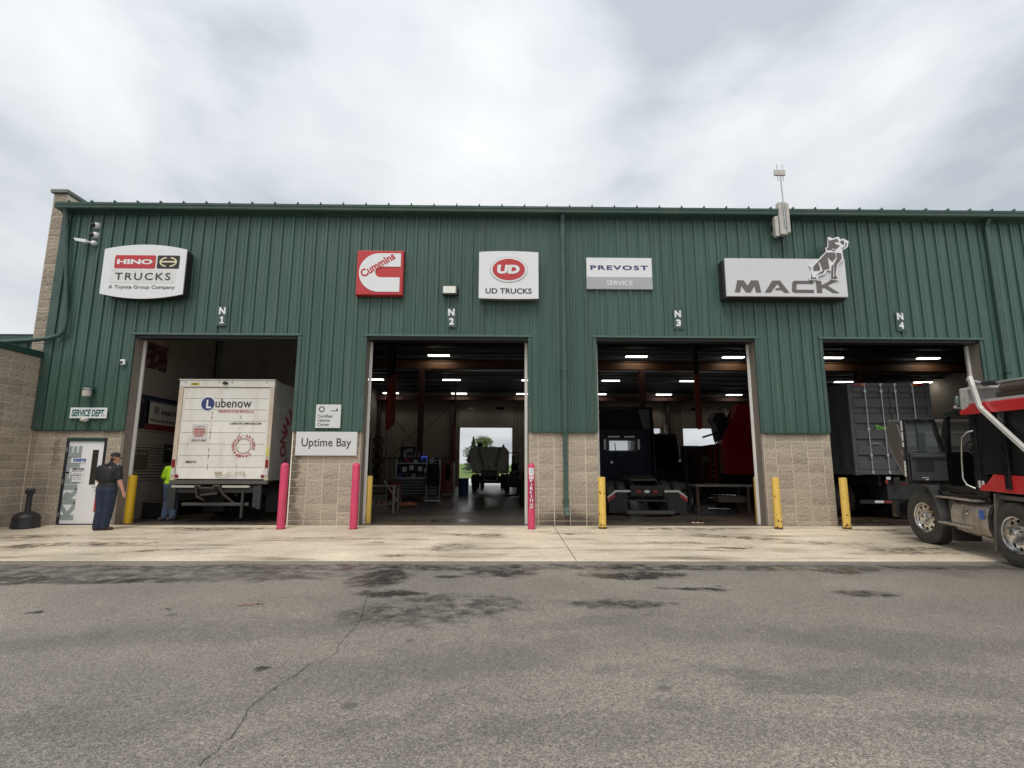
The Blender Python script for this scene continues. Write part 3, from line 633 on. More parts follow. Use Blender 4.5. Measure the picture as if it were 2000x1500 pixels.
flat('grey_panel', rrect(-.39*k, .395*k, -.32, .05, .02), Yf-.001, mat('panel_cream', (.69, .69, .67), .45), s, .003)
text('TRUCKS', .67*k, .20, (0, Yf-.005, -.14), s, M_INK, bold=.012, space=1.25); text('A Toyota Group Company', .80*k, .125, (0, Yf-.001, -.44), s, M_INK, bold=.01)
# 2: red square
x0, x1, z0, z1 = rect_px((698, 489), (786, 576), -.22); cx, cz = (x0+x1)/2, (z0+z1)/2; a = (x1-x0)/2
s = thing('engine_sign', 'square red sign with big white letter C and red Cummins lettering', 'sign', (cx, 0, cz))
g = MB(); g.box(-a, a, -.17, -.055, -a, a); part('cabinet', g, mat('sign_red_side', (.33, .02, .025), .45), s, bevel=.01)
g = MB(); g.box(-a*.985, a*.985, -.22, -.171, -a*.985, a*.985); part('face', g, M_RED, s, bevel=.012)
def clg(n=26):      # the big C
    o = [(a*.88, a*.86), (a*.0, a*.86)] + [(-.02*a+.86*a*math.cos(R(90+180*i/n)), .86*a*math.sin(R(90+180*i/n))) for i in range(1, n)] + [(0, -a*.86), (a*.86, -a*.86), (a*.86, -a*.22)]
    o += [(a*.05, -a*.22)] + [(.05*a+.24*a*math.cos(R(270-180*i/n)), .02*a+.24*a*math.sin(R(270-180*i/n))) for i in range(n+1)] + [(a*.88, a*.26)]
    return o
flat('letter', clg(), -.221, M_SIGNW, s, .012)
text('Cummins', 1.62*a, .36*a, (-.10*a, -.2335, .34*a), s, M_RED, bold=.03, rot=33)
# 3: UD
x0, x1, z0, z1 = rect_px((936, 492), (1052, 583), -.30); cx, cz = (x0+x1)/2, (z0+z1)/2; w = x1-x0; h = z1-z0
s = thing('dealer_sign', 'white square sign with red oval emblem above UD TRUCKS lettering', 'sign', (cx, 0, cz))
g = MB(); g.prism(arc_rect(w*.97, h*.97, .02, .01), 'y', -.26, -.055); part('cabinet', g, mat('sign_side_grey', (.16, .155, .14), .5), s)
g = MB(); g.prism(arc_rect(w, h, .03, .015), 'y', -.30, -.261); part('face', g, M_SIGNW, s)
flat('emblem_edge', ell(0, .15, .50, .36), -.301, M_GREYP, s); flat('emblem_rim', ell(0, .15, .485, .345), -.308, M_SIGNW, s); flat('emblem', ell(0, .15, .43, .295), -.315, M_RED, s)
text('UD', .60, .25, (-.01, -.322, .15), s, M_SIGNW, bold=.06, shear=.1); text('UD TRUCKS', 1.22, .15, (0, -.301, -.44), s, M_INK, bold=.02)
# 4: PREVOST
x0, x1, z0, z1 = rect_px((1145, 503), (1275, 565), -.10); w = x1-x0; h = z1-z0
s = thing('dealer_sign', 'flat white and grey sign reading PREVOST SERVICE', 'sign', ((x0+x1)/2, 0, (z0+z1)/2))
g = MB(); g.box(-w/2, w/2, -.10, -.055, -h/2, h/2); part('face', g, M_SIGNW, s, bevel=.004, seg=1)
flat('grey_band', [(-w/2+.004, -h/2+.004), (w/2-.004, -h/2+.004), (w/2-.004, -h*.12), (-w/2+.004, -h*.12)], -.101, M_GREYP, s, .003)
text('PREVOST', w*.88, .13, (0, -.101, h*.18), s, M_NAVY, bold=.03, space=1.2); text('SERVICE', w*.40, .13, (0, -.105, -h*.31), s, M_SIGNW, bold=.02)
# 5: MACK
x0, x1, z0, z1 = rect_px((1415, 504), (1657, 580), -.44); w = x1-x0; h = z1-z0; cx, cz = (x0+x1)/2, (z0+z1)/2
s = thing('dealer_sign', 'long white sign on black cabinet reading MACK with standing dog emblem', 'sign', (cx, 0, cz))
g = MB(); g.box(-w/2-.03, w/2+.03, -.34, -.055, -h/2-.03, h/2-.02); part('cabinet', g, M_SIGNDK, s, bevel=.01)
g = MB(); g.box(-w/2, w/2, -.44, -.38, -h/2, h/2); part('face', g, M_SIGNW2, s, bevel=.008)
g = MB(); g.box(-w/2+.1, w/2-.1, -.38, -.34, -h/2+.08, h/2-.08); part('spacer', g, M_SIGNDK, s)
def loc(px, py, Y): q = P(px, py, Y); return (q.x-cx, q.z-cz)
def glyph(pts, u0, u1, v0, v1): return [(u0+(u1-u0)*a, v0+(v1-v0)*b) for a, b in pts]
la, lb = loc(1435.2, 571, -.441), loc(1637.5, 549, -.441); U = lambda t: la[0] + (lb[0]-la[0])*t
GM = [(0, 0), (.12, 1), (.36, 1), (.5, .55), (.64, 1), (.92, 1), (1, 0), (.80, 0), (.76, .55), (.60, 0), (.42, 0), (.26, .55), (.20, 0)]
GA = [(0, 0), (.34, 1), (.66, 1), (1, 0), (.78, 0), (.70, .20), (.42, .20), (.48, .38), (.64, .38), (.54, .72), (.24, 0)]
GC = [(1, 0), (.10, 0), (0, .14), (.04, .86), (.14, 1), (1, 1), (1, .74), (.24, .74), (.20, .26), (1, .26)]
GK = [(0, 0), (0, 1), (.24, 1), (.24, .66), (.62, 1), (.92, 1), (.50, .60), (1, 0), (.70, 0), (.34, .44), (.24, .36), (.24, 0)]
for gl, a, b in ((GM, 0, .252), (GA, .285, .52), (GC, .547, .755), (GK, .783, 1)): flat('letter', glyph(gl, U(a), U(b), la[1], lb[1]), -.441, M_BROWNP, s)
def dog(pts, Y): return [loc(1560+x/6, 355+y/6, Y) for x, y in pts]
DO = [(340,650),(365,652),(388,668),(450,648),(470,655),(485,680),(515,668),(580,700),(570,765),(545,785),(510,797),(508,830),(522,910),(465,968),(445,1085),(470,1140),(465,1155),(370,1150),(365,1135),(378,1050),(330,1032),(305,1083),(225,1110),(222,1140),(215,1155),(125,1150),(120,1135),(150,1020),(120,985),(135,970),(165,975),(318,820),(312,775),(335,765)]
em = link('emblem', None, s)
def sub(name, poly, y, m, th): g = MB(); g.prism(poly, 'y', y-th, y); return part(name, g, m, em)
sub('outline', dog(DO, -.47), -.455, M_SIGNW, .03)
q = MB(); q.prism(dog([(p[0]*.985+5, p[1]*.99+8) for p in DO if p[1] < 905] , -.40), 'y', -.45, -.30); part('emblem_back', q, mat('emblem_side', (.10, .12, .11), .6), s)
for pl in ([(348,672),(362,690),(395,682),(448,664),(462,690),(470,708),(425,702),(430,730),(485,748),(440,790),(395,778),(385,800),(330,800),(332,776),(348,765)],
           [(487,695),(516,685),(535,700),(530,740),(488,716)], [(500,775),(540,762),(552,712),(565,715),(556,755),(535,772),(505,785)], [(390,795),(425,795),(430,808),(388,808)],
           [(325,828),(425,828),(438,885),(395,940),(338,882),(362,1015),(305,1030),(290,1058),(262,985),(248,942),(228,945),(250,1005),(250,1040),(175,1045),(168,1000),(180,985)],
           [(440,830),(497,838),(505,900),(452,965),(432,1085),(460,1136),(418,1128),(415,960),(448,895)], [(385,985),(408,965),(405,1110),(440,1140),(378,1138)], [(300,1045),(285,1070),(215,1090),(190,1105),(265,1050)], [(150,1060),(160,1122),(205,1120),(212,1140),(140,1138)]):
    sub('inlay', dog(pl, -.49), -.486, M_BROWNP, .006)
# small wall signs
def board(tl, br, Y, name, label, m=M_SIGNW, back=-.055):
    x0, x1, z0, z1 = rect_px(tl, br, Y); s = thing(name, label, 'sign', ((x0+x1)/2, 0, (z0+z1)/2)); w, h = x1-x0, z1-z0
    g = MB(); g.box(-w/2, w/2, Y, back, -h/2, h/2); part('face', g, m, s, bevel=.004, seg=1); return s, w, h
s, w, h = board((618, 790), (664, 836), -.085, 'wall_sign', 'small square white Certified Uptime Center sign above the longer bay sign', M_SIGNW2)
text('Certified\nUptime\nCenter', w*.58, h*.48, (-w*.12, -.086, -h*.17), s, M_INK, bold=.006, linesp=1.0, align='LEFT'); flat('emblem', ring(-w*.27, h*.30, .075, .075, .022, 0, 359, 24), -.087, M_INK, s, .003); flat('emblem', [(w*.06, h*.22), (w*.38, h*.22), (w*.36, h*.36), (w*.30, h*.25), (w*.06, h*.235)], -.087, M_INK, s, .003)
s, w, h = board((579, 843), (696, 890), -.065, 'wall_sign', 'wide white Uptime Bay sign fixed across the top of the block pier', M_SIGNW2, -.012)
text('Uptime Bay', w*.81, h*.46, (0, -.066, 0), s, M_INK, bold=.006)
s, w, h = board((138, 796), (207, 817), -.085, 'wall_sign', 'white SERVICE DEPT. sign above the entrance door', M_SIGNW)
text('SERVICE DEPT.', w*.9, h*.66, (0, -.086, 0), s, mat('green_ink', (.01, .12, .10), .5, var=.02), bold=.03, shear=.12)
for i, (x, y) in enumerate(((434, 616), (882, 619), (1325, 622), (1760, 627))):
    c = P(x, y, -.07); s = thing('bay_number', 'green bay number plate reading N %s' % ('1 above the box truck', '2 below the floodlight', '3 left of the long dog sign', '4 nearest the right edge')[i], 'sign', (c.x, 0, c.z), group='bay number plates')
    g = MB(); g.box(-.13, .13, -.065, -.052, -.28, .26); part('plate', g, M_GTRIM, s); text('N', .17, .19, (-.01, -.066, .13), s, M_SIGNW, bold=.05); text(str(i+1), .13, .19, (0, -.066, -.12), s, M_SIGNW, bold=.05) if i else flat('lettering', [(-.055, -.215), (.055, -.215), (.055, -.185), (.025, -.185), (.025, -.025), (-.005, -.025), (-.055, -.065), (-.05, -.095), (-.015, -.075), (-.015, -.185), (-.055, -.185)], -.066, M_SIGNW, s, .004)
# floodlight, cameras, boxes and the antenna
c = P(879, 567, -.12); s = thing('floodlight', 'black framed square floodlight on the wall above bay N 2', 'light', (c.x, 0, c.z))
g = MB(); g.hexa([(-.22, -.20, -.14), (.20, -.20, -.14), (.22, -.055, -.13), (-.20, -.055, -.13), (-.22, -.14, .14), (.20, -.14, .14), (.22, -.055, .13), (-.20, -.055, .13)]); part('housing', g, M_SIGNDK, s, bevel=.012)
g = MB(); g.hexa([(-.175, -.205, -.10), (.155, -.205, -.10), (.155, -.19, -.10), (-.175, -.19, -.10), (-.175, -.160, .10), (.155, -.160, .10), (.155, -.145, .10), (-.175, -.145, .10)]); part('lens', g, mat('lens_grey', (.55, .55, .50), .25), s)
for i, (x, y) in enumerate(((186, 438), (183, 457))):
    c = P(x, y, -.12); s = thing('dome_camera', ('upper' if i == 0 else 'lower') + ' of two white dome cameras near the top left corner', 'camera', (c.x, 0, c.z))
    g = MB(); g.lathe([(.005, -.13), (.045, -.13), (.08, -.09), (.095, -.04), (.095, .07), (.085, .075)], (0, 0, 0), (.25, .9, .12), 20); part('shell', g, M_SIGNW, s, 40)
    g = MB(); g.sphere((-.045, -.125, -.02), .062, 16, 10); part('dome', g, mat('black_gloss', (.01, .01, .012), .1), s, 60)
c = P(183, 475, -.1); s = thing('bullet_camera', 'white bullet camera on ball mount below the dome cameras', 'camera', (c.x, 0, c.z))
g = MB(); g.sphere((0, -.10, 0), .07, 16, 10); g.cyl((0, -.1, 0), (0, -.055, 0), .07); part('mount', g, M_SIGNW, s, 40)
g = MB(); g.tube([(-.03, -.14, .0), (-.14, -.2, .02)], .018, 8); g.hexa([(-.36, -.26, .0), (-.12, -.22, -.03), (-.12, -.12, -.03), (-.34, -.16, .0), (-.42, -.27, .08), (-.12, -.22, .06), (-.12, -.12, .06), (-.40, -.16, .08)]); part('barrel', g, M_SIGNW, s)
g = MB(); g.cyl((-.37, -.21, .03), (-.33, -.205, .025), .035); part('lens', g, M_BLACK, s)
c = P(239, 707, -.1); s = thing('sensor_box', 'small white sensor box beside the left bay opening', 'sensor', (c.x, 0, c.z))
g = MB(); g.box(-.06, .06, -.11, -.052, -.07, .07); part('case', g, M_SIGNW, s, bevel=.01); g = MB(); g.box(-.065, .015, -.12, -.1102, -.045, .02); part('bracket', g, M_BLACK, s)
c = P(172, 766, -.15); s = thing('wall_light', 'glass jar wall light above the SERVICE DEPT. sign', 'light', (c.x, 0, c.z))
g = MB(); g.box(-.10, .09, -.12, -.055, .02, .17); part('back_box', g, M_DGREEN, s, bevel=.008)
g = MB(); g.lathe([(.005, -.11), (.09, -.11), (.10, -.02), (.10, .03), (.07, .05), (.005, .05)], (0, -.19, 0), (0, 0, 1), 20); part('jar', g, mat('jar_glass', (.55, .53, .47), .15), s, 40)
g = MB(); g.lathe([(.005, .055), (.105, .05), (.105, .085), (.06, .11), (.005, .11)], (0, -.19, 0), (0, 0, 1), 20); part('cap', g, M_STEEL, s, 40)
c = P(166, 820, -.12); s = thing('emergency_light', 'cream twin emergency light just below the SERVICE DEPT. sign', 'light', (c.x, 0, c.z))
g = MB(); g.sphere((-.02, -.12, 0), .07, 14, 8, (1.6, .8, .65)); part('body', g, mat('cream_plastic', (.6, .55, .45), .4), s, 60)
g = MB(); g.cyl((.06, -.165, -.005), (.07, -.2, -.015), .045, .04); part('lamp', g, M_GREYP, s, 40)
s = thing('antenna_unit', 'pale metal antenna unit with mast clamped across the roof gutter', 'antenna', (7.50, -.33, 7.64))
for x0, x1, z0, z1, y0 in ((-.10, .10, .02, .95, -.05), (.115, .19, .08, .93, -.03), (-.22, -.12, -.02, .55, -.02)):
    g = MB(); g.box(x0, x1, y0, .12, z0, z1); part('case', g, mat('case_grey', (.50, .48, .44), .5), s, bevel=.01)
g = MB(); g.cyl((.03, -.075, .2), (.0, -.075, 1.75), .018, n=10); g.cyl((.09, -.075, .06), (.05, -.075, .9), .012, n=8); part('mast', g, M_STEEL, s)
g = MB(); g.box(-.17, .13, -.11, -.05, 1.70, 1.86); part('head_box', g, mat('case_grey', (.5, .48, .44)), s, bevel=.01)
for x in (-.08, .07): g = MB(); g.cyl((x, -.08, 1.55), (x, -.08, 2.02), .012, n=8); part('rod', g, M_STEEL, s)
g = MB(); g.box(-.2, .2, .12, .275, .1, .2); g.box(-.2, .2, .12, .275, .40, .5); part('bracket', g, M_STEEL, s)

# ------------------------------------------------------------------ bollards
M_PINK = mat('pink_sleeve', (.62, .055, .135), .5, var=.12, scale=3, dirt=((.24, .06, .08), .5, 9, (1, 1, .25)))
M_YEL = mat('yellow_paint', (.74, .50, .11), .5, var=.07, dirt=((.25, .15, .05), .25, 14, (1, 1, 1)))
M_YEL2 = mat('bright_yellow_paint', (.60, .36, .01), .45, var=.05)
M_RUSTP = mat('rust_patch', (.11, .05, .02), .9, var=.3, scale=20)
def bollard(x, y, h, r, m, label, dome=True, group=None, rust=0, name='bollard'):
    s = thing(name, label, 'bollard', (x, y, gz(y)-.01), 0, group); g = MB()
    pr = [(r*1.0, 0), (r, h-(r*.85 if dome else .03))] + ([(r*math.cos(R(a)), h-r*.85+r*.85*math.sin(R(a))) for a in (20, 40, 60, 75, 89)] if dome else [(r*.96, h-.008), (r*.86, h), (.003, h+.006)])
    if not dome: pr[-2:] = [(r*.86, h), (.003, h)]
    g.lathe(pr, (0, 0, 0), (0, 0, 1), 28); part('sleeve' if dome else 'post', g, m, s, 35)
    q = MB(); q.lathe([(r+.022, .004), (r+.012, .014), (r+.001, .016)], (0, 0, 0), (0, 0, 1), 24); part('contact_shade_ring', q, mat('contact_shade_dark', (.035, .028, .022), .9), s)  # added dark ring round the foot, its colour standing in for contact shade
    if rust:
        for k in range(rust):
            a = R(random.uniform(215, 325)); z = random.choice((random.uniform(.02, .3), random.uniform(.02, .12), random.uniform(.1, .9))); q = MB(); sz = random.uniform(.008, .022)
            cx, cy = (r+.001)*math.cos(a), (r+.001)*math.sin(a); tx, ty = -math.sin(a), math.cos(a)
            q.prism([(sz*math.cos(2*math.pi*i/7)*random.uniform(.5, 1.2), sz*math.sin(2*math.pi*i/7)*random.uniform(.6, 2.0)) for i in range(7)], 'y', -.0015, .0); 
            q.v = [(cx+tx*v[0]+math.cos(a)*-v[1], cy+ty*v[0]+math.sin(a)*-v[1], z+v[2]) for v in q.v]; part('rust_chip', q, M_RUSTP, s)
        q = MB(); q.lathe([(r+.008, 0), (r+.006, .02), (r+.0015, .05)], (0, 0, 0), (0, 0, 1), 20); part('rust_foot', q, M_RUSTP, s)
    return s
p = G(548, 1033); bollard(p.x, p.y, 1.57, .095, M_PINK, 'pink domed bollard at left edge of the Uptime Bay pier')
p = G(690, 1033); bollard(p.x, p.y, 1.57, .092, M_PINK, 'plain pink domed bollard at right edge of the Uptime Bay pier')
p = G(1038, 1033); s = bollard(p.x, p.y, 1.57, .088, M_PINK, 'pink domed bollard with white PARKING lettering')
ang = -(p.x/ (p.y+CAM_D)) 
M_DPINK = mat('dark_pink', (.36, .03, .09), .5)
def wrap(mesh_obj, r):
    for v in mesh_obj.data.vertices: a = v.co.x/r; v.co.x, v.co.y = r*math.sin(a), -r*math.cos(a)
def wrapped(poly_or_text, r, m, name, parent):
    o = poly_or_text; o.name = name; wrap(o, r); return o
def wrap_patch(z0, z1, hw, r, m, name):
    g = MB(); n = 10
    for i in range(n+1):
        a = (-hw + 2*hw*i/n)/r
        for z in (z0, z1): g.v.append((r*math.sin(a), -r*math.cos(a), z))
    for i in range(n): g.f.append([2*i, 2*i+2, 2*i+3, 2*i+1]); g.mi.append(0)
    return part(name, g, m, s)
wrap_patch(.50, 1.20, .075, .0885, M_DPINK, 'decal'); wrap_patch(1.29, 1.46, .072, .0887, M_SIGNW, 'label_plate'); wrap_patch(1.20, 1.235, .072, .0887, M_SIGNW, 'stripe'); wrap_patch(1.25, 1.275, .060, .0887, M_SIGNW, 'stripe')
for i, ch in enumerate('PARKING'): o = text(ch, .022 if ch == 'I' else .075, .072, (0, 0, 1.155-i*.093), s, M_SIGNW, bold=.05); wrap(o, .0895)
o = text('ONLY', .10, .045, (0, 0, .525), s, M_SIGNW, bold=.04); wrap(o, .0895)
for k, (t, z) in enumerate((('CUSTOMER', 1.43), ('TRUCK', 1.39), ('SERVICE', 1.345))): o = text(t, .09, .022, (0, 0, z), s, M_INK); wrap(o, .0895)
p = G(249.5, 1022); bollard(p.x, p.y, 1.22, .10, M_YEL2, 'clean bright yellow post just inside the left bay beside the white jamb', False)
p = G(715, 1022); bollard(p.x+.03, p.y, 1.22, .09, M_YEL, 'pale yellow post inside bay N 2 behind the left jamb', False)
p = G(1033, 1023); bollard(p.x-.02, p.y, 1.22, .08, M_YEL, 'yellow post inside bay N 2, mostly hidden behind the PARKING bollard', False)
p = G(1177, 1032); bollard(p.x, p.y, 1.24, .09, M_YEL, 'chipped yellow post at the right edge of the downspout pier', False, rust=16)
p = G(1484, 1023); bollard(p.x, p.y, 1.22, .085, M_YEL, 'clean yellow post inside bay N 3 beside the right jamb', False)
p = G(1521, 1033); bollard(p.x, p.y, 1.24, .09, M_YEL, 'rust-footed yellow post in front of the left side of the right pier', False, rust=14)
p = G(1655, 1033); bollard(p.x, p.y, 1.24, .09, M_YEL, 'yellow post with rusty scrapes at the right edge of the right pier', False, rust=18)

# ------------------------------------------------------------------ entrance door
s = thing('entrance_door', 'white steel service door with grey vertical KRIETE lettering', 'door', ((DOOR[0]+DOOR[1])/2, 0, 0)); w = DOOR[1]-DOOR[0]-.012; h = DOOR[2]-.006
g = MB(); g.box(-w/2, -w/2+.045, -.02, .14, .0, h); part('frame', g, mat('frame_dark', (.018, .02, .03), .4), s, bevel=.004, seg=1)
g = MB(); g.box(w/2-.045, w/2, -.02, .14, .0, h); part('frame', g, MATS['frame_dark'], s, bevel=.004, seg=1)
g = MB(); g.box(-w/2+.045, w/2-.045, -.02, .14, h-.07, h); part('frame_head', g, M_DGREEN, s, bevel=.004, seg=1)
g = MB(); g.box(-w/2+.048, w/2-.048, .02, .065, .02, h-.073); leaf = part('leaf', g, mat('door_white', (.80, .80, .81), .4, var=.03), s, bevel=.004, seg=1)
g = MB(); g.box(-w/2+.048, w/2-.048, -.02, .12, 0, .018); part('sill', g, M_BLACK, s)
g = MB(); g.box(.17, .32, .012, .02, .98, 1.85); part('window', g, mat('door_glass', (.035, .032, .025), .1), leaf)
flat('window_frame', rrect(.155, .335, .965, 1.865, .01), .0195, mat('door_white', (.7, .7, .71)), leaf, .004)
M_LGREY = mat('pale_grey_print', (.30, .34, .335), .5, var=.06)
text('KRIETE', 1.84, .33, (-.275, .019, 1.03), leaf, M_LGREY, bold=.06, rot=90)
for z0, z1, x0, x1 in ((1.52, 1.63, -.30, .03), (1.22, 1.40, -.30, .02), (1.04, 1.19, -.27, .0)): flat('white_patch', [(x0, z0), (x1, z0), (x1, z1), (x0, z1)], .014, mat('door_white', (.7, .7, .71)), leaf, .001)
text('KRIETE', .31, .07, (-.13, .010, 1.59), leaf, mat('blue_ink', (.02, .10, .36), .5), bold=.05); text('TRUCK CENTERS', .29, .03, (-.13, .010, 1.52), leaf, M_GREYP)
text('SERVICE', .29, .05, (-.14, .010, 1.37), leaf, M_INK, bold=.04); text('DEPARTMENT', .29, .032, (-.14, .010, 1.315), leaf, M_INK)
for t, z in (('Monday-Friday', 1.25), ('7am - Midnight', 1.21), ('Saturday', 1.15), ('7am - 3pm', 1.105), ('920 555 0400', 1.03)): text(t, .2, .028, (-.14, .010, z), leaf, M_INK, bold=.01)
g = MB(); g.cyl((.40, -.03, .92), (.29, -.03, .92), .012, n=8); g.cyl((.40, -.03, .92), (.40, .02, .92), .02, n=10); part('handle', g, M_STEEL, leaf)
for z in (.25, 1.05, 1.85): g = MB(); g.box(-w/2+.03, -w/2+.055, -.03, -.021, z-.055, z+.055); part('hinge', g, M_STEEL, s)
flat('red_patch', [(.36, .30), (.42, .34), (.42, .85), (.36, .80)], .0195, M_RED, leaf, .002)

# ------------------------------------------------------------------ cigarette post
p = G(49, 1031); s = thing('cigarette_post', 'black plastic cigarette receptacle with bulbous base and slim neck by the wall', 'ashtray', (p.x, p.y, gz(p.y)))
g = MB(); g.lathe([(.005, 0), (.27, 0), (.285, .02), (.27, .10), (.262, .26), (.25, .275), (.22, .32), (.13, .37), (.075, .385), (.06, .40), (.055, .78), (.085, .79), (.095, .82), (.095, .89), (.08, .915), (.03, .925), (.005, .926)], (0, 0, 0), (0, 0, 1), 32); part('body', g, M_BLACK, s, 35)
g = MB(); g.cyl((.055, -.066, .85), (.07, -.083, .85), .022, n=12); part('opening', g, mat('void', (.002, .002, .002), .9), s)
# ------------------------------------------------------------------ people
def blob(name, mb, m, parent, voxel=.012, smooth=6, loc=(0, 0, 0)):
    """one continuous skin grown over overlapping tapered volumes"""
    me = mb.mesh('tmp', m); o = link('tmp', me)
    rm = o.modifiers.new('r', 'REMESH'); rm.mode = 'VOXEL'; rm.voxel_size = voxel
    sm = o.modifiers.new('s', 'SMOOTH'); sm.factor = .5; sm.iterations = smooth
    dg = bpy.context.evaluated_depsgraph_get(); dg.update(); me2 = bpy.data.meshes.new_from_object(o.evaluated_get(dg)); bpy.data.objects.remove(o); bpy.data.meshes.remove(me)
    me2.name = name; me2.shade_smooth(); me2.materials.clear(); me2.materials.append(m); return link(name, me2, parent, loc)
M_SKIN = mat('skin', (.52, .27, .19), .5, var=.06); M_SKIN2 = mat('skin_tan', (.30, .15, .10), .5, var=.06)
M_JEAN = mat('jeans', (.017, .028, .056), .85, var=.55, scale=7, bump=1.0, bscale=11); M_JEAN2 = mat('faded_jeans', (.06, .085, .14), .85, var=.3, scale=12, bump=.2, bscale=40)
M_SHIRT = mat('black_shirt', (.012, .012, .014), .75, var=.3, scale=9, bump=.9, bscale=10); M_HIVIS = mat('hivis_yellow', (.45, .80, .02), .7, var=.12, scale=10, bump=.2, bscale=18)
M_BOOT = mat('brown_boot', (.045, .022, .014), .6); M_BOOT2 = mat('tan_boot', (.09, .065, .045), .8); M_CAP = mat('dark_cap', (.022, .022, .024), .85); M_HAIR = mat('short_hair', (.05, .03, .02), .8)
def chain(mb, pts):
    for (a, ra), (b, rb) in zip(pts, pts[1:]): mb.cone2(a, ra, b, rb)
def hand(mb, w, d, up, palm=.085, curl=.5, side=1):
    """palm with four unequal bent fingers and a thumb; w wrist, d direction, up back of the hand"""
    w, d, up = Vector(w), Vector(d).normalized(), Vector(up).normalized(); up = (up-d*up.dot(d)).normalized(); s = d.cross(up)*side
    for k in (-.026, -.009, .009, .026): mb.cone2(w+s*k*.6, .016, w+d*palm+s*k, .0125, 8)
    for k, L in ((-.027, .062), (-.009, .075), (.009, .080), (.026, .070)):
        a = w+d*palm+s*k; b = a+d*L*.5-up*L*.12*curl*2; c = b+d*L*.34-up*L*.42*curl*2; mb.cone2(a, .0105, b, .0095, 8); mb.cone2(b, .0095, c, .0082, 8)
    a = w+d*.025+s*.024; b = a+d*.035+s*.026-up*.012; c = b+d*.030+s*.006-up*.012; mb.cone2(a, .0135, b, .0115, 8); mb.cone2(b, .0115, c, .0095, 8)
def head(mb, c, yaw, pitch=0):
    """c: centre of the skull; face towards yaw (0 = +y, 90 = +x)"""
    f = Vector((math.sin(R(yaw))*math.cos(R(pitch)), math.cos(R(yaw))*math.cos(R(pitch)), math.sin(R(pitch)))); r = Vector((math.cos(R(yaw)), -math.sin(R(yaw)), 0)); u = r.cross(f); c = Vector(c)
    mb.cone2(c-f*.018+u*.022, .094, c+f*.022+u*.018, .086); mb.cone2(c+f*.035-u*.03, .066, c+f*.045-u*.085, .043); mb.cone2(c-f*.01-u*.05, .066, c-f*.005-u*.02, .075)
    mb.cone2(c+f*.098+u*.012, .010, c+f*.118-u*.022, .016, 8); mb.cone2(c+f*.088+u*.035-r*.03, .012, c+f*.088+u*.035+r*.03, .012, 8); mb.cone2(c+f*.088-u*.062-r*.018, .010, c+f*.088-u*.062+r*.018, .010, 8)
    for s_ in (-1, 1): mb.cone2(c+r*s_*.088+u*.015, .018, c+r*s_*.086-u*.03, .014, 8)
    return f, r, u
# the man by the door: seen from behind, facing right along the wall and into the bay
p = G(199, 1036); MAN = thing('person', 'man in dark cap, black short-sleeved shirt and blue jeans standing by the white door', 'person', (p.x, p.y, gz(p.y)))
hip = .95; Hd = Vector((.085, .03, 1.675))
LEGS = {-1: [((-.075, -.01, .92), .125), ((-.085, .0, .52), .085), ((-.105, -.03, .10), .058)], 1: [((.085, .0, .92), .125), ((.075, .03, .52), .085), ((.025, .03, .10), .058)]}
b = MB(); f, r, u = head(b, Hd, 62, -6)
b.cone2((.035, .0, 1.44), .075, (.072, .022, 1.59), .062); b.sphere((0, 0, 1.22), .17, sc=(1.0, .70, 1.5)); b.sphere((0, .0, .98), .155, sc=(1.05, .80, .9))
for s_ in (-1, 1): chain(b, LEGS[s_])
RA = [((.205, .02, 1.42), .062), ((.265, .01, 1.14), .048), ((.345, .04, .90), .034)]; LA = [((-.205, -.0, 1.42), .062), ((-.255, .04, 1.15), .046), ((-.21, .17, .98), .034)]
chain(b, RA); chain(b, LA); hand(b, (.352, .043, .885), (.30, .12, -.9), (.8, -.5, 0), side=-1); hand(b, (-.205, .185, .965), (.2, .7, -.5), (-.8, 0, .3), side=1)
blob('body', b, M_SKIN, MAN, .009, 3)
b = MB(); b.sphere((-.005, -.005, 1.20), .195, sc=(1.0, .74, 1.3)); b.sphere((.0, .02, 1.08), .182, sc=(1.0, .86, .75)); b.cone2((-.16, 0, 1.43), .07, (.16, .01, 1.43), .07); b.cone2((-.08, 0, 1.48), .055, (.10, .0, 1.48), .055); b.sphere((0, .0, 1.33), .185, sc=(1.12, .68, .75)); b.cone2((.03, .0, 1.48), .078, (.045, .005, 1.545), .074)
b.cone2((.20, .02, 1.42), .082, (.245, .012, 1.20), .076); b.cone2((-.20, 0, 1.42), .082, (-.24, .02, 1.20), .076); b.cone2((-.08, 0, .99), .135, (.08, 0, .99), .135)
blob('shirt', b, M_SHIRT, MAN, .012, 4)
b = MB(); b.cone2((-.085, -.0, .93), .145, (.085, .0, .93), .145)
for s_ in (-1, 1): chain(b, [(q, rr+.022+(.012 if i == 2 else 0)) for i, (q, rr) in enumerate(LEGS[s_])])
blob('jeans', b, M_JEAN, MAN, .012, 4)
for s_, q in ((-1, (-.105, -.03)), (1, (.025, .03))):
    b = MB(); b.cone2((q[0]-.03, q[1]-.02, .05), .05, (q[0]+.13, q[1]+.045, .04), .042); b.cone2((q[0], q[1], .10), .052, (q[0], q[1], .05), .055); b.v = [(x, y, max(z, .004)) for x, y, z in b.v]; blob('boot', b, M_BOOT, MAN, .010, 3)
b = MB(); b.sphere(Hd+u*.035-f*.004, .106, 18, 12, (1, 1, .86)); b.v = [v for v in b.v]; cap = blob('cap', b, M_CAP, MAN, .01, 2)
for v in list(cap.data.vertices):
    q = Vector(v.co) - (Hd + u*.012); dd = q.dot(u)
    if dd < 0: v.co = Vector(v.co) - u*dd*.96
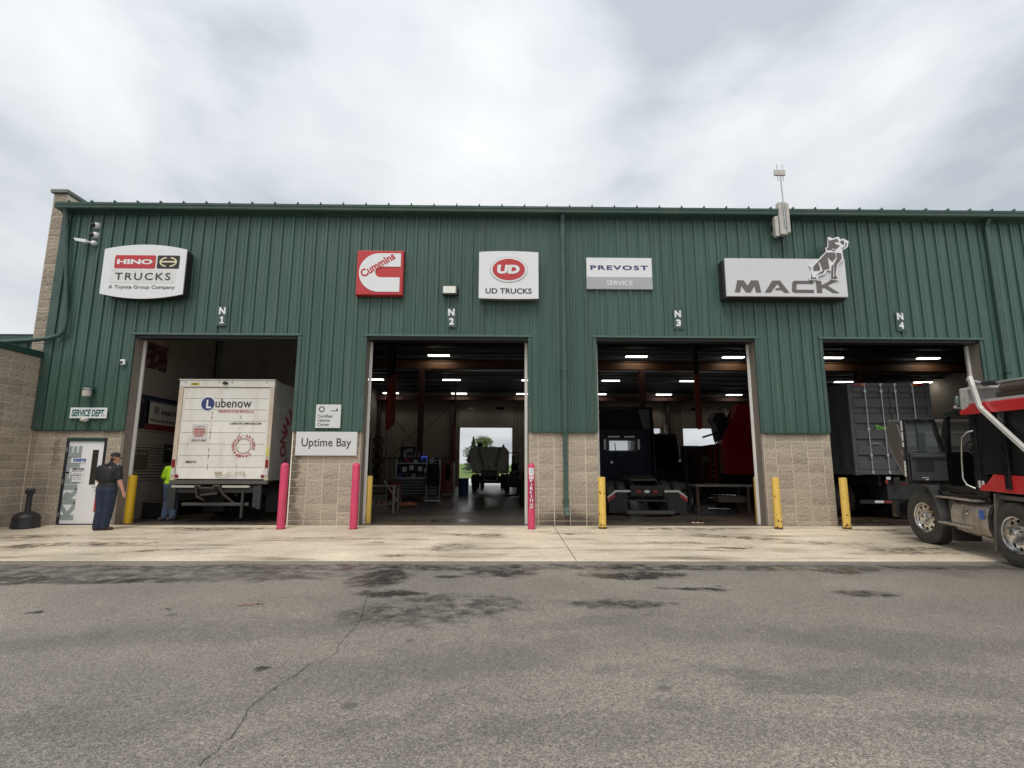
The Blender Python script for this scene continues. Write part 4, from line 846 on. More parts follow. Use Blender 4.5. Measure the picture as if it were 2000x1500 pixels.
g = MB(); arc = [(.085*math.sin(R(a)), .085*math.cos(R(a))) for a in range(-70, 71, 14)]; o_ = [Hd+r*x+f*y+u*.02 for x, y in arc]; o2 = [Hd+r*x*.92+f*(y*.6+.125)+u*.006 for x, y in arc]
for i in range(len(o_)-1): g.hexa([o_[i], o_[i+1], o2[i+1], o2[i], o_[i]+u*.008, o_[i+1]+u*.008, o2[i+1]+u*.006, o2[i]+u*.006])
part('cap_peak', g, M_CAP, MAN, 40)
b = MB(); b.cone2(Hd-f*.03-u*.035-r*.05, .055, Hd-f*.03-u*.035+r*.05, .055); blob('hair', b, M_HAIR, MAN, .012, 2)
# the worker beside the box truck: bent forward, back half turned, head behind the tail lamp
p = G(329, 1016); WK = thing('person', 'worker in bright yellow hi-vis shirt and faded jeans beside the white box truck', 'person', (p.x, p.y, 0))
b = MB(); hd = Vector((.135, .05, 1.60)); f, r, u = head(b, hd, 75, -25)
b.cone2((.075, .0, 1.40), .068, (.11, .03, 1.53), .058); b.sphere((.03, 0, 1.18), .16, sc=(1, .75, 1.5)); b.sphere((0, 0, .98), .15, sc=(1.05, .85, .9))
WL = {-1: [((-.075, 0, .92), .12), ((-.09, .03, .52), .082), ((-.10, -.02, .10), .056)], 1: [((.085, 0, .92), .12), ((.10, .03, .52), .082), ((.115, -.02, .10), .056)]}
for s_ in (-1, 1): chain(b, WL[s_])
chain(b, [((-.17, 0, 1.36), .06), ((-.26, .03, 1.14), .047), ((-.22, .18, .98), .034)]); hand(b, (-.215, .19, .97), (.3, .8, -.2), (-.5, .2, .8)); chain(b, [((.24, .02, 1.38), .06), ((.34, .10, 1.16), .047), ((.36, .28, 1.12), .034)]); hand(b, (.36, .29, 1.12), (.1, .9, .1), (0, -.1, 1))
blob('body', b, M_SKIN2, WK, .009, 3)
b = MB(); b.sphere((.02, 0, 1.16), .195, sc=(1, .80, 1.3)); b.cone2((-.13, 0, 1.38), .075, (.20, .02, 1.39), .075); b.sphere((.04, 0, 1.30), .185, sc=(1.08, .72, .7)); b.cone2((-.165, 0, 1.37), .085, (-.245, .025, 1.17), .085); b.cone2((.235, .02, 1.38), .082, (.32, .08, 1.2), .080); b.cone2((-.07, 0, 1.0), .135, (.09, 0, 1.0), .135)
blob('shirt', b, M_HIVIS, WK, .012, 4)
b = MB(); b.cone2((-.08, 0, .93), .138, (.085, 0, .93), .138)
for s_ in (-1, 1): chain(b, [(q, rr+.022+(.014 if i == 2 else 0)) for i, (q, rr) in enumerate(WL[s_])])
blob('jeans', b, M_JEAN2, WK, .012, 4)
for x in (-.10, .115):
    b = MB(); b.cone2((x-.02, .02, .05), .055, (x-.06, -.12, .042), .045); b.cone2((x, -.02, .11), .056, (x, 0, .05), .058); b.v = [(a_, b_, max(c_, .004)) for a_, b_, c_ in b.v]; blob('boot', b, M_BOOT2, WK, .010, 3)
b = MB(); b.cone2((-.20, .02, 1.05), .05, (-.22, .02, .80), .07); blob('tool_pouch', b, mat('black_cloth', (.012, .012, .013), .9), WK, .012, 3)
b = MB(); b.sphere(hd+u*.03-f*.005, .104, 16, 10, (1, 1, .85)); blob('cap', b, mat('maroon_cap', (.10, .02, .02), .85), WK, .012, 2)
# ------------------------------------------------------------------ wheels
M_CHROME = mat('polished_alloy', (.70, .69, .67), .22, .95, var=.1, scale=20, dirt=((.26, .22, .17), .35, 9, (1, 1, 1)))
M_BLKPAINT = mat('black_paint', (.007, .008, .009), .25, spec=.4, coat=.15, var=.1, dirt=((.05, .045, .04), .35, 5, (1, 1, 1)))
M_REDPAINT = mat('red_truck_paint', (.60, .028, .034), .32, coat=.3, var=.12, dirt=((.42, .14, .11), .35, 3, (1, 1, 1)))
M_DIRTY = mat('dirty_alloy', (.42, .38, .33), .5, .4, var=.25, scale=5, dirt=((.20, .15, .10), .9, 5, (2, 2, .3)))
M_MUD = mat('muddy_steel', (.13, .115, .10), .8, .0, var=.25, scale=6, dirt=((.25, .20, .15), .7, 4, (1, 1, .5)))
M_CHASSIS = mat('chassis_black', (.014, .013, .013), .7, var=.2, dirt=((.05, .042, .035), .6, 5, (1, 1, 1)))
M_TAILRED = mat('tail_lamp_red', (.22, .008, .01), .25); M_AMBER = mat('amber_lamp', (.55, .13, .02), .25); M_CLEAR = mat('clear_lamp', (.62, .63, .62), .2)
_wc = {}
def wheel(parent, x, y, z, r, w, side, style='steer', rim=M_CHROME, ry=0.):
    """one tyre with rim, axle along x, outer face towards side"""
    key = (r, w, style, rim.name)
    if key not in _wc:
        rr = .295; hw = w/2; t = MB()
        pr = [(rr, -hw*.78), (rr+.03, -hw*.92), (rr+(r-rr)*.45, -hw*1.0), (r-.05, -hw*.95), (r-.012, -hw*.82)]
        for k in range(5):
            a = -hw*.78 + k*(hw*1.56/5); b_ = a + hw*1.56/5; pr += [(r, a+.004), (r, b_-.016), (r-.012, b_-.012), (r-.012, b_-.002)]
        pr += [(r-.012, hw*.82), (r-.05, hw*.95), (rr+(r-rr)*.45, hw*1.0), (rr+.03, hw*.92), (rr, hw*.78)]
        t.lathe(pr, (0, 0, 0), (1, 0, 0), 40, closed=False); tm = t.mesh('wheel', M_RUBBER, 30)
        q = MB(); d = hw*(.55 if style == 'steer' else .35)
        q.lathe([(.30, hw*.86), (.285, hw*.80), (.28, d+.02), (.265, d), (.17, d+.015), (.15, d+.02)], (0, 0, 0), (1, 0, 0), 40)
        q.lathe([(.30, -hw*.86), (.28, -hw*.7), (.27, d-.03)], (0, 0, 0), (1, 0, 0), 32); rm = q.mesh('rim', rim, 35)
        q = MB()
        hx = d+.02
        if style == 'steer': q.lathe([(.155, hx-.03), (.155, hx), (.105, hx+.005), (.10, hx+.05), (.085, hx+.08), (.05, hx+.095), (.002, hx+.098)], (0, 0, 0), (1, 0, 0), 28)
        else: q.lathe([(.155, hx-.03), (.155, hx), (.125, hx+.01), (.115, hx+.12), (.085, hx+.14), (.002, hx+.145)], (0, 0, 0), (1, 0, 0), 28)
        hm = q.mesh('hub', rim, 35)
        q = MB(); q.cyl((hx-.02, .1425, 0), (hx+(.045 if style == 'steer' else .085), .1425, 0), .017, .011, 8); nm = q.mesh('nut', rim, 40)
        q = MB(); q.lathe([(.030, 0), (.030, .008), (.002, .008)], (d+.004, .222, 0), (1, 0, 0), 14); om = q.mesh('hand_hole', mat('void', (.002, .002, .002), .9))
        _wc[key] = (tm, rm, hm, nm, om)
    tm, rm, hm, nm, om = _wc[key]
    o = link('wheel', tm, parent, (x, y, z)); o.rotation_euler = (0, 0, (0 if side > 0 else math.pi) + ry)
    link('rim', rm, o); link('hub', hm, o)
    for k in range(10):
        n_ = link('nut', nm, o); n_.rotation_euler = (2*math.pi*k/10, 0, 0); n_ = link('hand_hole', om, o); n_.rotation_euler = (2*math.pi*(k+.5)/10, 0, 0)
    return o
def tyre_only(parent, x, y, z, r, w):
    key = ('t', r, w)
    if key not in _wc:
        t = MB(); hw = w/2; pr = [(.28, -hw*.8), (.30, -hw), (r-.06, -hw), (r-.01, -hw*.82)]
        for k in range(4): a = -hw*.8+k*hw*.4; pr += [(r, a), (r, a+hw*.36), (r-.014, a+hw*.37), (r-.014, a+hw*.4)]
        pr += [(r-.01, hw*.82), (r-.06, hw), (.30, hw), (.28, hw*.8), (.12, hw*.3), (.002, hw*.3)]; t.lathe(pr, (0, 0, 0), (1, 0, 0), 36); _wc[key] = t.mesh('wheel', M_RUBBER, 30)
    return link('wheel', _wc[key], parent, (x, y, z))
def wall_y(g, x0, x1, z0, z1, y0, y1, hole):
    a, b, c, d = hole; g.box(x0, a, y0, y1, z0, z1); g.box(b, x1, y0, y1, z0, z1); g.box(a, b, y0, y1, z0, c); g.box(a, b, y0, y1, d, z1)
def wall_x(g, y0, y1, z0, z1, x0, x1, hole):
    a, b, c, d = hole; g.box(x0, x1, y0, a, z0, z1); g.box(x0, x1, b, y1, z0, z1); g.box(x0, x1, a, b, z0, c); g.box(x0, x1, a, b, d, z1)
M_GLASS = glass('truck_glass', (.10, .13, .13), .03, .35)

# ------------------------------------------------------------------ red and black dump truck in front of bay N 4
T = thing('dump_truck', 'red and black dump truck with open driver door and tilted hood at right edge', 'truck', (9.92, -2.44, -.085), -8)
T.rotation_euler = (R(2.0), 0, R(-8))
wheel(T, -1.03, -.20, .53, .53, .34, -1, 'steer', ry=R(4)); wheel(T, 1.03, -.20, .53, .53, .34, 1, 'steer', ry=R(4))
wheel(T, -1.06, -2.55, .53, .525, .29, -1, 'drive'); wheel(T, 1.06, -2.55, .53, .525, .29, 1, 'drive')
for y in (-5.6, -6.95):
    for sx in (-1, 1): wheel(T, sx*1.06, y, .53, .525, .28, sx, 'drive'); tyre_only(T, sx*.74, y, .53, .525, .28)
for x in (-.45, .38): g = MB(); g.box(x, x+.07, -7.3, .9, .72, 1.0); part('frame_rail', g, M_CHASSIS, T)
g = MB(); g.cyl((-.95, -.2, .53), (.95, -.2, .53), .07); part('front_axle', g, M_CHASSIS, T); g = MB(); g.cyl((-.95, -2.55, .53), (.95, -2.55, .53), .08); part('pusher_axle', g, M_CHASSIS, T)
for y in (-5.6, -6.95): g = MB(); g.cyl((-.95, y, .53), (.95, y, .53), .1); part('drive_axle', g, M_CHASSIS, T)
g = MB(); g.box(-.5, .5, -.9, .75, .85, 1.75); part('engine', g, M_CHASSIS, T, bevel=.05)
g = MB(); g.box(-1.18, 1.18, .72, .95, .42, .78); part('bumper', g, M_BLKPAINT, T, bevel=.04)
# cab shell, open on the driver side
cab = link('cab', None, T)
def cp(name, g, m, **k): return part(name, g, m, cab, **k)
g = MB(); g.box(-1.08, 1.08, -1.95, -.62, 1.12, 1.22); cp('floor', g, M_CHASSIS)
g = MB(); g.prism([(-1.95, 2.56), (-.98, 2.56), (-.86, 2.60), (-1.02, 2.68), (-1.7, 2.71), (-1.95, 2.69)], 'x', -1.07, 1.07); cp('roof', g, M_BLKPAINT, bevel=.03)
g = MB(); g.box(-1.08, 1.08, -1.95, -1.90, 1.22, 2.56); cp('rear_wall', g, M_BLKPAINT)
g = MB(); g.box(-1.09, -1.04, -1.95, -1.63, 1.05, 2.56); cp('side_panel', g, M_BLKPAINT, bevel=.015)
g = MB(); g.hexa([(-1.09, -.97, 1.22), (-1.03, -.97, 1.22), (-1.03, -.60, 1.22), (-1.09, -.60, 1.22), (-1.09, -1.0, 1.9), (-1.03, -1.0, 1.9), (-1.03, -.72, 1.9), (-1.09, -.72, 1.9)]); g.hexa([(-1.09, -1.0, 1.9), (-1.03, -1.0, 1.9), (-1.03, -.72, 1.9), (-1.09, -.72, 1.9), (-1.09, -1.05, 2.56), (-1.03, -1.05, 2.56), (-1.03, -.97, 2.56), (-1.09, -.97, 2.56)]); cp('pillar', g, M_BLKPAINT)
g = MB(); wall_x(g, -1.90, -.75, 1.22, 2.56, 1.03, 1.09, (-1.62, -1.0, 1.95, 2.48)); cp('right_side', g, M_BLKPAINT)
g = MB(); g.box(1.05, 1.06, -1.62, -1.0, 1.95, 2.48); cp('right_window', g, M_GLASS)
g = MB(); g.hexa([(-1.03, -.70, 1.22), (1.03, -.70, 1.22), (1.03, -.62, 1.22), (-1.03, -.62, 1.22), (-1.03, -.80, 1.88), (1.03, -.80, 1.88), (1.03, -.70, 1.88), (-1.03, -.70, 1.88)]); cp('dash', g, M_BLACK)
g = MB(); g.hexa([(-1.0, -.80, 1.88), (1.0, -.80, 1.88), (1.0, -.78, 1.88), (-1.0, -.78, 1.88), (-1.0, -1.0, 2.56), (1.0, -1.0, 2.56), (1.0, -.98, 2.56), (-1.0, -.98, 2.56)]); cp('windshield', g, M_GLASS)
g = MB(); g.box(-.85, -.35, -1.75, -1.25, 1.25, 1.65); g.hexa([(-.85, -1.86, 1.6), (-.35, -1.86, 1.6), (-.35, -1.70, 1.6), (-.85, -1.70, 1.6), (-.85, -1.88, 2.35), (-.35, -1.88, 2.35), (-.35, -1.76, 2.35), (-.85, -1.76, 2.35)]); cp('seat', g, mat('grey_seat', (.05, .05, .052), .8), bevel=.04)
g = MB(); g.lathe([(.22, -.015), (.235, 0), (.22, .015), (.205, 0)], (-.6, -1.12, 1.92), (0, -.75, .65), 24, closed=True); g.tube([(-.6, -1.12, 1.92), (-.6, -.85, 1.72)], .025, 8); g.box(-.78, -.42, -1.125, -1.105, 1.90, 1.93); cp('steering_wheel', g, M_BLACK, smooth=40)
g = MB(); g.tube([(-1.10, -1.74, 2.27), (-1.17, -1.68, 2.24), (-1.20, -1.58, 2.14), (-1.20, -1.52, 1.75), (-1.20, -1.50, 1.40), (-1.18, -1.56, 1.28), (-1.10, -1.64, 1.22)], .017, 10); part('grab_handle', g, M_CHROME, T, 40)
g = MB(); g.box(-1.096, -1.0905, -1.86, -1.72, 1.24, 1.37); part('permit_sticker', g, M_SIGNW, T)
g = MB(); g.box(-1.08, -1.02, -1.95, -.55, 1.0, 1.11); g.box(-1.0, 1.0, -1.95, -.5, .98, 1.11); part('cab_skirt', g, M_BLKPAINT, T)
# open door, hinged at the front pillar
D = link('door', None, T, (-1.09, -.97, 0)); D.rotation_euler = (0, 0, R(-8))
def dp(name, g, m, **k): return part(name, g, m, D, **k)
M_DTRIM = mat('door_trim', (.035, .036, .038), .6, var=.1)
g = MB(); g.box(-.74, -.68, -.05, .03, 1.26, 2.50); g.hexa([(-.12, -.05, 1.9), (-.05, -.05, 1.9), (-.05, .03, 1.9), (-.12, .03, 1.9), (-.24, -.05, 2.5), (-.17, -.05, 2.5), (-.17, .03, 2.5), (-.24, .03, 2.5)]); g.box(-.74, -.17, -.05, .03, 2.46, 2.54); dp('window_frame', g, M_BLKPAINT, bevel=.012)
g = MB(); g.box(-.74, -.0, -.05, .03, 1.24, 1.88); dp('door_skin', g, M_BLKPAINT, bevel=.04)
g = MB(); g.box(-.66, -.05, -.085, -.051, 1.32, 1.86); dp('trim_panel', g, M_DTRIM, bevel=.02)
g = MB(); g.box(-.58, -.28, -.092, -.0852, 1.50, 1.72); dp('grille', g, M_BLACK, bevel=.03); g = MB(); g.box(-.64, -.08, -.125, -.0853, 1.76, 1.82); dp('arm_rest', g, M_DTRIM, bevel=.015)
g = MB(); g.hexa([(-.68, -.015, 1.88), (-.10, -.015, 1.88), (-.10, -.010, 1.88), (-.68, -.010, 1.88), (-.68, -.015, 2.46), (-.22, -.015, 2.46), (-.22, -.010, 2.46), (-.68, -.010, 2.46)]); dp('glass', g, M_GLASS)
g = MB(); g.box(-.50, -.485, -.03, .0, 1.88, 2.46); dp('vent_bar', g, M_BLACK)
for z0, z1, m in ((2.30, 2.50, M_SIGNW), (2.10, 2.28, M_SIGNW), (1.98, 2.07, M_SIGNW), (1.50, 1.70, M_SIGNW), (1.40, 1.49, M_SIGNW), (1.72, 1.92, mat('brown_label', (.06, .035, .025), .6)), (1.32, 1.39, MATS['brown_label'])): g = MB(); g.box(-.7445, -.7405, -.045, .02, z0, z1); dp('edge_sticker', g, m)
g = MB(); g.box(-.7, -.682, -.052, -.0505, 1.30, 2.48); dp('edge_gasket', g, M_DTRIM)
g = MB(); g.box(-.50, -.38, -.090, -.0857, 1.375, 1.385); dp('step_badge', g, M_CLEAR); g = MB(); g.box(-.44, -.39, -.090, -.0857, 1.335, 1.35); dp('courtesy_lamp', g, M_CLEAR)
# tilted hood standing open ahead of the cab
g = MB(); pr = [(.34, 1.16), (.56, 1.26), (.84, 1.50), (1.08, 1.80), (1.22, 2.10), (1.24, 2.36), (1.17, 2.54), (1.10, 2.62)]
xs = [(-1.05, -.10), (-1.0, -.03), (-.85, 0), (.85, 0), (1.0, -.03), (1.05, -.10)]
for (y, z) in pr:
    for x, dy in xs: g.v.append((x, y+dy, z))
for i in range(len(pr)-1):
    for j in range(5): a = i*6+j; g.f.append([a, a+1, a+7, a+6]); g.mi.append(0)
o = part('hood', g, mat('hood_shell', (.10, .088, .078), .55, dirt=((.10, .08, .065), .5, 3, (1, 1, 1))), T, 40); sd = o.modifiers.new('t', 'SOLIDIFY'); sd.thickness = .03
for s_ in (-1, 1):
    g = MB(); g.prism([(.32, 1.18), (.53, 1.26), (.80, 1.50), (1.02, 1.80), (1.14, 2.10), (1.16, 2.36), (1.09, 2.56), (.72, 2.50), (.62, 2.2), (.66, 1.9), (.45, 1.55)], 'x', s_*1.03, s_*1.0); part('hood_side', g, MATS['hood_shell'], T)
g = MB(); g.prism([(.50, 2.28), (.93, 2.28), (.93, 2.32), (.50, 2.32)], 'x', -.98, .98); part('hood_brace', g, M_MUD, T)
g = MB(); g.prism([(.40, 1.55), (.95, 1.95), (.93, 1.99), (.38, 1.60)], 'x', -.98, .98); part('hood_liner', g, M_MUD, T)
# fender, steps, tank, flaps
g = MB(); pr = [(-.30, 1.22), (-.48, 1.18), (-.64, 1.0), (-.76, .72), (-.80, .42)]
for y, z in pr: g.v += [(-1.22, y, z), (-.82, y, z)]
for i in range(len(pr)-1): g.f.append([2*i, 2*i+1, 2*i+3, 2*i+2]); g.mi.append(0)
o = part('quarter_fender', g, mat('grey_fender', (.075, .075, .075), .7, dirt=((.18, .15, .12), .6, 5, (1, 1, .6))), T, 40); sd = o.modifiers.new('t', 'SOLIDIFY'); sd.thickness = .02
g = MB(); g.box(-1.22, -.75, -1.80, -.66, .985, 1.02); part('upper_step', g, M_DIRTY, T, bevel=.008); g = MB(); g.box(-1.24, -.85, -1.62, -.74, .49, .53); part('lower_step', g, M_DIRTY, T, bevel=.008)
g = MB(); g.box(-1.06, -.70, -1.02, -.80, .55, .95); part('step_box', g, M_MUD, T, bevel=.02)
g = MB(); g.prism([(-.62, .96), (-.98, .96), (-1.14, .90), (-1.19, .76), (-1.19, .56), (-1.14, .42), (-.98, .36), (-.62, .36)], 'y', -2.02, -1.04); part('fuel_tank', g, M_DIRTY, T, bevel=.02)
for y in (-1.36, -1.72): g = MB(); g.prism([(-.62, .975), (-.985, .975), (-1.15, .912), (-1.206, .765), (-1.206, .555), (-1.15, .41), (-.985, .345), (-.62, .345)], 'y', y-.035, y+.035); part('tank_strap', g, M_DIRTY, T)
g = MB(); g.prism([(-.60, .985), (-.99, .985), (-1.16, .918), (-1.215, .77), (-1.215, .55), (-1.16, .40), (-.99, .335), (-.60, .335)], 'y', -2.10, -2.025); part('tank_bracket', g, M_CHASSIS, T)
g = MB(); g.box(-1.212, -1.208, -1.94, -1.82, .70, .86); part('blue_sticker', g, mat('blue_sticker', (.05, .12, .42), .4), T)
g = MB(); g.hexa([(-1.22, -2.16, 1.18), (-.80, -2.16, 1.18), (-.80, -2.13, 1.18), (-1.22, -2.13, 1.18), (-1.22, -2.05, .20), (-.80, -2.05, .20), (-.80, -2.02, .20), (-1.22, -2.02, .20)]); g.v = [(x, y-.10, z) for x, y, z in g.v]; part('mud_flap', g, M_MUD, T)
g = MB(); g.box(-1.15, -.70, -3.4, -2.2, 1.08, 1.16); part('axle_fender', g, M_MUD, T, bevel=.02)
g = MB(); g.box(-1.20, -.72, -1.10, -1.05, .20, .48); part('lower_flap', g, M_CHASSIS, T)
for y_, z_ in ((-1.12, 1.02), (-1.4, 1.02), (-1.68, 1.02), (-1.0, .53), (-1.35, .53)): g = MB(); g.box(-1.21, -.86, y_-.06, y_+.06, z_+.001, z_+.008); part('step_tread', g, M_MUD, T)
g = MB(); g.tube([(-1.0, -.62, 1.16), (-1.12, -.70, 1.10), (-1.13, -1.2, 1.07), (-1.10, -1.9, 1.10), (-.9, -2.0, 1.2)], .018, 8); g.tube([(-1.02, -.58, 1.20), (-1.10, -.75, 1.13), (-1.09, -1.5, 1.13)], .014, 8); part('air_line', g, M_BLACK, T, 40)
g = MB(); g.box(-1.10, -1.091, -.92, -.72, 1.06, 1.11); part('side_marker', g, M_CLEAR, T, bevel=.01)
g = MB(); g.cyl((-1.195, -1.52, .78), (-1.215, -1.52, .80), .05, n=14); part('tank_cap', g, M_CHROME, T); g = MB(); g.box(-1.1005, -1.0905, -1.80, -1.78, 1.30, 2.50); part('cab_seam', g, M_CHASSIS, T)
g = MB(); g.tube([(-1.05, -.72, 2.30), (-1.28, -.62, 2.38), (-1.34, -.62, 2.30), (-1.34, -.62, 1.78), (-1.22, -.66, 1.70)], .013, 8); part('mirror_bracket', g, M_BLACK, T); g = MB(); g.box(-1.44, -1.26, -.66, -.60, 1.85, 2.30); part('mirror', g, M_BLACK, T, bevel=.03)
# dump body
body = link('dump_body', None, T)
def bp(name, g, m, **k): return part(name, g, m, body, **k)
g = MB(); g.box(-1.20, 1.20, -7.4, -2.02, 1.50, 2.56); bp('box', g, mat('black_body', (.008, .008, .009), .45, spec=.3, dirt=((.025, .022, .02), .4, 3, (1, 1, 1))), bevel=.02)
g = MB(); g.box(-1.0, 1.0, -7.4, -2.0, 1.05, 1.22); bp('sub_frame', g, M_CHASSIS)
for s_ in (-1, 1):
    g = MB(); g.prism([(-1.93, 1.21), (-7.4, 1.21), (-7.4, 1.50), (-2.28, 1.50), (-2.12, 1.34), (-1.97, 1.30)], 'x', s_*1.16, s_*1.235); bp('lower_rail', g, M_REDPAINT, bevel=.012)
    g = MB(); g.prism([(-1.66, 2.56), (-7.4, 2.56), (-7.4, 2.75), (-1.98, 2.75), (-1.80, 2.66), (-1.66, 2.64)], 'x', s_*1.13, s_*1.25); bp('top_rail', g, M_REDPAINT, bevel=.015)
    for y in (-2.62, -3.9, -5.2, -6.5): g = MB(); g.box(min(s_*1.202, s_*1.265), max(s_*1.202, s_*1.265), y-.06, y+.06, 1.27, 2.555); bp('side_post', g, M_BLKPAINT, bevel=.01)
    g = MB(); g.box(min(s_*1.202, s_*1.212), max(s_*1.202, s_*1.212), -7.3, -2.1, 2.05, 2.062); bp('seam', g, M_CHASSIS)
g = MB(); g.box(-1.22, 1.22, -1.86, -1.66, 2.645, 3.05); bp('cab_shield', g, mat('grey_white_metal', (.50, .49, .47), .5, dirt=((.3, .26, .2), .4, 5, (1, 1, 1))), bevel=.02)
g = MB(); g.box(-1.22, 1.22, -2.30, -1.8605, 3.0, 3.06); bp('shield_top', g, MATS['grey_white_metal'], bevel=.008)
g = MB(); g.box(-1.21, 1.21, -7.4, -1.8605, 2.755, 2.80); bp('board_rail', g, MATS['grey_white_metal'])
g = MB(); g.sphere((-1.22, -1.60, 2.82), .07, sc=(.7, .6, 1.6)); bp('marker_lamp', g, mat('smoked_lamp', (.10, .13, .12), .2), smooth=60)
g = MB(); g.tube([(-1.15, -2.62, 2.96), (-1.15, -5, 2.98), (-1.15, -7.4, 2.96)], .085, 14); g.tube([(-1.10, -2.45, 2.86), (-1.10, -7.4, 2.86)], .075, 10); g.tube([(-.98, -2.3, 2.84), (-.98, -7.4, 2.84)], .06, 10); bp('tarp_roll', g, mat('brown_tarp', (.075, .058, .05), .8, var=.3, scale=8, dirt=((.16, .11, .08), .5, 6, (1, .3, 1))), smooth=50)
g = MB(); g.cyl((-1.22, -2.28, 3.08), (-1.20, -2.55, 3.06), .05, n=14); bp('tarp_motor', g, M_BLACK, smooth=40)
g = MB(); g.cyl((-1.24, -2.14, 3.12), (-1.20, -2.30, 3.08), .022, n=10); g.cyl((-1.20, -2.55, 3.06), (-1.18, -7.4, 3.02), .022, n=10); g.cyl((-1.36, -2.10, 3.16), (-1.20, -2.12, 3.12), .025, n=10); bp('tarp_shaft', g, M_STEEL, smooth=40)
g = MB()
def sqbar(g, pts, w):
    vs = []
    for i, p in enumerate(pts):
        p = Vector(p); t = (Vector(pts[min(i+1, len(pts)-1)])-Vector(pts[max(i-1, 0)])).normalized(); n_ = Vector((1, 0, 0)); b_ = t.cross(n_).normalized(); vs.append([p-n_*w-b_*w, p+n_*w-b_*w, p+n_*w+b_*w, p-n_*w+b_*w])
    for a, b_ in zip(vs, vs[1:]): g.hexa(a+b_)
sqbar(g, [(-1.31, -2.10, 3.22), (-1.31, -2.26, 2.68), (-1.31, -2.33, 2.60), (-1.31, -3.15, 1.90), (-1.31, -4.6, .98)], .032); part('tarp_arm', g, mat('bare_aluminium', (.68, .67, .62), .4, .2), T, bevel=.006)
g = MB(); g.cyl((-1.05, -1.52, 2.74), (-1.05, -1.52, 2.80), .05); g.sphere((-1.15, -1.50, 2.72), .06, sc=(1.2, 1.5, .6)); part('roof_marker', g, M_CLEAR, T, 50)

# ------------------------------------------------------------------ white box truck in bay N 1
bx, by = -7.535, .60
T = thing('box_truck', 'white box truck with Lubenow lettering backed into the left bay', 'truck', (bx, by, 0))
M_BOXW = mat('box_white', (.74, .71, .65), .45, var=.05, scale=3, dirt=((.42, .33, .22), .4, 3, (1, 1, .5)))
M_BOXD = mat('door_white_slats', (.76, .74, .69), .45, var=.05, scale=3, obj=.03, dirt=((.45, .38, .28), .4, 4, (1, 1, .3)))
M_TAN = mat('frame_tan', (.56, .48, .38), .5, var=.08, dirt=((.35, .26, .16), .5, 6, (1, 1, .4)))
hw, zb, zt = 1.285, 1.08, 3.77
def BT(px, py, y=0.): q = P(px, py, by+y); return Vector((q.x-bx, y, q.z))
for s_ in (-1, 1): g = MB(); g.box(min(s_*hw, s_*(hw-.115)), max(s_*hw, s_*(hw-.115)), 0, .12, zb, zt-.20); part('corner_post', g, M_TAN, T, bevel=.01)
g = MB(); g.box(-hw, hw, 0, .12, zt-.198, zt-.012); part('header', g, M_BOXW, T, bevel=.012); g = MB(); g.box(-hw-.02, hw+.01, -.02, .14, zt-.01, zt+.012); part('roof_cap', g, M_BOXW, T)
for s_ in (-1, 1): g = MB(); g.box(min(s_*hw, s_*(hw-.03)), max(s_*hw, s_*(hw-.03)), .122, 7.4, zb, zt-.02); part('side_panel', g, mat('box_side', (.50, .49, .47), .4, var=.05, scale=2, dirt=((.36, .32, .26), .4, 2, (1, 1, .5))), T)
g = MB(); g.box(-hw+.03, hw-.03, .122, 7.4, zt-.06, zt-.02); part('roof', g, M_BOXW, T); g = MB(); g.box(-hw+.03, hw-.03, 7.37, 7.4, zb, zt-.06); part('front_panel', g, M_BOXW, T); g = MB(); g.box(-hw+.03, hw-.03, .13, 7.37, zb-.06, zb+.02); part('deck', g, M_CHASSIS, T)
dw = hw-.118; dr = link('roll_door', None, T); zs = zb+.03; n_ = 8; dh = (zt-.205-zs)/n_
for k in range(n_): g = MB(); g.box(-dw+.008, dw-.008, .035, .06, zs+k*dh+.004, zs+(k+1)*dh-.004); part('door_slat', g, M_BOXD, dr, bevel=.006)
for s_ in (-1, 1): g = MB(); g.box(min(s_*dw, s_*(dw-.05)), max(s_*dw, s_*(dw-.05)), .028, .034, zs, zt-.22); part('door_edge', g, M_BOXW, dr)
M_RSTREAK = mat('rust_streak', (.20, .095, .03), .9, var=.4, scale=20)
for xx, z0, z1 in ((BT(414, 800).x, 1.35, 3.20), (BT(470, 800).x, 1.40, 3.15)):       # rusty rivet lines of the door ribs
    z = z0
    while z < z1:
        L_ = random.uniform(.03, .14); w_ = random.uniform(.004, .010); g = MB(); g.box(xx-w_, xx+w_, .0335, .0345, z, z+L_); part('rust_streak', g, M_RSTREAK, dr); z += L_ + random.uniform(.02, .12)
# lettering
c = BT(405, 788.5); y_ = .030
g = MB(); g.prism(ell(c.x, c.z, .20, .20, 32), 'y', y_-.002, y_+.003); part('logo_halo', g, M_SIGNW, T); g = MB(); g.prism(ell(c.x, c.z, .178, .178, 32), 'y', y_-.006, y_-.0025); part('logo_ball', g, M_NAVY, T)
text('L', .13, .23, (c.x+.03, y_-.007, c.z-.005), T, M_SIGNW, bold=.03)
a, b_ = BT(419, 797), BT(491, 780); text('ubenow', (b_-a).x, .24, ((a.x+b_.x)/2, y_, (a.z+b_.z)/2+.02), T, M_INK, bold=.006)
a, b_ = BT(424, 806), BT(496, 800); text('TRANSPORTATION SERVICES LLC', (b_-a).x, .085, ((a.x+b_.x)/2, y_, (a.z+b_.z)/2), T, M_REDINK, bold=.01)
a, b_ = BT(448, 829), BT(509, 825); text('LUBENOWCOMPANIES.COM', (b_-a).x, .055, ((a.x+b_.x)/2, y_, (a.z+b_.z)/2), T, M_INK, bold=.02)
a, b_ = BT(371, 863), BT(405, 827.5); cx, cz, w, h = (a.x+b_.x)/2, (a.z+b_.z)/2, b_.x-a.x, b_.z-a.z
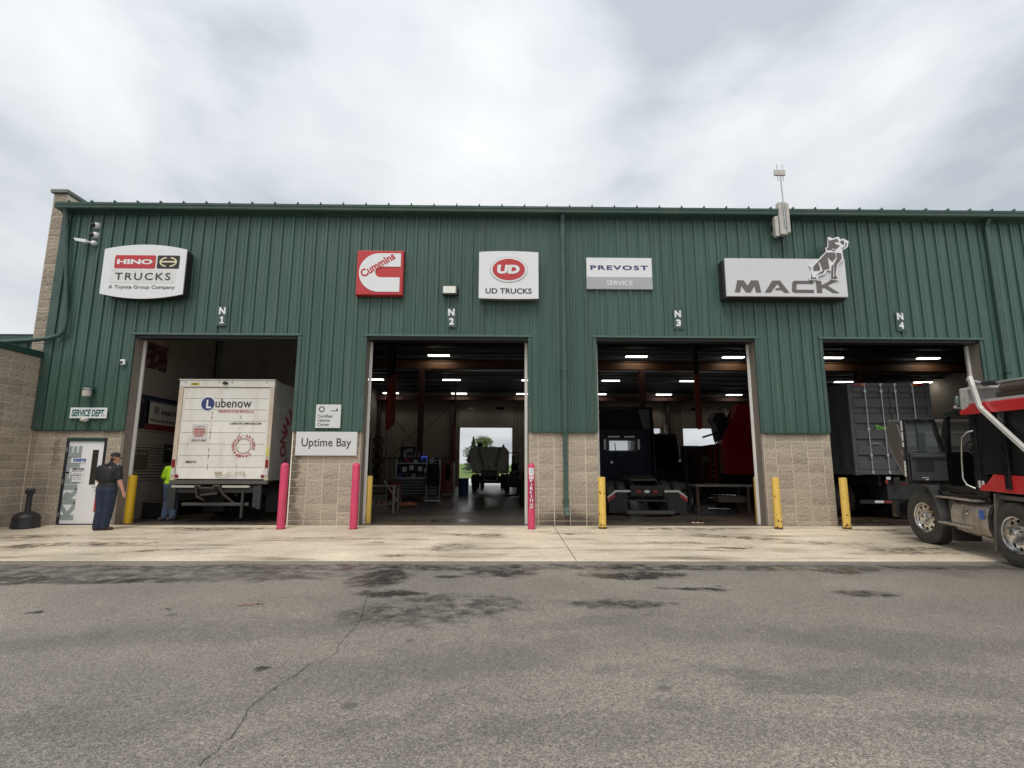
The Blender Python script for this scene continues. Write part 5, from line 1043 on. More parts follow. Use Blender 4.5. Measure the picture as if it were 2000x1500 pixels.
g = MB(); g.box(cx-w/2, cx+w/2, y_-.001, y_+.004, cz-h/2, cz+h/2); part('hiring_poster', g, mat('poster_grey', (.60, .59, .56), .5), T)
text('Lubenow', w*.6, .04, (cx, y_-.002, cz+h*.37), T, M_NAVY); text('HIRING\nDRIVERS\nNOW', w*.82, h*.50, (cx, y_-.002, cz+.01), T, M_REDINK, bold=.03, linesp=.85); text('920-347-0500', w*.92, .05, (cx, y_-.002, cz-h*.41), T, M_INK, bold=.01)
a = BT(360.5, 904); b_ = BT(382.5, 900); text('MM20741', b_.x-a.x, .06, ((a.x+b_.x)/2, y_, (a.z+b_.z)/2), T, M_INK, bold=.01, shear=.2)
c = BT(474.5, 871)
def arc_text(body, r, a0, a1, h, m, parent, yy):
    n = len(body)
    for i, ch in enumerate(body):
        if ch == ' ': continue
        a = a0 + (a1-a0)*i/(n-1); text(ch, h*(.35 if ch in "-'I" else .72), h*(.2 if ch in "-'" else 1), (c.x+r*math.cos(R(a)), yy, c.z+r*math.sin(R(a))), parent, m, bold=.03, rot=a-90)
arc_text('HAUL-AROUND CHAMPION', .275, 165, -178, .085, M_REDINK, T, y_)
g = MB(); g.prism(ring(c.x, c.z, .205, .205, .008, 0, 359, 40), 'y', y_, y_+.003); part('ring', g, M_REDINK, T)
g = MB(); g.prism(ring(c.x, c.z, .19, .19, .004, 0, 359, 40), 'y', y_, y_+.003); part('ring', g, M_INK, T)
# right side lettering, gulls, scuffs
sx_ = hw+.001
for i, ch in enumerate("CHAMPION HAUL"):
    pass
for ch, yy, zz, rot, hh in (('H', .95, 2.62, 60, .42), ('A', 1.22, 2.95, 48, .42), ('U', 1.58, 3.20, 36, .42), ('L', 1.95, 3.4, 25, .42), ('N', .80, 2.25, 82, .40), ('O', .82, 1.88, 100, .40), ('I', .95, 1.55, 116, .40), ('P', 1.20, 1.28, 130, .4)): text(ch, .12 if ch == 'I' else .36, hh, (sx_, yy, zz), T, M_REDINK, bold=.04, rot=rot, facing='+x')
for yy, zz in ((.32, 3.02), (.72, 3.06), (1.2, 3.02)):
    g = MB(); g.prism([(yy-.17, zz+.05), (yy-.05, zz+.03), (yy, zz-.03), (yy+.05, zz+.03), (yy+.18, zz+.04), (yy+.05, zz-.01), (yy+.01, zz-.16), (yy-.02, zz-.05), (yy-.06, zz-.0)], 'x', sx_, sx_+.003); part('gull', g, M_SIGNW, T)
for k in range(14):
    yy, zz = random.uniform(.2, .75), random.uniform(1.6, 2.3); a_, b_ = random.uniform(.02, .06), random.uniform(.05, .2); g = MB(); g.prism([(yy, zz), (yy+a_, zz+.02), (yy+a_*.8, zz+b_), (yy+.01, zz+b_*.7)], 'x', sx_, sx_+.002); part('scuff', g, M_SIGNW2, T)
# lamps, header details
for s_ in (-1, 1):
    for zz, m, h in ((1.52, M_TAILRED, .21), (1.29, M_CLEAR, .17)): g = MB(); g.box(s_*(hw-.058)-.038, s_*(hw-.058)+.038, -.02, -.0005, zz-h/2, zz+h/2); part('tail_lamp', g, m, T, bevel=.015)
    g = MB(); g.cyl((s_*(hw-.16), .0, zb+.11), (s_*(hw-.16), .027, zb+.11), .042, n=18); part('reflector', g, M_TAILRED, T)
g = MB(); g.box(-.12, .02, -.03, -.001, zt-.12, zt-.07); g.cyl((-.05, -.06, zt-.09), (-.05, -.0, zt-.09), .04, n=12); part('rear_camera', g, M_BLACK, T)
g = MB(); g.box(-.98, -.76, -.004, -.0005, zt-.155, zt-.085); part('maker_plate', g, mat('yellow_plate', (.62, .48, .02), .5), T); text('MORGAN', .15, .04, (-.85, -.005, zt-.12), T, M_INK, bold=.02)
for xx in (-1.12, -.22, .13, 1.05): g = MB(); g.cyl((xx, -.01, zt-.07), (xx, -.0005, zt-.07), .014, n=8); part('clearance_lamp', g, M_BLACK, T)
g = MB(); g.box(1.20, 1.255, -.012, -.0005, 1.72, 1.95); part('yellow_latch', g, mat('hi_yellow', (.6, .58, .1), .5), T)
g = MB(); g.tube([(-.10, .02, zb+.11), (-.08, -.01, zb+.14), (.18, -.01, zb+.14), (.22, -.01, zb+.20), (.30, -.01, zb+.20)], .012, 8); g.tube([(.42, -.01, zb+.12), (.42, -.01, zb+.22), (.66, -.01, zb+.22), (.66, -.01, zb+.12)], .012, 8); g.box(-.14, .04, .0, .03, zb+.19, zb+.23); part('latch', g, M_TAN, T, 40)
# rear sill, lift gate, chassis
g = MB(); g.box(-hw, hw, -.03, .12, zb-.10, zb-.002); part('sill', g, mat('sill_grey', (.075, .07, .065), .6, dirt=((.14, .11, .08), .5, 6, (1, 1, 1))), T, bevel=.01)
for xa, xb_ in ((-1.22, -.55), (.10, .82)): g = MB(); g.box(xa, xb_, -.02, .30, zb-.19, zb-.135); part('gate_plate', g, mat('gate_grey', (.50, .48, .44), .45, .3), T, bevel=.008)
g = MB(); g.box(-1.2, 1.12, .02, .6, zb-.32, zb-.195); part('gate_deck', g, M_CHASSIS, T)
M_HINGE = mat('rusty_hinge', (.05, .036, .026), .7, .2, var=.3, scale=15)
for pts in ([(-.58, -.05, zb-.15), (-.42, -.06, zb-.15)], [(-.10, -.06, zb-.15), (.08, -.05, zb-.15)], [(-.45, -.07, zb-.20), (-.05, -.07, zb-.20)], [(-.55, -.05, zb-.17), (-.52, -.02, zb-.42), (-.35, .05, zb-.52)], [(.05, -.05, zb-.17), (.15, -.02, zb-.35), (.40, .15, zb-.62)], [(-.42, -.05, zb-.38), (.02, -.05, zb-.34)]): g = MB(); g.tube(pts, .035, 8); part('gate_hinge', g, M_HINGE, T, 40)
for xx in (-1.15, 1.08): g = MB(); g.box(xx-.05, xx+.05, -.01, .10, zb-.74, zb-.12); g.box(xx-.16, xx-.05, .0, .03, zb-.70, zb-.14); part('side_bracket', g, mat('grey_bracket', (.028, .028, .028), .6), T, bevel=.01)
g = MB(); g.box(-.95, .80, .05, .13, .42, .50); part('under_ride_bar', g, mat('bar_dark', (.05, .047, .043), .6), T, bevel=.01); g = MB(); g.box(.62, .68, .0, .045, .12, .80); part('hitch_rod', g, mat('grey_bracket', (.11, .11, .108)), T)
for xx in (-.42, .34): g = MB(); g.box(xx, xx+.08, .2, 10.2, .66, .92); part('frame_rail', g, M_CHASSIS, T)
for xx in (-1.05, -.72, .72, 1.05): tyre_only(T, xx, 2.3, .49, .49, .26)
for xx in (-1.02, 1.02): tyre_only(T, xx, 8.6, .49, .49, .28)
g = MB(); g.cyl((-1, 2.3, .49), (1, 2.3, .49), .1); g.sphere((0, 2.3, .49), .22); part('rear_axle', g, M_CHASSIS, T)
for xx in (-.9, .9): g = MB(); g.box(xx-.3, xx+.3, 1.55, 1.57, .15, .95); part('mud_flap', g, M_BLACK, T)
g = MB(); g.box(-1.1, 1.1, 7.6, 9.7, .85, 2.55); part('cab', g, mat('cab_white', (.6, .6, .58), .3), T, bevel=.15, seg=3)

# ------------------------------------------------------------------ dark container truck in bay N 4
T = thing('container_trailer', 'dark grey shipping container on a wheeled chassis inside bay N 4', 'trailer', (11.25, 1.5, 0))
M_CONT = mat('container_grey', (.068, .069, .072), .5, var=.1, scale=3, dirt=((.09, .09, .09), .4, 3, (1, 1, .5))); W2, Z0, Z1 = 1.22, 1.27, 3.93
for s_ in (-1, 1): g = MB(); g.box(min(s_*W2, s_*(W2-.12)), max(s_*W2, s_*(W2-.12)), 0, .12, Z0, Z1); part('corner_post', g, M_CONT, T, bevel=.008)
for z0, z1 in ((Z0, Z0+.14), (Z1-.12, Z1)): g = MB(); g.box(-W2+.122, W2-.122, .0, .12, z0, z1); part('rail', g, M_CONT, T, bevel=.008)
for sx in (-1, 1):
    for z0 in (Z0-.02, Z1-.1): g = MB(); g.box(min(sx*(W2+.005), sx*(W2-.16)), max(sx*(W2+.005), sx*(W2-.16)), -.008, .15, z0, z0+.12); cst = part('corner_casting', g, M_CONT, T, bevel=.012); g = MB(); g.prism(ell(sx*(W2-.075), z0+.06, .035, .03, 14), 'y', -.0095, -.0085); part('casting_hole', g, M_BLACK, cst)
for s_ in (-1, 1):
    d = link('door_leaf', None, T); xa, xb_ = (-W2+.13, -.012) if s_ < 0 else (.012, W2-.13); pts = []; z = Z0+.16
    prof = [(Z0+.15, .03)]
    for k in range(5): zc = Z0+.34+k*.46; prof += [(zc, .03), (zc+.05, .075), (zc+.19, .075), (zc+.24, .03)]
    prof.append((Z1-.13, .03)); g = MB()
    for z, yy in prof: g.v += [(xa, yy, z), (xb_, yy, z)]
    for i in range(len(prof)-1): g.f.append([2*i, 2*i+1, 2*i+3, 2*i+2]); g.mi.append(0)
    o = part('leaf', g, M_CONT, d); sd = o.modifiers.new('t', 'SOLIDIFY'); sd.thickness = .03
    for xx in ((-.72, -.24) if s_ < 0 else (.18, .70)):
        g = MB(); g.cyl((xx, -.01, Z0+.02), (xx, -.01, Z1-.02), .019, n=10); rod = part('lock_rod', g, M_STEEL, d, 40)
        for zz in (Z0+.06, Z0+.55, Z0+1.3, Z1-.25, Z1-.05): g = MB(); g.box(xx-.04, xx+.04, -.028, .028, zz-.04, zz+.04); part('cam_keeper', g, M_STEEL, rod, bevel=.01)
        g = MB(); g.tube([(xx, -.03, Z0+.88), (xx+.16, -.035, Z0+.90), (xx+.30, -.03, Z0+.86)], .014, 8); part('rod_handle', g, M_STEEL, rod)
text('Tree', .36, .13, (-.32, .02, Z0+1.35), T, mat('lime_print', (.20, .60, .05), .5), bold=.03)
for xx, m in ((-.98, M_TAILRED), (-.76, M_AMBER), (.76, M_AMBER), (.96, M_TAILRED)): g = MB(); g.box(xx-.085, xx+.085, -.03, -.001, Z1-.085, Z1-.02); part('roof_lamp', g, m, T, bevel=.01)
for s_ in (-1, 1):
    g = MB(); n_ = 44; L_ = 6.0
    for i in range(n_+1):
        y_ = .13+L_*i/n_; off = .0 if (i//2) % 2 else .036
        g.v += [(s_*(W2-.01-off), y_, Z0+.14), (s_*(W2-.01-off), y_, Z1-.1)]
    for i in range(n_): g.f.append([2*i, 2*i+2, 2*i+3, 2*i+1]); g.mi.append(0)
    part('side_wall', g, M_CONT, T)
    for z0, z1 in ((Z0, Z0+.14), (Z1-.1, Z1)): g = MB(); g.box(min(s_*W2, s_*(W2-.08)), max(s_*W2, s_*(W2-.08)), .151, 6.1, z0, z1); part('side_rail', g, M_CONT, T)
g = MB(); g.box(-W2+.08, W2-.08, .13, 6.1, Z1-.06, Z1-.02); part('roof', g, M_CONT, T); g = MB(); g.box(-W2+.08, W2-.08, .13, 6.1, Z0, Z0+.1); part('floor', g, M_CHASSIS, T); g = MB(); g.box(-W2, W2, 6.05, 6.1, Z0+.14, Z1-.1); part('front_wall', g, M_CONT, T)
for xx in (-.45, .37): g = MB(); g.box(xx, xx+.08, .2, 6.1, .95, 1.245); part('frame_rail', g, M_CHASSIS, T)
g = MB(); g.box(-1.15, 1.15, .0, .10, .46, .56); part('bumper', g, M_CHASSIS, T)
for k in range(6): g = MB(); g.box(-.75+k*.26, -.5+k*.26, -.006, -.001, .48, .545); part('tape', g, M_TAILRED if k % 2 else M_SIGNW2, T)
g = MB(); g.box(-.25, .9, .15, .9, .56, 1.1); part('tool_box', g, mat('tool_box_grey', (.03, .032, .034), .5), T, bevel=.02)
g = MB(); g.box(.15, .75, .13, .149, 1.0, 1.04); part('red_strip', g, M_TAILRED, T); g = MB(); g.box(-.15, .02, -.02, .03, .98, 1.2); part('hinge_post', g, M_CHASSIS, T)
g = MB(); g.box(-.40, -.32, -.02, -.001, 1.02, 1.12); part('tail_lamp', g, M_TAILRED, T); g = MB(); g.box(-.36, -.24, -.02, -.001, 1.13, 1.21); part('plate', g, M_SIGNW2, T)
for xx in (-1.02, -.70, .70, 1.02):
    for y_ in (1.6, 2.95): tyre_only(T, xx, y_, .52, .52, .27)
for xx in (-.8, .8): g = MB(); g.box(xx-.06, xx+.06, 5.2, 5.32, 0.03, 1.25); g.box(xx-.14, xx+.14, 5.12, 5.4, 0, .03); part('landing_leg', g, M_CHASSIS, T)

# ------------------------------------------------------------------ dark blue sleeper tractor in bay N 3
T = thing('sleeper_tractor', 'dark blue sleeper tractor unit with bare fifth wheel inside bay N 3', 'truck', (4.42, 3.0, 0), -1.0)
M_BLUE = mat('dark_blue_paint', (.005, .008, .018), .5, spec=.2, var=.1, dirt=((.012, .013, .02), .4, 3, (1, 1, 1)))
for y_ in (.72, 2.05):
    for xx in (-1.06, -.72, .72, 1.06): tyre_only(T, xx, y_, .51, .51, .28)
    g = MB(); g.cyl((-.95, y_, .51), (.95, y_, .51), .09); g.sphere((0, y_, .51), .2); part('drive_axle', g, M_CHASSIS, T)
for xx in (-.46, .38): g = MB(); g.prism([(.02, .80), (9.5, .80), (9.5, 1.06), (.5, 1.06), (.02, .92)], 'x', xx, xx+.08); part('frame_rail', g, M_CHASSIS, T)
g = MB(); g.prism([(-.45, 1.0), (-.40, 1.20), (.40, 1.20), (.45, 1.0)], 'y', .95, 1.75); g.hexa([(-.42, .35, 1.04), (.42, .35, 1.04), (.45, .95, 1.14), (-.45, .95, 1.14), (-.42, .35, 1.08), (.42, .35, 1.08), (.45, .95, 1.20), (-.45, .95, 1.20)]); part('fifth_wheel', g, mat('greasy_steel', (.09, .075, .06), .45, .4, var=.3, scale=10), T, bevel=.01)
g = MB(); g.box(-.52, .52, -.02, .03, .58, .90); part('end_member', g, M_CHASSIS, T, bevel=.02); 
for xx, m in ((-.26, M_TAILRED), (0, M_CLEAR), (.26, M_TAILRED)): g = MB(); g.prism(ell(xx, .72, .09, .045, 18), 'y', -.035, -.021); part('tail_lamp', g, m, T)
for s_ in (-1, 1):
    g = MB(); g.prism([(s_*.53, .70), (s_*.53, .76), (s_*.98, .76), (s_*1.24, .56), (s_*1.22, .51), (s_*.96, .70)], 'y', -.06, -.03); part('flap_hanger', g, mat('white_hanger', (.55, .54, .50), .4, .3), T)
    g = MB(); g.prism([(s_*1.02, .66), (s_*1.24, .50), (s_*1.22, .40), (s_*.99, .57)], 'y', -.075, -.061); part('red_tape', g, mat('red_tape', (.32, .03, .035), .5), T)
    g = MB(); g.box(min(s_*.62, s_*1.20), max(s_*.62, s_*1.20), -.05, -.035, .07, .69); o = part('mud_flap', g, mat('flap_black', (.020, .020, .022), .7), T)
    for k in range(6): q = MB(); xx = s_*(.66+k*.1); q.box(xx-.012, xx+.012, -.058, -.0505, .08, .66); part('flap_rib', q, MATS['flap_black'], o)
g = MB(); g.box(-.6, .6, -.03, .02, .42, .47); part('tow_bar', g, mat('grey_bracket', (.11, .11, .108)), T)
cab = link('cab', None, T); yb = 4.0
def cp(name, g, m, **k): return part(name, g, m, cab, **k)
g = MB(); wall_y(g, -1.2, 1.2, 1.05, 2.95, yb, yb+.06, (-.42, .58, 2.12, 2.50)); cp('rear_wall', g, M_BLUE)
g = MB(); wall_y(g, -.50, .66, 2.05, 2.57, yb-.03, yb-.001, (-.42, .58, 2.12, 2.50)); cp('window_frame', g, M_BLACK)
g = MB(); g.box(-.42, .58, yb+.02, yb+.03, 2.12, 2.50); cp('rear_window', g, glass('clear_glass', (.8, .9, .9), .02, .15))
for s_ in (-1, 1):
    g = MB(); g.box(min(s_*1.2, s_*1.14), max(s_*1.2, s_*1.14), yb+.062, yb+3.2, 1.05, 2.95); cp('side_wall', g, M_BLUE)
    g = MB(); g.prism([(yb-.45, 1.25), (yb+.6, 1.15), (yb+1.6, 3.72), (yb-.12, 3.80), (yb-.30, 3.2)], 'x', s_*1.21, s_*1.27); cp('side_extender', g, M_BLUE)
    g = MB(); g.prism([(s_*1.2, 2.96), (s_*1.2, 3.74), (s_*.72, 3.70), (s_*.95, 2.96)], 'y', yb-.05, yb+.02); cp('roof_flank', g, mat('grey_fairing', (.05, .05, .055), .5))
g = MB(); g.hexa([(-1.2, yb+.3, 2.96), (1.2, yb+.3, 2.96), (1.2, yb+3.2, 2.96), (-1.2, yb+3.2, 2.96), (-1.2, yb+.3, 3.78), (1.2, yb+.3, 3.78), (1.2, yb+1.8, 3.5), (-1.2, yb+1.8, 3.5)]); cp('roof_fairing', g, mat('fairing_shade_black', (.004, .004, .005), .9), bevel=.05)  # solid fairing coloured near-black in place of the shade inside its hollow back
g = MB(); g.box(-1.22, 1.22, yb-.02, yb+1.2, 3.785, 3.83); cp('roof_lip', g, M_BLUE)
g = MB(); g.box(-1.2, 1.2, yb, yb+3.2, 1.0, 1.049); cp('floor', g, M_CHASSIS)
g = MB(); g.box(-1.14, 1.14, yb+3.1, yb+3.2, 1.05, 1.7); cp('firewall', g, M_BLUE); g = MB(); g.box(-.9, .9, yb+3.2, yb+5.2, .9, 1.75); cp('hood', g, M_BLUE, bevel=.12, seg=3)
for xx, z0, w_ in ((.08, 2.62, .6), ): g = MB(); g.box(-.45, .0, yb-.03, yb-.001, 2.62, 2.68); cp('upper_lamp', g, M_CLEAR); g = MB(); g.box(.18, .58, yb-.03, yb-.001, 2.62, 2.68); cp('upper_lamp', g, M_CLEAR)
for xx in (-.58, .74): g = MB(); g.box(xx-.04, xx+.04, yb-.03, yb-.001, 2.15, 2.55); cp('side_lamp', g, M_CLEAR)
g = MB(); g.cyl((-.28, yb-.03, 1.92), (.38, yb-.03, 1.92), .018, n=8); cp('grab_bar', g, M_CHROME); g = MB(); g.cyl((-.33, yb-.03, 1.66), (-.33, yb-.001, 1.66), .055, n=16); cp('round_socket', g, M_CLEAR); g = MB(); g.box(1.28, 1.31, yb-.2, yb-.1, 2.15, 2.27); cp('side_marker', g, M_CLEAR)
g = MB(); g.tube([(-.2, yb-.04, 2.4), (-.16, yb-.1, 1.9), (.1, yb-.25, 1.6), (.2, yb-.3, 1.25), (.0, yb-.6, 1.1)], .018, 8); g.tube([(-.1, yb-.04, 1.6), (-.1, yb-.35, 1.3), (.1, yb-1.2, 1.12), (.2, 2.2, 1.15), (.05, 1.7, 1.22)], .018, 8); part('air_hose', g, M_BLACK, T, 50)
for xx in (-1.0, 1.0): tyre_only(T, xx, yb+4.0, .51, .51, .3)
# ------------------------------------------------------------------ ceiling lights
M_LAMP = mat('lamp_diffuser', (.9, .9, .88), .4, emit=((1, .96, .88), 6.5))
lm = None
ROWN = {15.5: 'nearest', 22.3: 'middle', 27.6: 'farthest'}
def lamp(x, y, z, where):
    global lm
    s = thing('ceiling_light', 'lit linear ceiling light in the %s row, %s' % (ROWN[y], where), 'light', (x, y, z), 0, 'shop ceiling lights')
    if lm is None:
        g = MB(); g.prism([(-.14, 0), (.14, 0), (.09, .07), (-.09, .07)], 'x', -.61, .61); a = g.mesh('housing', M_WHITE)
        g = MB(); g.prism([(-.12, -.035), (.12, -.035), (.135, -.002), (-.135, -.002)], 'x', -.59, .59); b_ = g.mesh('diffuser', M_LAMP)
        g = MB(); g.cyl((-.4, 0, .07), (-.4, 0, .3), .006, n=6); g.cyl((.4, 0, .07), (.4, 0, .3), .006, n=6); lm = (a, b_, g.mesh('hanger', M_STEEL))
    for nme, me in zip(('housing', 'diffuser', 'hanger'), lm): link(nme, me, s)
for x, w_ in ((-3.74, 'seen at the top of bay N 2'), (7.44, 'above the blue tractor'), (12.95, 'top right of the third bay'), (18.61, 'top left of the right-hand bay'), (24.14, 'over the right half of the container')): lamp(x, 15.5, 7.70, w_)
for x, w_ in ((-8.98, 'at the left jamb of bay N 2'), (-3.70, 'near the centre of bay N 2'), (1.75, 'at the right jamb of bay N 2'), (7.33, 'just above the blue tractor roof'), (12.75, 'behind the hanging hose in bay N 3'), (23.6, 'left one above the container'), (29.2, 'right one above the container')): lamp(x, 22.3, 7.45, w_)
for x, w_ in ((-9.0, 'behind the red hoses of bay N 2'), (-3.62, 'left of the back door'), (1.5, 'at the right jamb of bay N 2'), (7.4, 'at the left edge of bay N 3'), (12.6, 'above the middle black truck'), (18.2, 'over the red hopper')): lamp(x, 27.6, 7.25, w_)
# ------------------------------------------------------------------ hanging exhaust hoses
M_HOSE = mat('red_hose', (.34, .07, .045), .7, var=.2)
def hose(px, pyb, Y, r, label, ztop=8.0):
    p = P(px, pyb, Y); s = thing('exhaust_hose', label, 'hose', (p.x, p.y, p.z)); g = MB(); n = 60; pr = [(.002, -.02), (r*.5, 0), (r*.9, .10)]
    H = 2.3
    for k in range(n): pr += [(r, .12+H*k/n), (r*.90, .12+H*(k+.5)/n)]
    g.lathe(pr, (0, 0, 0), (0, 0, 1), 16); part('hose', g, M_HOSE, s, 60)
    g = MB(); g.cyl((0, 0, H+.12), (0, 0, 8.35-p.z-.033*p.y), r*.75, n=14); part('duct', g, M_CHASSIS, s, 50)
hose(757.5, 841, 10.0, .13, 'red exhaust hose hanging in bay N 2, longer of the pair'); hose(766, 832, 10.6, .13, 'red exhaust hose hanging in bay N 2, shorter of the pair'); hose(1366, 838, 9.0, .135, 'single red exhaust hose hanging in bay N 3')
hose(887, 900, 24.0, .10, 'slim dark red hose near the back of bay N 2')
# ------------------------------------------------------------------ things on the left inner wall
XW = -10.295
def on_wall(tl, br, name, label, cat, m, th=.012):
    a, b = PX(*tl, XW), PX(*br, XW); y0, y1, z1, z0 = a.y, b.y, a.z, b.z
    s = thing(name, label, cat, (XW, (y0+y1)/2, (z0+z1)/2)); w, h = y1-y0, z1-z0; g = MB(); g.box(0, th, -w/2, w/2, -h/2, h/2); part('sheet', g, m, s); return s, w, h
def cloth_mat(name, cols, scale):
    m = bpy.data.materials.new(name); m.use_nodes = True; n = m.node_tree.nodes; l = m.node_tree.links; b = n['Principled BSDF']; b.inputs['Roughness'].default_value = .85
    geo = n.new('ShaderNodeNewGeometry'); nz = n.new('ShaderNodeTexNoise'); nz.inputs['Scale'].default_value = scale; nz.inputs['Detail'].default_value = 4; nz.inputs['Distortion'].default_value = 1.2; l.new(geo.outputs['Position'], nz.inputs['Vector'])
    cr = n.new('ShaderNodeValToRGB'); e = cr.color_ramp.elements; e[0].color = (*cols[0], 1); e[1].color = (*cols[-1], 1); e[0].position = .35; e[1].position = .68
    for k, c in enumerate(cols[1:-1]): q = cr.color_ramp.elements.new(.35+.33*(k+1)/(len(cols)-1)); q.color = (*c, 1)
    l.new(nz.outputs['Fac'], cr.inputs[0]); l.new(cr.outputs[0], b.inputs['Base Color']); return m
s, w, h = on_wall((281, 664), (324, 728), 'wall_flag', 'dark mottled red and grey flag high on the left bay wall', 'flag', cloth_mat('flag_print', [(.02, .02, .025), (.12, .03, .03), (.30, .25, .22)], 3))
s, w, h = on_wall((268, 768), (287, 838), 'wall_flag', 'black flag with pale figure beside the KRIETE banner', 'flag', cloth_mat('flag_print2', [(.010, .010, .014), (.012, .012, .018), (.015, .015, .02), (.35, .33, .30)], 4))
s, w, h = on_wall((289, 772), (352, 846), 'wall_banner', 'red white and blue KRIETE welcome banner on the left bay wall', 'banner', mat('banner_white', (.62, .57, .48), .8))
g = MB(); g.box(.0125, .018, -w/2, w/2, h*.33, h*.5); part('blue_band', g, mat('banner_navy', (.015, .018, .06), .8), s); g = MB(); g.box(.0125, .018, -w/2, w/2, -h*.5, -h*.32); part('red_band', g, mat('banner_red', (.20, .02, .02), .8), s)
text('KRIETE', w*.42, h*.13, (.013, w*.10, h*.05), s, M_INK, bold=.04, facing='+x'); text('Welcomes Governor', w*.80, h*.10, (.013, w*.0, -h*.20), s, M_INK, bold=.02, facing='+x')
g = MB(); g.prism(ring(-w*.24, h*.10, h*.12, h*.12, h*.02, 0, 359, 24), 'x', .0125, .016); part('emblem', g, M_INK, s); text('K', h*.12, h*.14, (.013, -w*.24, h*.10), s, M_INK, bold=.05, facing='+x')
for k in range(11): g = MB(); yy = -w*.45+k*w*.09; g.prism(ell(yy, h*.36, .018, .018, 8), 'x', .0182, .02); part('star', g, M_SIGNW, s)
s, w, h = on_wall((247, 866), (312, 938), 'slat_wall', 'beige horizontal slat display panel low on the left bay wall', 'panel', mat('slat_gap', (.05, .042, .035), .9))
for k in range(12): g = MB(); z = -h/2+h*k/12; g.box(.0125, .028, -w/2, w/2, z+.012, z+h/12-.012); part('slat', g, M_INWALL, s)
s, w, h = on_wall((255, 880), (283, 917), 'notice_board', 'olive notice board hung on the slat panel', 'board', mat('board_olive', (.11, .10, .05), .7), .05); text('Our Goals', w*.7, .07, (.051, 0, h*.38), s, M_GREYP, bold=.01, facing='+x')
s, w, h = on_wall((321, 868), (345, 905), 'wall_poster', 'black poster with white lettering behind the box truck corner', 'poster', M_INK); text('Mopar', w*.6, h*.15, (.013, 0, h*.25), s, M_SIGNW, facing='+x')
s, w, h = on_wall((424, 660), (427, 741), 'wall_conduit', 'dark vertical conduit running up the left bay wall', 'conduit', M_BLACK, .06)
s = thing('floor_cabinet', 'low black cabinet along the left wall of the left bay', 'cabinet', (-9.95, 2.9, 0)); g = MB(); g.box(-.3, .25, -1.1, 1.1, .02, .42); part('case', g, M_CHASSIS, s, bevel=.01); g = MB(); g.box(-.32, .27, -1.12, 1.12, .421, .45); part('top', g, M_MUD, s)
# ------------------------------------------------------------------ middle of bay N 2: benches, cabinets, engine
def at(px, py): p = G(px, py); return p.x, p.y
x, y = at(742, 1001); s = thing('work_table', 'plain steel work table with lower shelf just inside bay N 2', 'table', (x-.1, y+.25, 0))
g = MB(); g.box(-.55, .62, -.4, .4, .82, .87); part('top', g, M_MUD, s, bevel=.006); g = MB(); g.box(-.5, .57, -.36, .36, .25, .28); part('shelf', g, M_MUD, s)
for xx in (-.52, .55):
    for yy in (-.36, .36): g = MB(); g.box(xx-.03, xx+.03, yy-.03, yy+.03, 0, .82); part('leg', g, mat('table_grey', (.20, .19, .17), .6), s)
for k in range(5): q = thing('shelf_part', '%s machine part on the lower shelf of the steel table' % ('leftmost brass', 'dark grey second', 'rusty middle', 'brass fourth', 'dark grey rightmost')[k], 'part', (x-.45+k*.19, y+.1+.05*(k % 2), .28), random.uniform(0, 90), 'parts on the table shelf'); g = MB(); g.lathe([(.002, 0), (.07, 0), (.08, .05), (.05, .06+.03*(k % 3)), (.002, .07+.03*(k % 3))], (0, 0, 0), (0, 0, 1), 12); part('casting', g, mat('part_%d' % (k % 3), [(.22, .16, .05), (.12, .11, .10), (.15, .05, .03)][k % 3], .6), q)
x, y = at(812, 976); s = thing('tool_chest', 'wide black tool chest with bright drawer edges and loaded back shelf', 'tool chest', (x, y+.3, 0))
g = MB(); g.box(-.98, .98, -.3, .32, .14, .96); part('case', g, M_CHASSIS, s, bevel=.01); g = MB(); g.box(-1.0, 1.0, -.32, .34, .961, .99); part('top', g, M_STEEL, s)
for k in range(6): g = MB(); z = .18+k*.13; g.box(-.94, .35, -.315, -.301, z, z+.105); d = part('drawer', g, M_BLACK, s); g = MB(); g.box(-.92, .33, -.325, -.3155, z+.092, z+.104); part('drawer_edge', g, M_STEEL, d)
for k in range(6): g = MB(); z = .18+k*.13; g.box(.39, .94, -.315, -.301, z, z+.105); d = part('drawer', g, M_BLACK, s); g = MB(); g.box(.41, .92, -.325, -.3155, z+.092, z+.104); part('drawer_edge', g, M_STEEL, d)
for xx in (-.99, 1.0): g = MB(); g.box(xx-.02, xx+.02, -.0, .04, .99, 1.85); part('upright', g, M_STEEL, s)
g = MB(); g.box(-.98, .98, .05, .08, .99, 1.9); part('back_panel', g, M_CHASSIS, s); g = MB(); g.box(-.98, .98, -.15, .045, 1.62, 1.65); part('upper_shelf', g, M_STEEL, s)
for k in range(4):
    for yy in (-.2, .2): pass
for xx in (-.85, .85): g = MB(); g.cyl((xx-.02, -.2, .07), (xx+.02, -.2, .07), .07, n=14); part('caster', g, M_RUBBER, s)
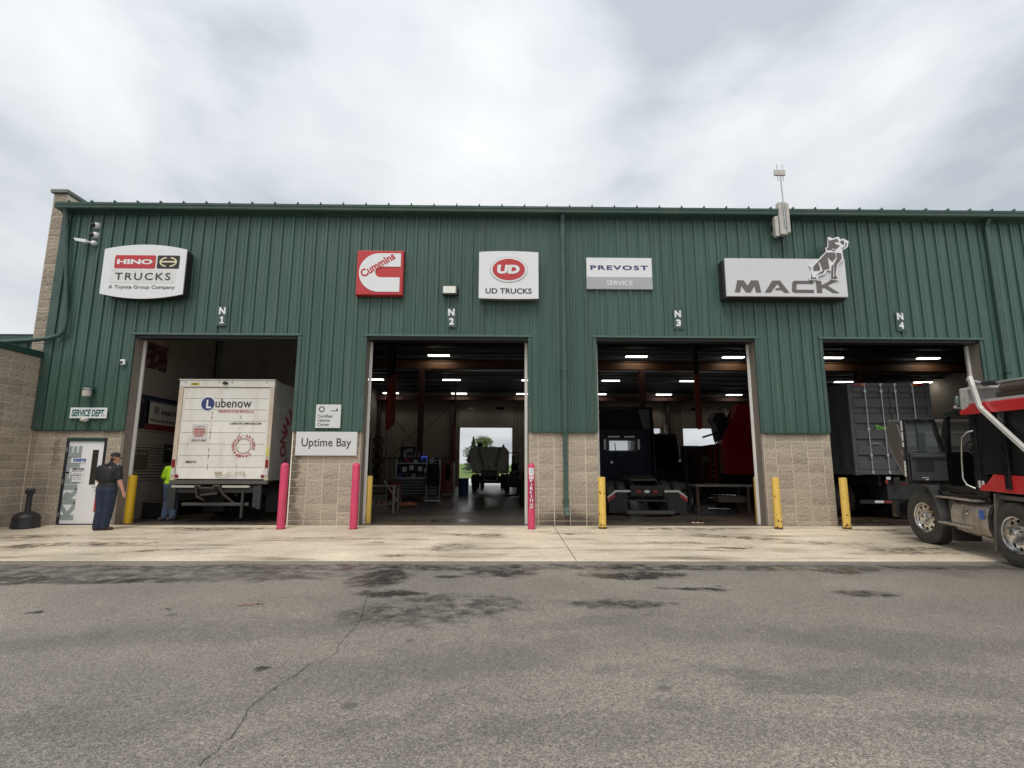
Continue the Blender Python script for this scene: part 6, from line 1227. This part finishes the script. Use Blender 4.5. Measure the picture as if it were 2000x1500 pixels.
for k, (xx, zz, c) in enumerate(((-.75, .99, (.04, .05, .16)), (-.45, .99, (.05, .05, .05)), (-.15, .99, (.35, .34, .3)), (.15, .99, (.06, .05, .05)), (.45, .99, (.25, .22, .05)), (.7, .99, (.3, .3, .3)), (-.8, 1.65, (.08, .08, .08)), (-.5, 1.65, (.3, .05, .03)), (-.1, 1.65, (.45, .44, .40)), (.3, 1.65, (.05, .07, .2)), (.65, 1.65, (.4, .4, .38)))):
    q = thing('tool_case', '%s box on the %s of the black tool chest' % (('navy leftmost', 'black second', 'pale cream third', 'brown black fourth', 'olive yellow fifth', 'light grey last', 'charcoal leftmost', 'red second', 'cream middle', 'blue fourth', 'light grey last')[k], 'worktop' if zz < 1 else 'upper shelf'), 'box', (x+xx, y+.22 if zz < 1 else y+.24, zz+.001), random.uniform(-8, 8), 'boxes on the tool chest'); g = MB(); hh = random.uniform(.10, .24); g.box(-.11, .11, -.06, .06, 0, hh); part('case', g, mat('case_%d' % k, c, .6), q, bevel=.01); g = MB(); g.box(-.112, .112, -.062, .062, hh+.0005, hh+.02); part('lid', g, mat('case_%d' % k, c), q)
TCX, TCY = x, y
for k, (xx, zz) in enumerate(((-.62, 1.35), (-.30, 1.42), (.10, 1.38), (.38, 1.30))): g = MB(); g.box(xx-.10, xx+.10, .044, .049, zz-.10, zz+.12); part('paper', g, M_SIGNW2, s)
for k in range(9):
    q = thing('spray_bottle', 'small spray can, %s in the row on the tool chest' % ('leftmost', 'second from left', 'third from left', 'fourth from left', 'middle', 'fourth from right', 'third from right', 'second from right', 'rightmost')[k], 'can', (x-.66+k*.17, y+.36, 1.9), 0, 'spray cans on the tool chest'); g = MB(); g.lathe([(.002, 0), (.033, 0), (.033, .17), (.02, .20), (.02, .24), (.002, .24)], (0, 0, 0), (0, 0, 1), 12); part('can', g, mat('can_%d' % (k % 4), [(.4, .4, .38), (.05, .08, .3), (.35, .05, .03), (.4, .33, .06)][k % 4], .4), q, 40); g = MB(); g.cyl((0, 0, .2402), (0, 0, .265), .012, n=8); part('nozzle', g, M_SIGNW, q)
s = thing('monitor', 'small lit blue computer screen above the tool chest', 'monitor', (P(829, 885, y+.2).x, y+.2, 1.65)); g = MB(); g.box(-.15, .15, 0, .04, .10, .34); part('bezel', g, M_BLACK, s, bevel=.008); g = MB(); g.box(-.135, .135, -.003, -.0005, .115, .325); part('screen', g, mat('screen_blue', (.02, .03, .3), .3, emit=((.10, .14, .9), .25)), s); g = MB(); g.box(-.1, .1, -.05, .1, 0, .02); g.cyl((0, .05, .02), (0, .05, .2), .02); part('stand', g, M_BLACK, s)
c = P(797, 886, 14.0); s = thing('hanging_panel', 'dark blue panel with pale letter C emblem inside bay N 2', 'sign', (c.x, 14.0, c.z)); g = MB(); g.box(-.40, .40, 0, .04, -.36, .36); part('panel', g, mat('panel_navy', (.012, .014, .035), .6), s)
a = .36; flat('letter', [(px_*.9, pz_*.9) for px_, pz_ in [(a*.8, a*.8), (0, a*.8)] + [(.8*a*math.cos(R(90+180*i/16)), .8*a*math.sin(R(90+180*i/16))) for i in range(1, 16)] + [(0, -a*.8), (a*.8, -a*.8), (a*.8, -a*.25), (0, -a*.25)] + [(.25*a*math.cos(R(270-180*i/10)), .25*a*math.sin(R(270-180*i/10))) for i in range(11)] + [(a*.8, a*.25)]], -.001, M_GREYP, s); g = MB(); g.cyl((-.3, .02, .36), (-.3, .02, 1.6), .008); g.cyl((.3, .02, .36), (.3, .02, 1.6), .008); part('chain', g, M_BLACK, s)
g = MB(); g.box(-.38, .38, .0, .05, -c.z, -.36); part('stand', g, M_CHASSIS, s)
x, y = at(873, 969); s = thing('tool_cabinet', 'tall red rolling tool cabinet with white and red sides in bay N 2', 'tool cabinet', (x, y+.3, 0))
g = MB(); g.box(-.36, .30, -.3, .5, .12, 1.72); part('case', g, mat('cabinet_red', (.28, .012, .016), .35), s, bevel=.015)
for k in range(8): g = MB(); g.box(.305, .325, -.26, .46, .18+k*.185, .34+k*.185); part('drawer', g, M_SIGNW2, s)
for xx in (-.3, .24): g = MB(); g.cyl((xx-.02, -.2, .06), (xx+.02, -.2, .06), .06, n=14); part('caster', g, M_RUBBER, s)
b = MB(); b.cone2((-.02, -.36, 1.55), .05, (.0, -.36, .95), .13); b.cone2((.05, -.36, 1.6), .05, (.1, -.34, 1.1), .09); blob('hung_jacket', b, mat('black_cloth', (.012, .012, .013), .9), s, .02, 4)
for k, (px_, py_) in enumerate(((782, 970), (845, 978))):
    x, y = at(px_, py_); s = thing('coat_stand', 'dark work clothes hung on a rack %s the tool chest' % ('left of' if k == 0 else 'right of'), 'clothes rack', (x, y, 0)); g = MB(); g.cyl((-.3, 0, .0), (-.3, 0, 1.75), .02, n=8); g.cyl((.3, 0, 0), (.3, 0, 1.75), .02, n=8); g.cyl((-.3, 0, 1.75), (.3, 0, 1.75), .02, n=8); g.box(-.34, .34, -.2, .2, 0, .04); part('frame', g, M_STEEL, s)
    for j in range(3): b = MB(); xx = -.2+j*.2; b.cone2((xx, 0, 1.62), .05, (xx, 0, 1.3), .10); b.cone2((xx, 0, 1.3), .10, (xx, 0, .75), .11); blob('garment', b, mat('black_cloth', (.012, .012, .013), .9), s, .025, 3)
x, y = at(1012, 972); s = thing('engine_stand', 'bare engine on a wheeled stand at the right of bay N 2', 'engine', (x, y, 0)); g = MB(); g.box(-.45, .4, -.35, .35, .5, 1.15); part('block', g, M_CHASSIS, s, bevel=.05)
g = MB(); 
for k in range(6): g.cyl((-.38+k*.15, -.2, 1.15), (-.38+k*.15, -.2, 1.28), .05, n=10)
part('head', g, M_CHASSIS, s); g = MB(); g.cyl((-.5, -.1, .85), (-.46, -.1, .85), .22, n=20); g.sphere((.1, -.42, 1.0), .16); g.tube([(-.3, -.4, 1.2), (.1, -.5, 1.3), (.5, -.4, 1.1), (.55, -.3, .7)], .05, 8); part('accessories', g, M_MUD, s, 40)
g = MB(); g.tube([(-.6, -.4, .08), (.1, 0, .14), (.6, .4, .08)], .04, 6); g.tube([(-.6, .4, .08), (.1, 0, .14), (.6, -.4, .08)], .04, 6); g.cyl((0, 0, .1), (0, 0, .5), .06); part('base', g, M_CHASSIS, s)
for xx, yy in ((-.6, -.4), (.6, .4), (-.6, .4), (.6, -.4)): g = MB(); g.cyl((xx-.02, yy, .045), (xx+.02, yy, .045), .045, n=12); part('caster', g, M_STEEL, s)
for k, (px_, py_, c_, lab) in enumerate(((905, 966, (.02, .05, .16), 'blue oil drum left of the back doorway'), (1028, 985, (.03, .03, .03), 'black oil drum at the right jamb of the second bay'), (770, 984, (.14, .02, .015), 'dark red oil drum beside the tool chest'))):
    x, y = at(px_, py_); q = thing('oil_drum', lab, 'drum', (x, y, 0)); g = MB(); g.lathe([(.002, 0), (.285, 0), (.29, .02), (.28, .04), (.28, .28), (.295, .30), (.28, .32), (.28, .58), (.295, .60), (.28, .62), (.28, .86), (.29, .88), (.27, .88), (.265, .865), (.002, .865)], (0, 0, 0), (0, 0, 1), 24); part('drum', g, mat('drum_%d' % k, c_, .4), q, 35); g = MB(); g.cyl((.15, 0, .866), (.15, 0, .885), .035, n=10); part('bung', g, M_STEEL, q)
x, y = at(762, 992); q = thing('floor_jack', 'low orange floor jack in front of the tool chest', 'jack', (x+.5, y+.5, 0), 20); g = MB(); g.prism([(-.4, .06), (.35, .05), (.38, .12), (.1, .2), (-.35, .15)], 'y', -.12, .12); part('body', g, mat('jack_orange', (.35, .10, .02), .5), q, bevel=.01); g = MB(); g.cyl((-.3, 0, .14), (-.85, 0, .95), .018, n=8); part('handle', g, M_STEEL, q)
for xx in (-.3, .3): g = MB(); g.cyl((xx, -.16, .05), (xx, .16, .05), .05, n=12); part('wheel', g, M_BLACK, q)
x, y = at(735, 965); s = thing('hose_rack', 'tall dark rack of hoses against the left of bay N 2', 'rack', (x, y, 0)); g = MB(); g.box(-.5, .5, -.1, .1, 0, .06); g.box(-.5, -.44, -.05, .05, .06, 3.3); g.box(.44, .5, -.05, .05, .06, 3.3); part('frame', g, M_BLACK, s)
for k in range(5): g = MB(); g.lathe([(.24, -.03), (.28, 0), (.24, .03), (.20, 0)], (0, -.1, .7+k*.55), (0, 1, 0), 20, closed=True); part('coil', g, mat('coil_%d' % (k % 2), [(.03, .03, .035), (.08, .07, .06)][k % 2], .6), s, 50)
p = at(728, 968); s = thing('parts_tub', 'pale grey fender lying against the left jamb of bay N 2', 'fender', (p[0]-.1, p[1]-5, 0)); g = MB(); pr = [(.55*math.cos(R(a_)), .55*math.sin(R(a_))) for a_ in range(0, 181, 15)]
for i, (a_, b_) in enumerate(pr): g.v += [(a_, -.2, .75+b_), (a_, .25, .75+b_)]
for i in range(len(pr)-1): g.f.append([2*i, 2*i+1, 2*i+3, 2*i+2]); g.mi.append(0)
o = part('shell', g, mat('fender_grey', (.30, .30, .29), .4), s, 50); sd = o.modifiers.new('t', 'SOLIDIFY'); sd.thickness = .02; g = MB(); g.box(-.5, .5, -.1, .15, 0, .75); part('stand', g, M_CHASSIS, s)
# ------------------------------------------------------------------ truck with tilted hood near the back door of bay N 2
T = thing('hood_up_truck', 'olive grey truck with its hood tilted towards us near the back door', 'truck', (-.86, 19.0, 0))
M_OLIVE = mat('olive_grey_paint', (.60, .56, .46), .45, var=.06)
def H2(px_, py_): q = P(px_, py_, 19.0); return (q.x+.86, q.z)
hp = [(917, 905), (918, 876), (925, 873), (927, 866), (931, 873), (980, 873), (984, 866), (986, 873), (991, 877), (992, 905), (987, 917), (972, 925), (965, 930), (946, 930), (938, 925), (922, 917)]
ov = [H2(*q) for q in hp]; g = MB(); g.prism(ov, 'y', -.05, .12); part('hood', g, M_OLIVE, T, bevel=.02)
for s_ in (0, 1): a_ = [(931, 876), (938, 876), (947, 912), (942, 915)] if s_ == 0 else [(971, 915), (965, 912), (973, 876), (980, 876)]; g = MB(); g.prism([H2(*q) for q in a_], 'y', -.09, -.051); part('hood_ridge', g, mat('olive_dark', (.26, .24, .20), .5), T)
g = MB(); g.prism([H2(*q) for q in ((938, 918), (972, 918), (968, 929), (943, 929))], 'y', -.10, -.052); part('grille', g, M_BLACK, T, bevel=.01)
g = MB(); g.prism([H2(*q) for q in ((953, 910), (956, 910), (956, 914), (953, 914))], 'y', -.12, -.052); part('ornament', g, M_RUST, T)
g = MB(); g.box(-1.22, 1.22, .6, .8, .50, .95); part('bumper', g, M_CHASSIS, T, bevel=.03); g = MB(); g.tube([(-.42, .55, 1.0), (-.42, .48, .78), (-.3, .48, .66), (.3, .48, .66), (.42, .48, .78), (.42, .55, 1.0)], .03, 8); g.tube([(-.5, .5, 1.0), (.5, .5, 1.0)], .03, 8); part('tow_frame', g, M_STEEL, T, 40)
for s_ in (-1, 1): tyre_only(T, s_*1.02, 1.3, .53, .53, .34); tyre_only(T, s_*1.05, 5.5, .53, .53, .28); tyre_only(T, s_*.72, 5.5, .53, .53, .28)
for xx in (-.45, .37): g = MB(); g.box(xx, xx+.08, .7, 7, .75, 1.0); part('frame_rail', g, M_CHASSIS, T)
g = MB(); g.box(-1.15, 1.15, 2.2, 3.8, 1.1, 2.6); part('cab', g, M_OLIVE, T, bevel=.1, seg=3); g = MB(); g.box(-.5, .5, .9, 2.1, .8, 1.5); part('engine', g, M_CHASSIS, T, bevel=.05)
for s_ in (-1, 1): g = MB(); g.box(s_*1.42-.1, s_*1.42+.1, 1.9, 1.98, 1.75, 2.25); part('mirror', g, M_BLACK, T, bevel=.03); 
g = MB(); g.tube([(1.15, 2.2, 2.4), (1.6, 1.95, 2.45), (1.75, 1.95, 2.4), (1.75, 1.95, 1.6), (1.2, 2.2, 1.5)], .03, 8); g.tube([(-1.15, 2.2, 2.3), (-1.45, 1.95, 2.3), (-1.45, 1.95, 1.7)], .03, 8); part('mirror_arm', g, M_BLACK, T); g = MB(); g.sphere((-.78, 2.4, 2.9), .16, sc=(1, .6, 1.4)); g.cyl((-.78, 2.4, 2.5), (-.78, 2.4, 2.9), .05); part('stack', g, M_BLACK, T); g = MB(); g.box(1.3, 1.75, 2.4, 3.4, .85, 1.75); part('side_box', g, M_CHASSIS, T, bevel=.03)
# ------------------------------------------------------------------ black truck and red hopper truck deeper in bay N 3
T = thing('black_truck', 'black truck facing out, half hidden behind the blue tractor', 'truck', (8.05, 14.0, 0)); g = MB(); g.prism([(-.9, .7), (-.9, 1.35), (-.75, 1.75), (0, 1.95), (.3, 3.0), (.6, 3.28), (2.2, 3.3), (2.2, .9), (.3, .7)], 'x', -1.12, 1.12); part('cab', g, M_BLKPAINT, T, bevel=.06, seg=2)
g = MB(); g.hexa([(-.95, .005, 2.02), (.95, .005, 2.02), (.95, .06, 2.02), (-.95, .06, 2.02), (-.9, .275, 2.92), (.9, .275, 2.92), (.9, .33, 2.92), (-.9, .33, 2.92)]); g.v = [(a_, b_-.05, c_) for a_, b_, c_ in g.v]; part('windshield', g, mat('dark_glass', (.02, .02, .022)), T)
for xx in (-.35, .4): g = MB(); g.box(xx-.28, xx+.28, .42, .50, 3.22, 3.30); part('roof_lamp', g, M_CLEAR, T)
g = MB(); g.box(-1.2, 1.2, -1.15, -.95, .4, .8); part('bumper', g, M_CHROME, T, bevel=.04); g = MB(); g.box(-.5, .5, -.94, -.90, .85, 1.35); part('grille', g, M_CHASSIS, T)
for s_ in (-1, 1): tyre_only(T, s_*1.0, -.2, .52, .52, .3); g = MB(); g.box(s_*1.38-.1, s_*1.38+.1, -.1, .0, 1.9, 2.45); part('mirror', g, M_BLACK, T, bevel=.03); g = MB(); g.tube([(s_*1.1, .2, 2.6), (s_*1.4, -.05, 2.5), (s_*1.4, -.05, 1.8)], .02, 6); part('mirror_arm', g, M_CHROME, T); tyre_only(T, s_*.95, 4.5, .52, .52, .5)
g = MB(); g.cyl((1.18, 2.4, .9), (1.18, 2.4, 3.9), .08, n=12); part('exhaust_stack', g, M_CHROME, T); g = MB(); g.box(-.5, .5, 2.2, 6, .8, 1.1); part('frame', g, M_CHASSIS, T)
T = thing('hopper_truck', 'dark red ribbed hopper truck with black top chute at right of bay N 3', 'truck', (11.35, 11.2, 0)); M_DRED = mat('dark_red_paint', (.62, .018, .025), .35, var=.1)
def HB(px_, py_): q = P(px_, py_, 11.2); return (q.x-11.35, q.z)
pl = [HB(1418, 926), HB(1410, 866), HB(1442, 788), (1.3, HB(1442, 788)[1]), (1.3, HB(1418, 926)[1])]; g = MB(); g.prism(pl, 'y', 0, .7); part('hopper', g, M_DRED, T, bevel=.02)
for k in range(7):
    f0 = (k+.6)/7.2; xa = pl[0][0]+(1.3-pl[0][0])*f0; xt = pl[2][0]+(1.3-pl[2][0])*f0; xm = pl[1][0]+(1.3-pl[1][0])*f0; g = MB(); g.prism([(xa-.03, pl[0][1]+.2), (xa+.03, pl[0][1]+.2), (xm+.035, pl[1][1]), (xt+.03, pl[2][1]-.05), (xt-.03, pl[2][1]-.05), (xm-.035, pl[1][1])], 'y', -.05, -.001); part('rib', g, M_DRED, T)
g = MB(); g.prism([HB(1397, 818), HB(1402, 805), HB(1420, 803), HB(1424, 812), HB(1428, 858), HB(1412, 862), HB(1404, 828)], 'y', .3, 1.1); part('chute', g, M_BLACK, T, bevel=.05); g = MB(); g.tube([(HB(1380, 853)[0], .5, HB(1380, 853)[1]), (HB(1415, 842)[0], .5, HB(1415, 842)[1]), (HB(1436, 802)[0], .5, HB(1436, 802)[1])], .05, 8); part('chute_arm', g, M_BLACK, T)
for q in (((1386, 868), (1386, 940)), ((1397, 862), (1397, 940))): g = MB(); g.tube([(HB(*q[0])[0], -.05, HB(*q[0])[1]), (HB(*q[1])[0], -.05, HB(*q[1])[1])], .03, 8); part('ladder_rail', g, M_DRED, T)
for k in range(6): g = MB(); zz = HB(1390, 875+k*11)[1]; g.tube([(HB(1386, 870)[0], -.05, zz), (HB(1397, 870)[0], -.05, zz)], .015, 6); part('ladder_rung', g, M_STEEL, T)
g = MB(); g.prism([HB(1366, 872), HB(1408, 866), HB(1412, 944), HB(1378, 948), HB(1369, 925)], 'y', .2, 1.4); part('rear_frame', g, mat('dark_red_grime', (.06, .010, .010), .6), T, bevel=.03); g = MB(); g.prism([HB(1374, 892), HB(1386, 890), HB(1386, 901), HB(1374, 903)], 'y', .185, .199); part('green_plate', g, mat('olive_plate', (.10, .14, .03), .6), T)
g = MB(); g.prism([HB(1378, 944), HB(1405, 944), HB(1405, 948), HB(1378, 948)], 'y', .0, .19); part('light_bar', g, M_STEEL, T)
for xx in (-1.15, -.82, .7, 1.0): tyre_only(T, xx, 2.2, .52, .52, .28)
g = MB(); g.box(-1.08, 1.3, .3, 3.5, .06, 1.24); part('under_guard', g, M_CHASSIS, T, bevel=.04)

for xx in (-.5, .4): g = MB(); g.box(xx, xx+.1, .3, 6, .8, 1.1); part('frame_rail', g, M_CHASSIS, T)
x, y = at(1352, 972); s = thing('grey_crate', 'tall grey engine crate standing left of the red hopper truck', 'crate', (x, y, 0)); g = MB(); g.box(-.38, .42, -.3, .3, 0, P(1340, 871, y).z); part('case', g, mat('crate_grey', (.075, .072, .068), .6), s, bevel=.02); g = MB(); g.box(-.25, .3, -.33, -.3005, .6, 2.2); part('panel', g, M_CHASSIS, s, bevel=.02); g = MB(); g.tube([(-.1, -.36, 2.1), (.1, -.4, 1.6), (.2, -.38, 1.0)], .05, 8); part('pipe', g, M_MUD, s)
x, y = at(1395, 1003); s = thing('removed_bumper', 'black truck bumper with two bright strips tilted on the floor of bay N 3', 'bumper', (x, y, 0)); g = MB(); g.hexa([(-.75, -.1, .0), (.55, -.35, .0), (.6, .1, .0), (-.7, .3, .0), (-.55, .25, .62), (.80, .0, .58), (.82, .12, .58), (-.52, .36, .62)]); part('shell', g, M_BLKPAINT, s, bevel=.04)
for f0 in (.28, .82): a_ = Vector((-.75, -.1, 0)).lerp(Vector((-.55, .25, .62)), f0); b_ = Vector((.55, -.35, 0)).lerp(Vector((.8, 0, .58)), f0); g = MB(); g.tube([a_.lerp(b_, .35)+Vector((0, -.02, 0)), a_.lerp(b_, .85)+Vector((0, -.02, 0))], .018, 6); part('strip', g, M_STEEL, s)
x, y = at(1440, 1006); s = thing('work_bench', 'old wooden-legged bench inside bay N 3 by the right jamb', 'bench', (x, y+.4, 0)); g = MB(); g.box(-1.25, .55, -.4, .4, .86, .93); part('top', g, M_MUD, s, bevel=.01); g = MB(); g.box(-.5, .45, -.3, .3, .38, .56); part('shelf_box', g, mat('plywood_box', (.06, .04, .025), .8), s)
for xx in (-1.2, .40):
    for yy in (-.36, .36): g = MB(); g.box(xx-.04, xx+.04, yy-.04, yy+.04, 0, .86); part('leg', g, mat('leg_wood', (.045, .028, .02), .8), s)
p = G(1260, 1008); s = thing('floor_creeper', 'flat grey creeper board lying under the blue tractor frame', 'creeper', (p.x, p.y, 0)); g = MB(); g.box(-.6, .85, -.25, .25, .06, .16); part('board', g, mat('creeper_grey', (.05, .052, .05), .7), s, bevel=.03)
for xx in (-.5, .75): g = MB(); g.cyl((xx, -.2, .03), (xx, .2, .03), .03, n=10); part('roller', g, M_BLACK, s)
p = G(1362, 1022); s = thing('rag', 'crumpled pale pink rag on the floor of bay N 3', 'rag', (p.x, p.y, 0)); b = MB()
for k in range(7): b.sphere((random.uniform(-.13, .13), random.uniform(-.05, .05), .012), random.uniform(.02, .045), 8, 6, (1.4, 1, .5))
blob('cloth', b, mat('rag_pink', (.45, .28, .24), .9), s, .012, 3)
p = G(1175, 1012); 
# ------------------------------------------------------------------ trees beyond the yard
def leaf_mat(name, col):
    m = mat(name, col, .7, var=.45, scale=2.5); return m
def tree(px_, pyt, Y, cr_w, label, conifer, m):
    top = P(px_, pyt, Y); zg = 1.0; H = top.z-zg; s = thing('spruce_tree' if conifer else 'leafy_tree', label, 'tree', (top.x, Y, zg)); rnd = random.Random(px_)
    g = MB(); g.cyl((0, 0, -.3), (0, 0, H*(.9 if conifer else .45)), .22, .04 if conifer else .14, 10)
    if not conifer:
        for k in range(7): a_ = k*.9; g.tube([(0, 0, H*(.3+.03*k)), (math.cos(a_)*cr_w*.3, math.sin(a_)*cr_w*.3, H*(.5+.04*k)), (math.cos(a_)*cr_w*.45, math.sin(a_)*cr_w*.45, H*(.65+.04*k))], .08, 6, rr=[.10, .06, .02])
    part('trunk', g, mat('bark', (.07, .055, .04), .9), s, 60); g = MB()
    for k in range(2600):
        if conifer:
            t = rnd.random()**.8; z = H*(.06+.94*(1-t)) ; z = H*(1-t*.94); rad = cr_w*.5*t*(.75+.25*math.sin(z*9+rnd.random()))*math.sqrt(rnd.random())*1.15; a_ = rnd.uniform(0, 6.283); c = Vector((math.cos(a_)*rad, math.sin(a_)*rad, z-rad*.25)); sz = .16
        else:
            cl = rnd.randrange(14); cr2 = random.Random(cl+px_); ca = Vector((cr2.gauss(0, .28)*cr_w, cr2.gauss(0, .28)*cr_w, H*(.45+.5*cr2.random()))); d = Vector((rnd.gauss(0, 1), rnd.gauss(0, 1), rnd.gauss(0, 1))).normalized(); c = ca + d*(rnd.random()**.4)*cr_w*.20; sz = .15
        n1 = Vector((rnd.gauss(0, 1), rnd.gauss(0, 1), rnd.gauss(0, 1))).normalized(); n2 = n1.orthogonal().normalized(); n3 = n1.cross(n2); q = sz*rnd.uniform(.6, 1.3)
        g.quad(c+n2*q, c+n3*q*.6, c-n2*q, c-n3*q*.6)
    part('crown', g, m, s)
tree(925, 853, 80, 4.2, 'dark spruce tree framed by the back door of bay N 2', True, leaf_mat('spruce_green', (.035, .065, .035)))
tree(948, 854, 84, 5.2, 'rounded leafy tree right of the spruce beyond the back door', False, leaf_mat('leaf_green', (.085, .125, .028)))
